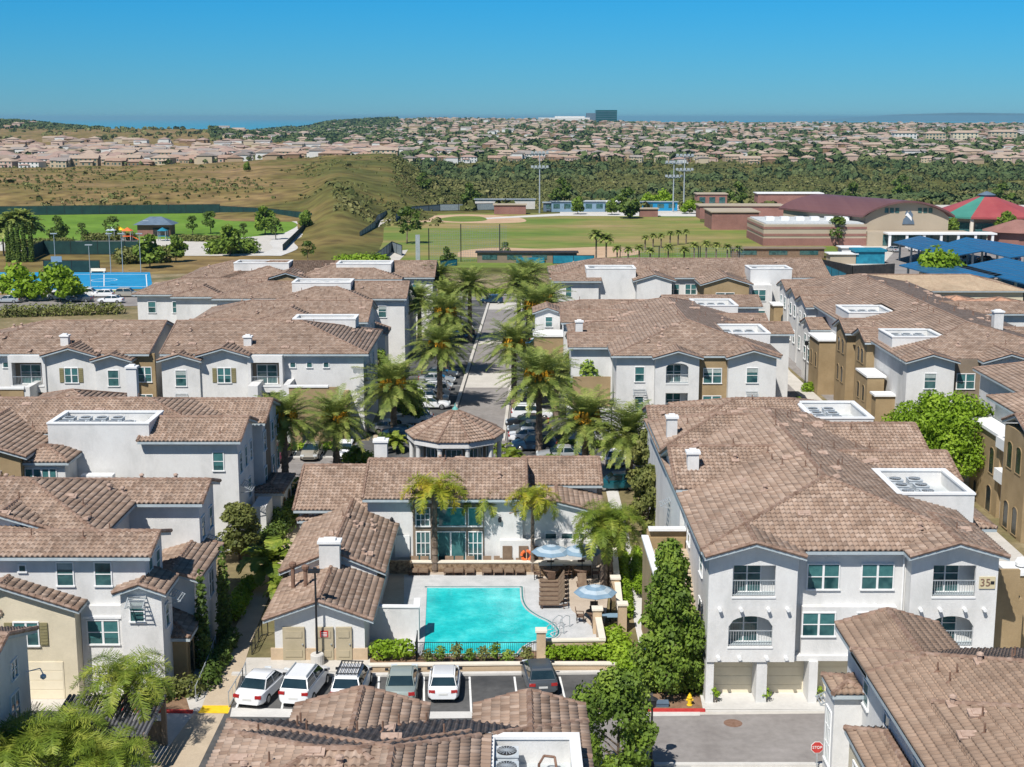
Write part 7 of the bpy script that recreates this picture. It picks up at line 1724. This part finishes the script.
for tt in near:
    x, y, z, k, rz, s = tt
    west = (x/y*F+512) < 398
    r = empty('tiled_house', (x, y, z), ('%s walled house with a salmon tiled roof in the estate on the left mesa' if west else '%s walled tiled-roof house in the rows above the green valley') % lab_w[WN[k % 5]], 'house', ('%s houses on the left mesa' if west else '%s houses above the green valley') % WN[k % 5], rz)
    if id(tt) in fo and fo[id(tt)] < len(ORD): r['label'] = '%s house from the left in the front row of the mesa estate, %s walled' % (ORD[fo[id(tt)]].capitalize(), lab_w[WN[k % 5]])
    r.scale = (s, s, s*.95); link('wall', HM[k][0], r); link('roof', HM[k][1], r); link('window', HM[k][2], r)
# the rest of the far suburb, hundreds more: one object
def mesh_arr(me):
    V = np.empty(len(me.vertices)*3); me.vertices.foreach_get('co', V); return V.reshape(-1, 3), [tuple(p.vertices) for p in me.polygons]
VV = []; FF = []; MI = []; nb = 0; sm = [(mesh_arr(h[0]), mesh_arr(h[1])) for h in HM]
for x, y, z, k, rz, s in rest:
    c_, s_ = math.cos(rz), math.sin(rz)
    for part, mi in ((0, k % 5), (1, 5+k % 4)):
        V, fl_ = sm[k][part]; W_ = np.stack([x+s*1.15*(V[:, 0]*c_-V[:, 1]*s_), y+s*1.15*(V[:, 0]*s_+V[:, 1]*c_), z+V[:, 2]*s*1.05], 1); VV.append(W_); FF += [tuple(i+nb for i in f) for f in fl_]; MI += [mi]*len(fl_); nb += len(V)
me = bpy.data.meshes.new('distant_suburb'); me.from_pydata(np.vstack(VV).tolist(), [], FF)
for m_ in HW+HR: me.materials.append(m_)
me.polygons.foreach_set('material_index', MI); tag(link('distant_suburb', me), kind='stuff')
# pale apartment rows far right
for i, (px, wdt) in enumerate(((905,34),(935,30),(965,38),(1003,40))):
    Y = 2150; p = Q(px, 150, Y); z = float(terr(p.x, Y)); r = empty('far_apartment_row', (p.x, Y, z), '%s long pale green and yellow apartment row far off at the right' % nth[i].capitalize(), 'building'); c = MB(); c.box(p.x-wdt/2,p.x+wdt/2,Y,Y+14,z-4,z+13); c.build('wall', [M['beige'], HW[1]][i % 2] if i != 0 else M['white'], r)
    c = MB(); c.add([(p.x-wdt/2-1,Y-1,z+13),(p.x+wdt/2+1,Y-1,z+13),(p.x+wdt/2+1,Y+15,z+13),(p.x-wdt/2-1,Y+15,z+13),(p.x-wdt/2+7,Y+7,z+16.5),(p.x+wdt/2-7,Y+7,z+16.5)], [(0,1,5,4),(2,3,4,5),(1,2,5),(3,0,4),(0,3,2,1)]); c.build('roof', HR[1], r)
    for j in range(6):
        for zz in (2, 6, 10): c = MB(); x = p.x-wdt/2+wdt*(j+.5)/6; c.box(x-1.2,x+1.2,Y-.2,Y-.01,z+zz,z+zz+1.8); c.build('window', M['glass'], r)
# big office block on the horizon
Y = 4300; p = Q(606, 122, Y); r = empty('office_tower', (p.x, Y, 0), 'dark teal office block alone on the horizon', 'office building'); z0 = float(terr(p.x, Y)); zt = Q(606, 110, Y).z
c = MB(); c.box(p.x-31,p.x+33,Y,Y+50,z0-5,zt); c.build('tower', M['towerglass'], r); c = MB(); c.box(p.x-58,p.x-31.2,Y+5,Y+45,z0-5,zt-9); c.build('side_wing', M['slate'], r)
for j in range(5): c = MB(); zz = z0+(zt-z0)*(j+.6)/5.5; c.box(p.x-31.5,p.x+33.5,Y-.6,Y-.05,zz,zz+1.2); c.build('floor_band', M['slate'], r)
p = Q(565, 121, 4300); r = empty('hospital_block', (p.x, 4300, 0), 'long low whitish building left of the office block', 'building'); c = MB(); c.box(p.x-80,p.x+75,4300,4340,20,Q(565,117.6,4300).z); c.box(p.x-30,p.x+60,4305,4335,20,Q(565,116.2,4300).z); c.build('wall', M['white'], r)
# far headland and a sail
c = MB(); n = 30
for i in range(n): pass
hx = [(-1,0),(-.7,90),(-.4,170),(0,210),(.35,190),(.6,120),(.85,70),(1.1,0)]
c = MB(); c.prismY([((960-512)/F*40000+a*4600, -90+b_*1.15) for a, b_ in hx], 40000, 40800); o = c.build('headland', mat('far_land', [(.10,.16,.20),(.13,.20,.24)], .95, .0005)); tag(o, kind='structure')
p = Q(204, 122, 9000); r = empty('sailing_boat', (p.x, 9000, -88), 'white sail far out on the sea at left', 'boat'); c = MB(); c.prismY([(p.x-14,-86),(p.x+12,-86),(p.x+2,-40)], 8999, 9001); c.build('sail', M['trim'], r); c = MB(); c.box(p.x-16,p.x+16,8996,9004,-88,-85); c.build('hull', M['trim'], r)
# ================================================================ VEGETATION MASSES
def blobs(name, P, S, m, per, seed, flat=.7, leafk=.42):
    r = np.random.default_rng(seed); n = len(P); C = np.repeat(P, per, 0); Sx = np.repeat(S, per); d = rdir(len(C), r); d[:, 2] = np.abs(d[:, 2])*1.1-.15
    C = C+d*Sx[:, None]*np.array([1, 1, flat])*(.7+.35*r.random(len(C)))[:, None]; nn = d+rdir(len(C), r)*.5; nn /= np.linalg.norm(nn, axis=1)[:, None]
    a = np.cross(nn, rdir(len(C), r)); a /= np.linalg.norm(a, axis=1)[:, None]; b_ = np.cross(nn, a); s = (Sx*leafk*(.6+.7*r.random(len(C))))[:, None]
    V, Fq = quads(C, a*s, b_*s); o = link(name, np_mesh(name, V, Fq, m)); tag(o, kind='stuff'); return o
def scat(n, Y0, Y1, p0, p1, seed, pw=1.0, mask=None):
    r = np.random.default_rng(seed); t = r.random(n); inv = (1/Y0)+(1/Y1-1/Y0)*t**pw; Y = 1/inv; px = p0+(p1-p0)*r.random(n); X = (px-512)/F*Y
    if mask is not None:
        k = mask(X, Y, px, r); X, Y = X[k], Y[k]
    return X, Y, terr(X, Y)
M['far_leaf'] = mat('distant_foliage', [(.045,.075,.03),(.08,.11,.042),(.13,.15,.06)], .9, .02, 4, spec=.1, fine=.2)
M['scrub'] = mat('scrub_foliage', [(.07,.085,.03),(.12,.13,.045),(.20,.19,.08)], .95, .03, 4, spec=.1, fine=.3)
nz = lambda X, Y: np.sin(X*.013+Y*.007)+np.sin(X*.031-Y*.017+2)+.7*np.sin(X*.05+Y*.04)
# trees through the far suburb
X, Y, Z = scat(6200, 1300, 4700, 400, 1040, 1, .75, lambda X, Y, p, r: nz(X, Y) > r.uniform(-1.6, 1.4, len(X))); P = np.stack([X, Y, Z+2], 1)
blobs('distant_trees', P, np.random.default_rng(2).uniform(2.5, 7, len(P)), M['far_leaf'], 18, 2, .9, .34)
X, Y, Z = scat(2300, 1950, 4800, 215, 400, 3, .7); P = np.stack([X, Y, Z+2], 1); blobs('distant_trees', P, np.random.default_rng(3).uniform(4, 9, len(P)), M['far_leaf'], 12, 3, .9)
X, Y, Z = scat(500, 2350, 3400, -20, 110, 4, .6); P = np.stack([X, Y, Z+2], 1); blobs('distant_trees', P, np.random.default_rng(4).uniform(3, 9, len(P)), M['far_leaf'], 12, 4, .9)
X, Y, Z = scat(450, 965, 1600, -20, 395, 5, 1); P = np.stack([X, Y, Z+1.5], 1); blobs('estate_trees', P, np.random.default_rng(5).uniform(1.6, 3.4, len(P)), M['far_leaf'], 14, 5, 1.1)
# valley woodland below the houses
X, Y, Z = scat(3400, 640, 1330, 400, 1040, 6, 1, lambda X, Y, p, r: (nz(X, Y)+((Y > 1080)*2.2)+((p > 800)*.9)-1.5) > r.uniform(-.6, 2.2, len(X))); P = np.stack([X, Y, Z+1.5], 1)
blobs('valley_woodland', P, np.random.default_rng(6).uniform(2.0, 5.2, len(P)), M['far_leaf'], 36, 6, .9, .28)
X, Y, Z = scat(1200, 500, 760, 430, 1040, 7, .9, lambda X, Y, p, r: nz(X, Y) > r.uniform(-1.5, 1.5, len(X))); P = np.stack([X, Y, Z+1], 1); blobs('valley_woodland', P, np.random.default_rng(7).uniform(1.4, 3.2, len(P)), M['scrub'], 34, 7, .9, .28)
# scrub: valley slope and left mesa slope
X, Y, Z = scat(14000, 540, 1320, 395, 1040, 8, .9); P = np.stack([X, Y, Z+.3], 1); blobs('scrub', P, np.random.default_rng(8).uniform(.5, 1.9, len(P)), M['scrub'], 10, 8, .7)
X, Y, Z = scat(6000, 430, 950, -20, 440, 9, 1, lambda X, Y, p, r: (nz(X*1.7, Y*1.3)+(p > 300)*1.2 > r.uniform(-.3, 2.6, len(X))) & ((Y > 510) | (p > 335))); P = np.stack([X, Y, Z+.2], 1); blobs('scrub', P, np.random.default_rng(9).uniform(.25, .95, len(P))*np.where(np.random.default_rng(19).random(len(P)) > .95, 2, 1), M['scrub'], 9, 9, .7)
X, Y, Z = scat(900, 1950, 2700, -20, 235, 21, 1, lambda X, Y, p, r: nz(X, Y) > r.uniform(-.5, 2.5, len(X))); P = np.stack([X, Y, Z+1], 1); blobs('scrub', P, np.random.default_rng(22).uniform(1.5, 5, len(P)), M['scrub'], 12, 23, .7)
# palms and trees singled out on the slope
for i, (px, Y, k, s, lab) in enumerate(((250,690,'far',.8,'lone round bush tree on the dry slope'),(425,640,'fardk',1.1,'dark tree at the foot of the hill right of the crest'),(470,560,'fardk',1.2,'dark tree behind the far rim of the field'),(560,600,'fardk',1.5,'broad dark tree behind the first light tower'),(735,560,'fardk',1.3,'dark tree behind the classroom'),(850,640,'fardk',1.6,'dark tree on the valley floor above the gym'),(900,900,'fardk',2.2,'tall dark tree on the slope over the gym roof'),(1000,700,'fardk',1.8,'dark tree on the slope over the round roof'))):
    X_ = (px-512)/F*Y; tree(k, (X_, Y, float(terr(X_, Y))-.2), lab, s, i)
# ================================================================ AIR
hz = MB(); hz.box(-32000, 32000, -120, 64000, -112, 62)
me = hz.mesh('haze', None); m = bpy.data.materials.new('haze_air'); m.use_nodes = True; n = m.node_tree; n.nodes.clear()
o_ = n.nodes.new('ShaderNodeOutputMaterial'); pv = n.nodes.new('ShaderNodeVolumePrincipled'); pv.inputs['Color'].default_value = (.42, .82, 1, 1)
pv.inputs['Density'].default_value = 4.2e-5; pv.inputs['Anisotropy'].default_value = .2; n.links.new(pv.outputs[0], o_.inputs['Volume']); me.materials.append(m)
tag(link('haze', me), kind='stuff')
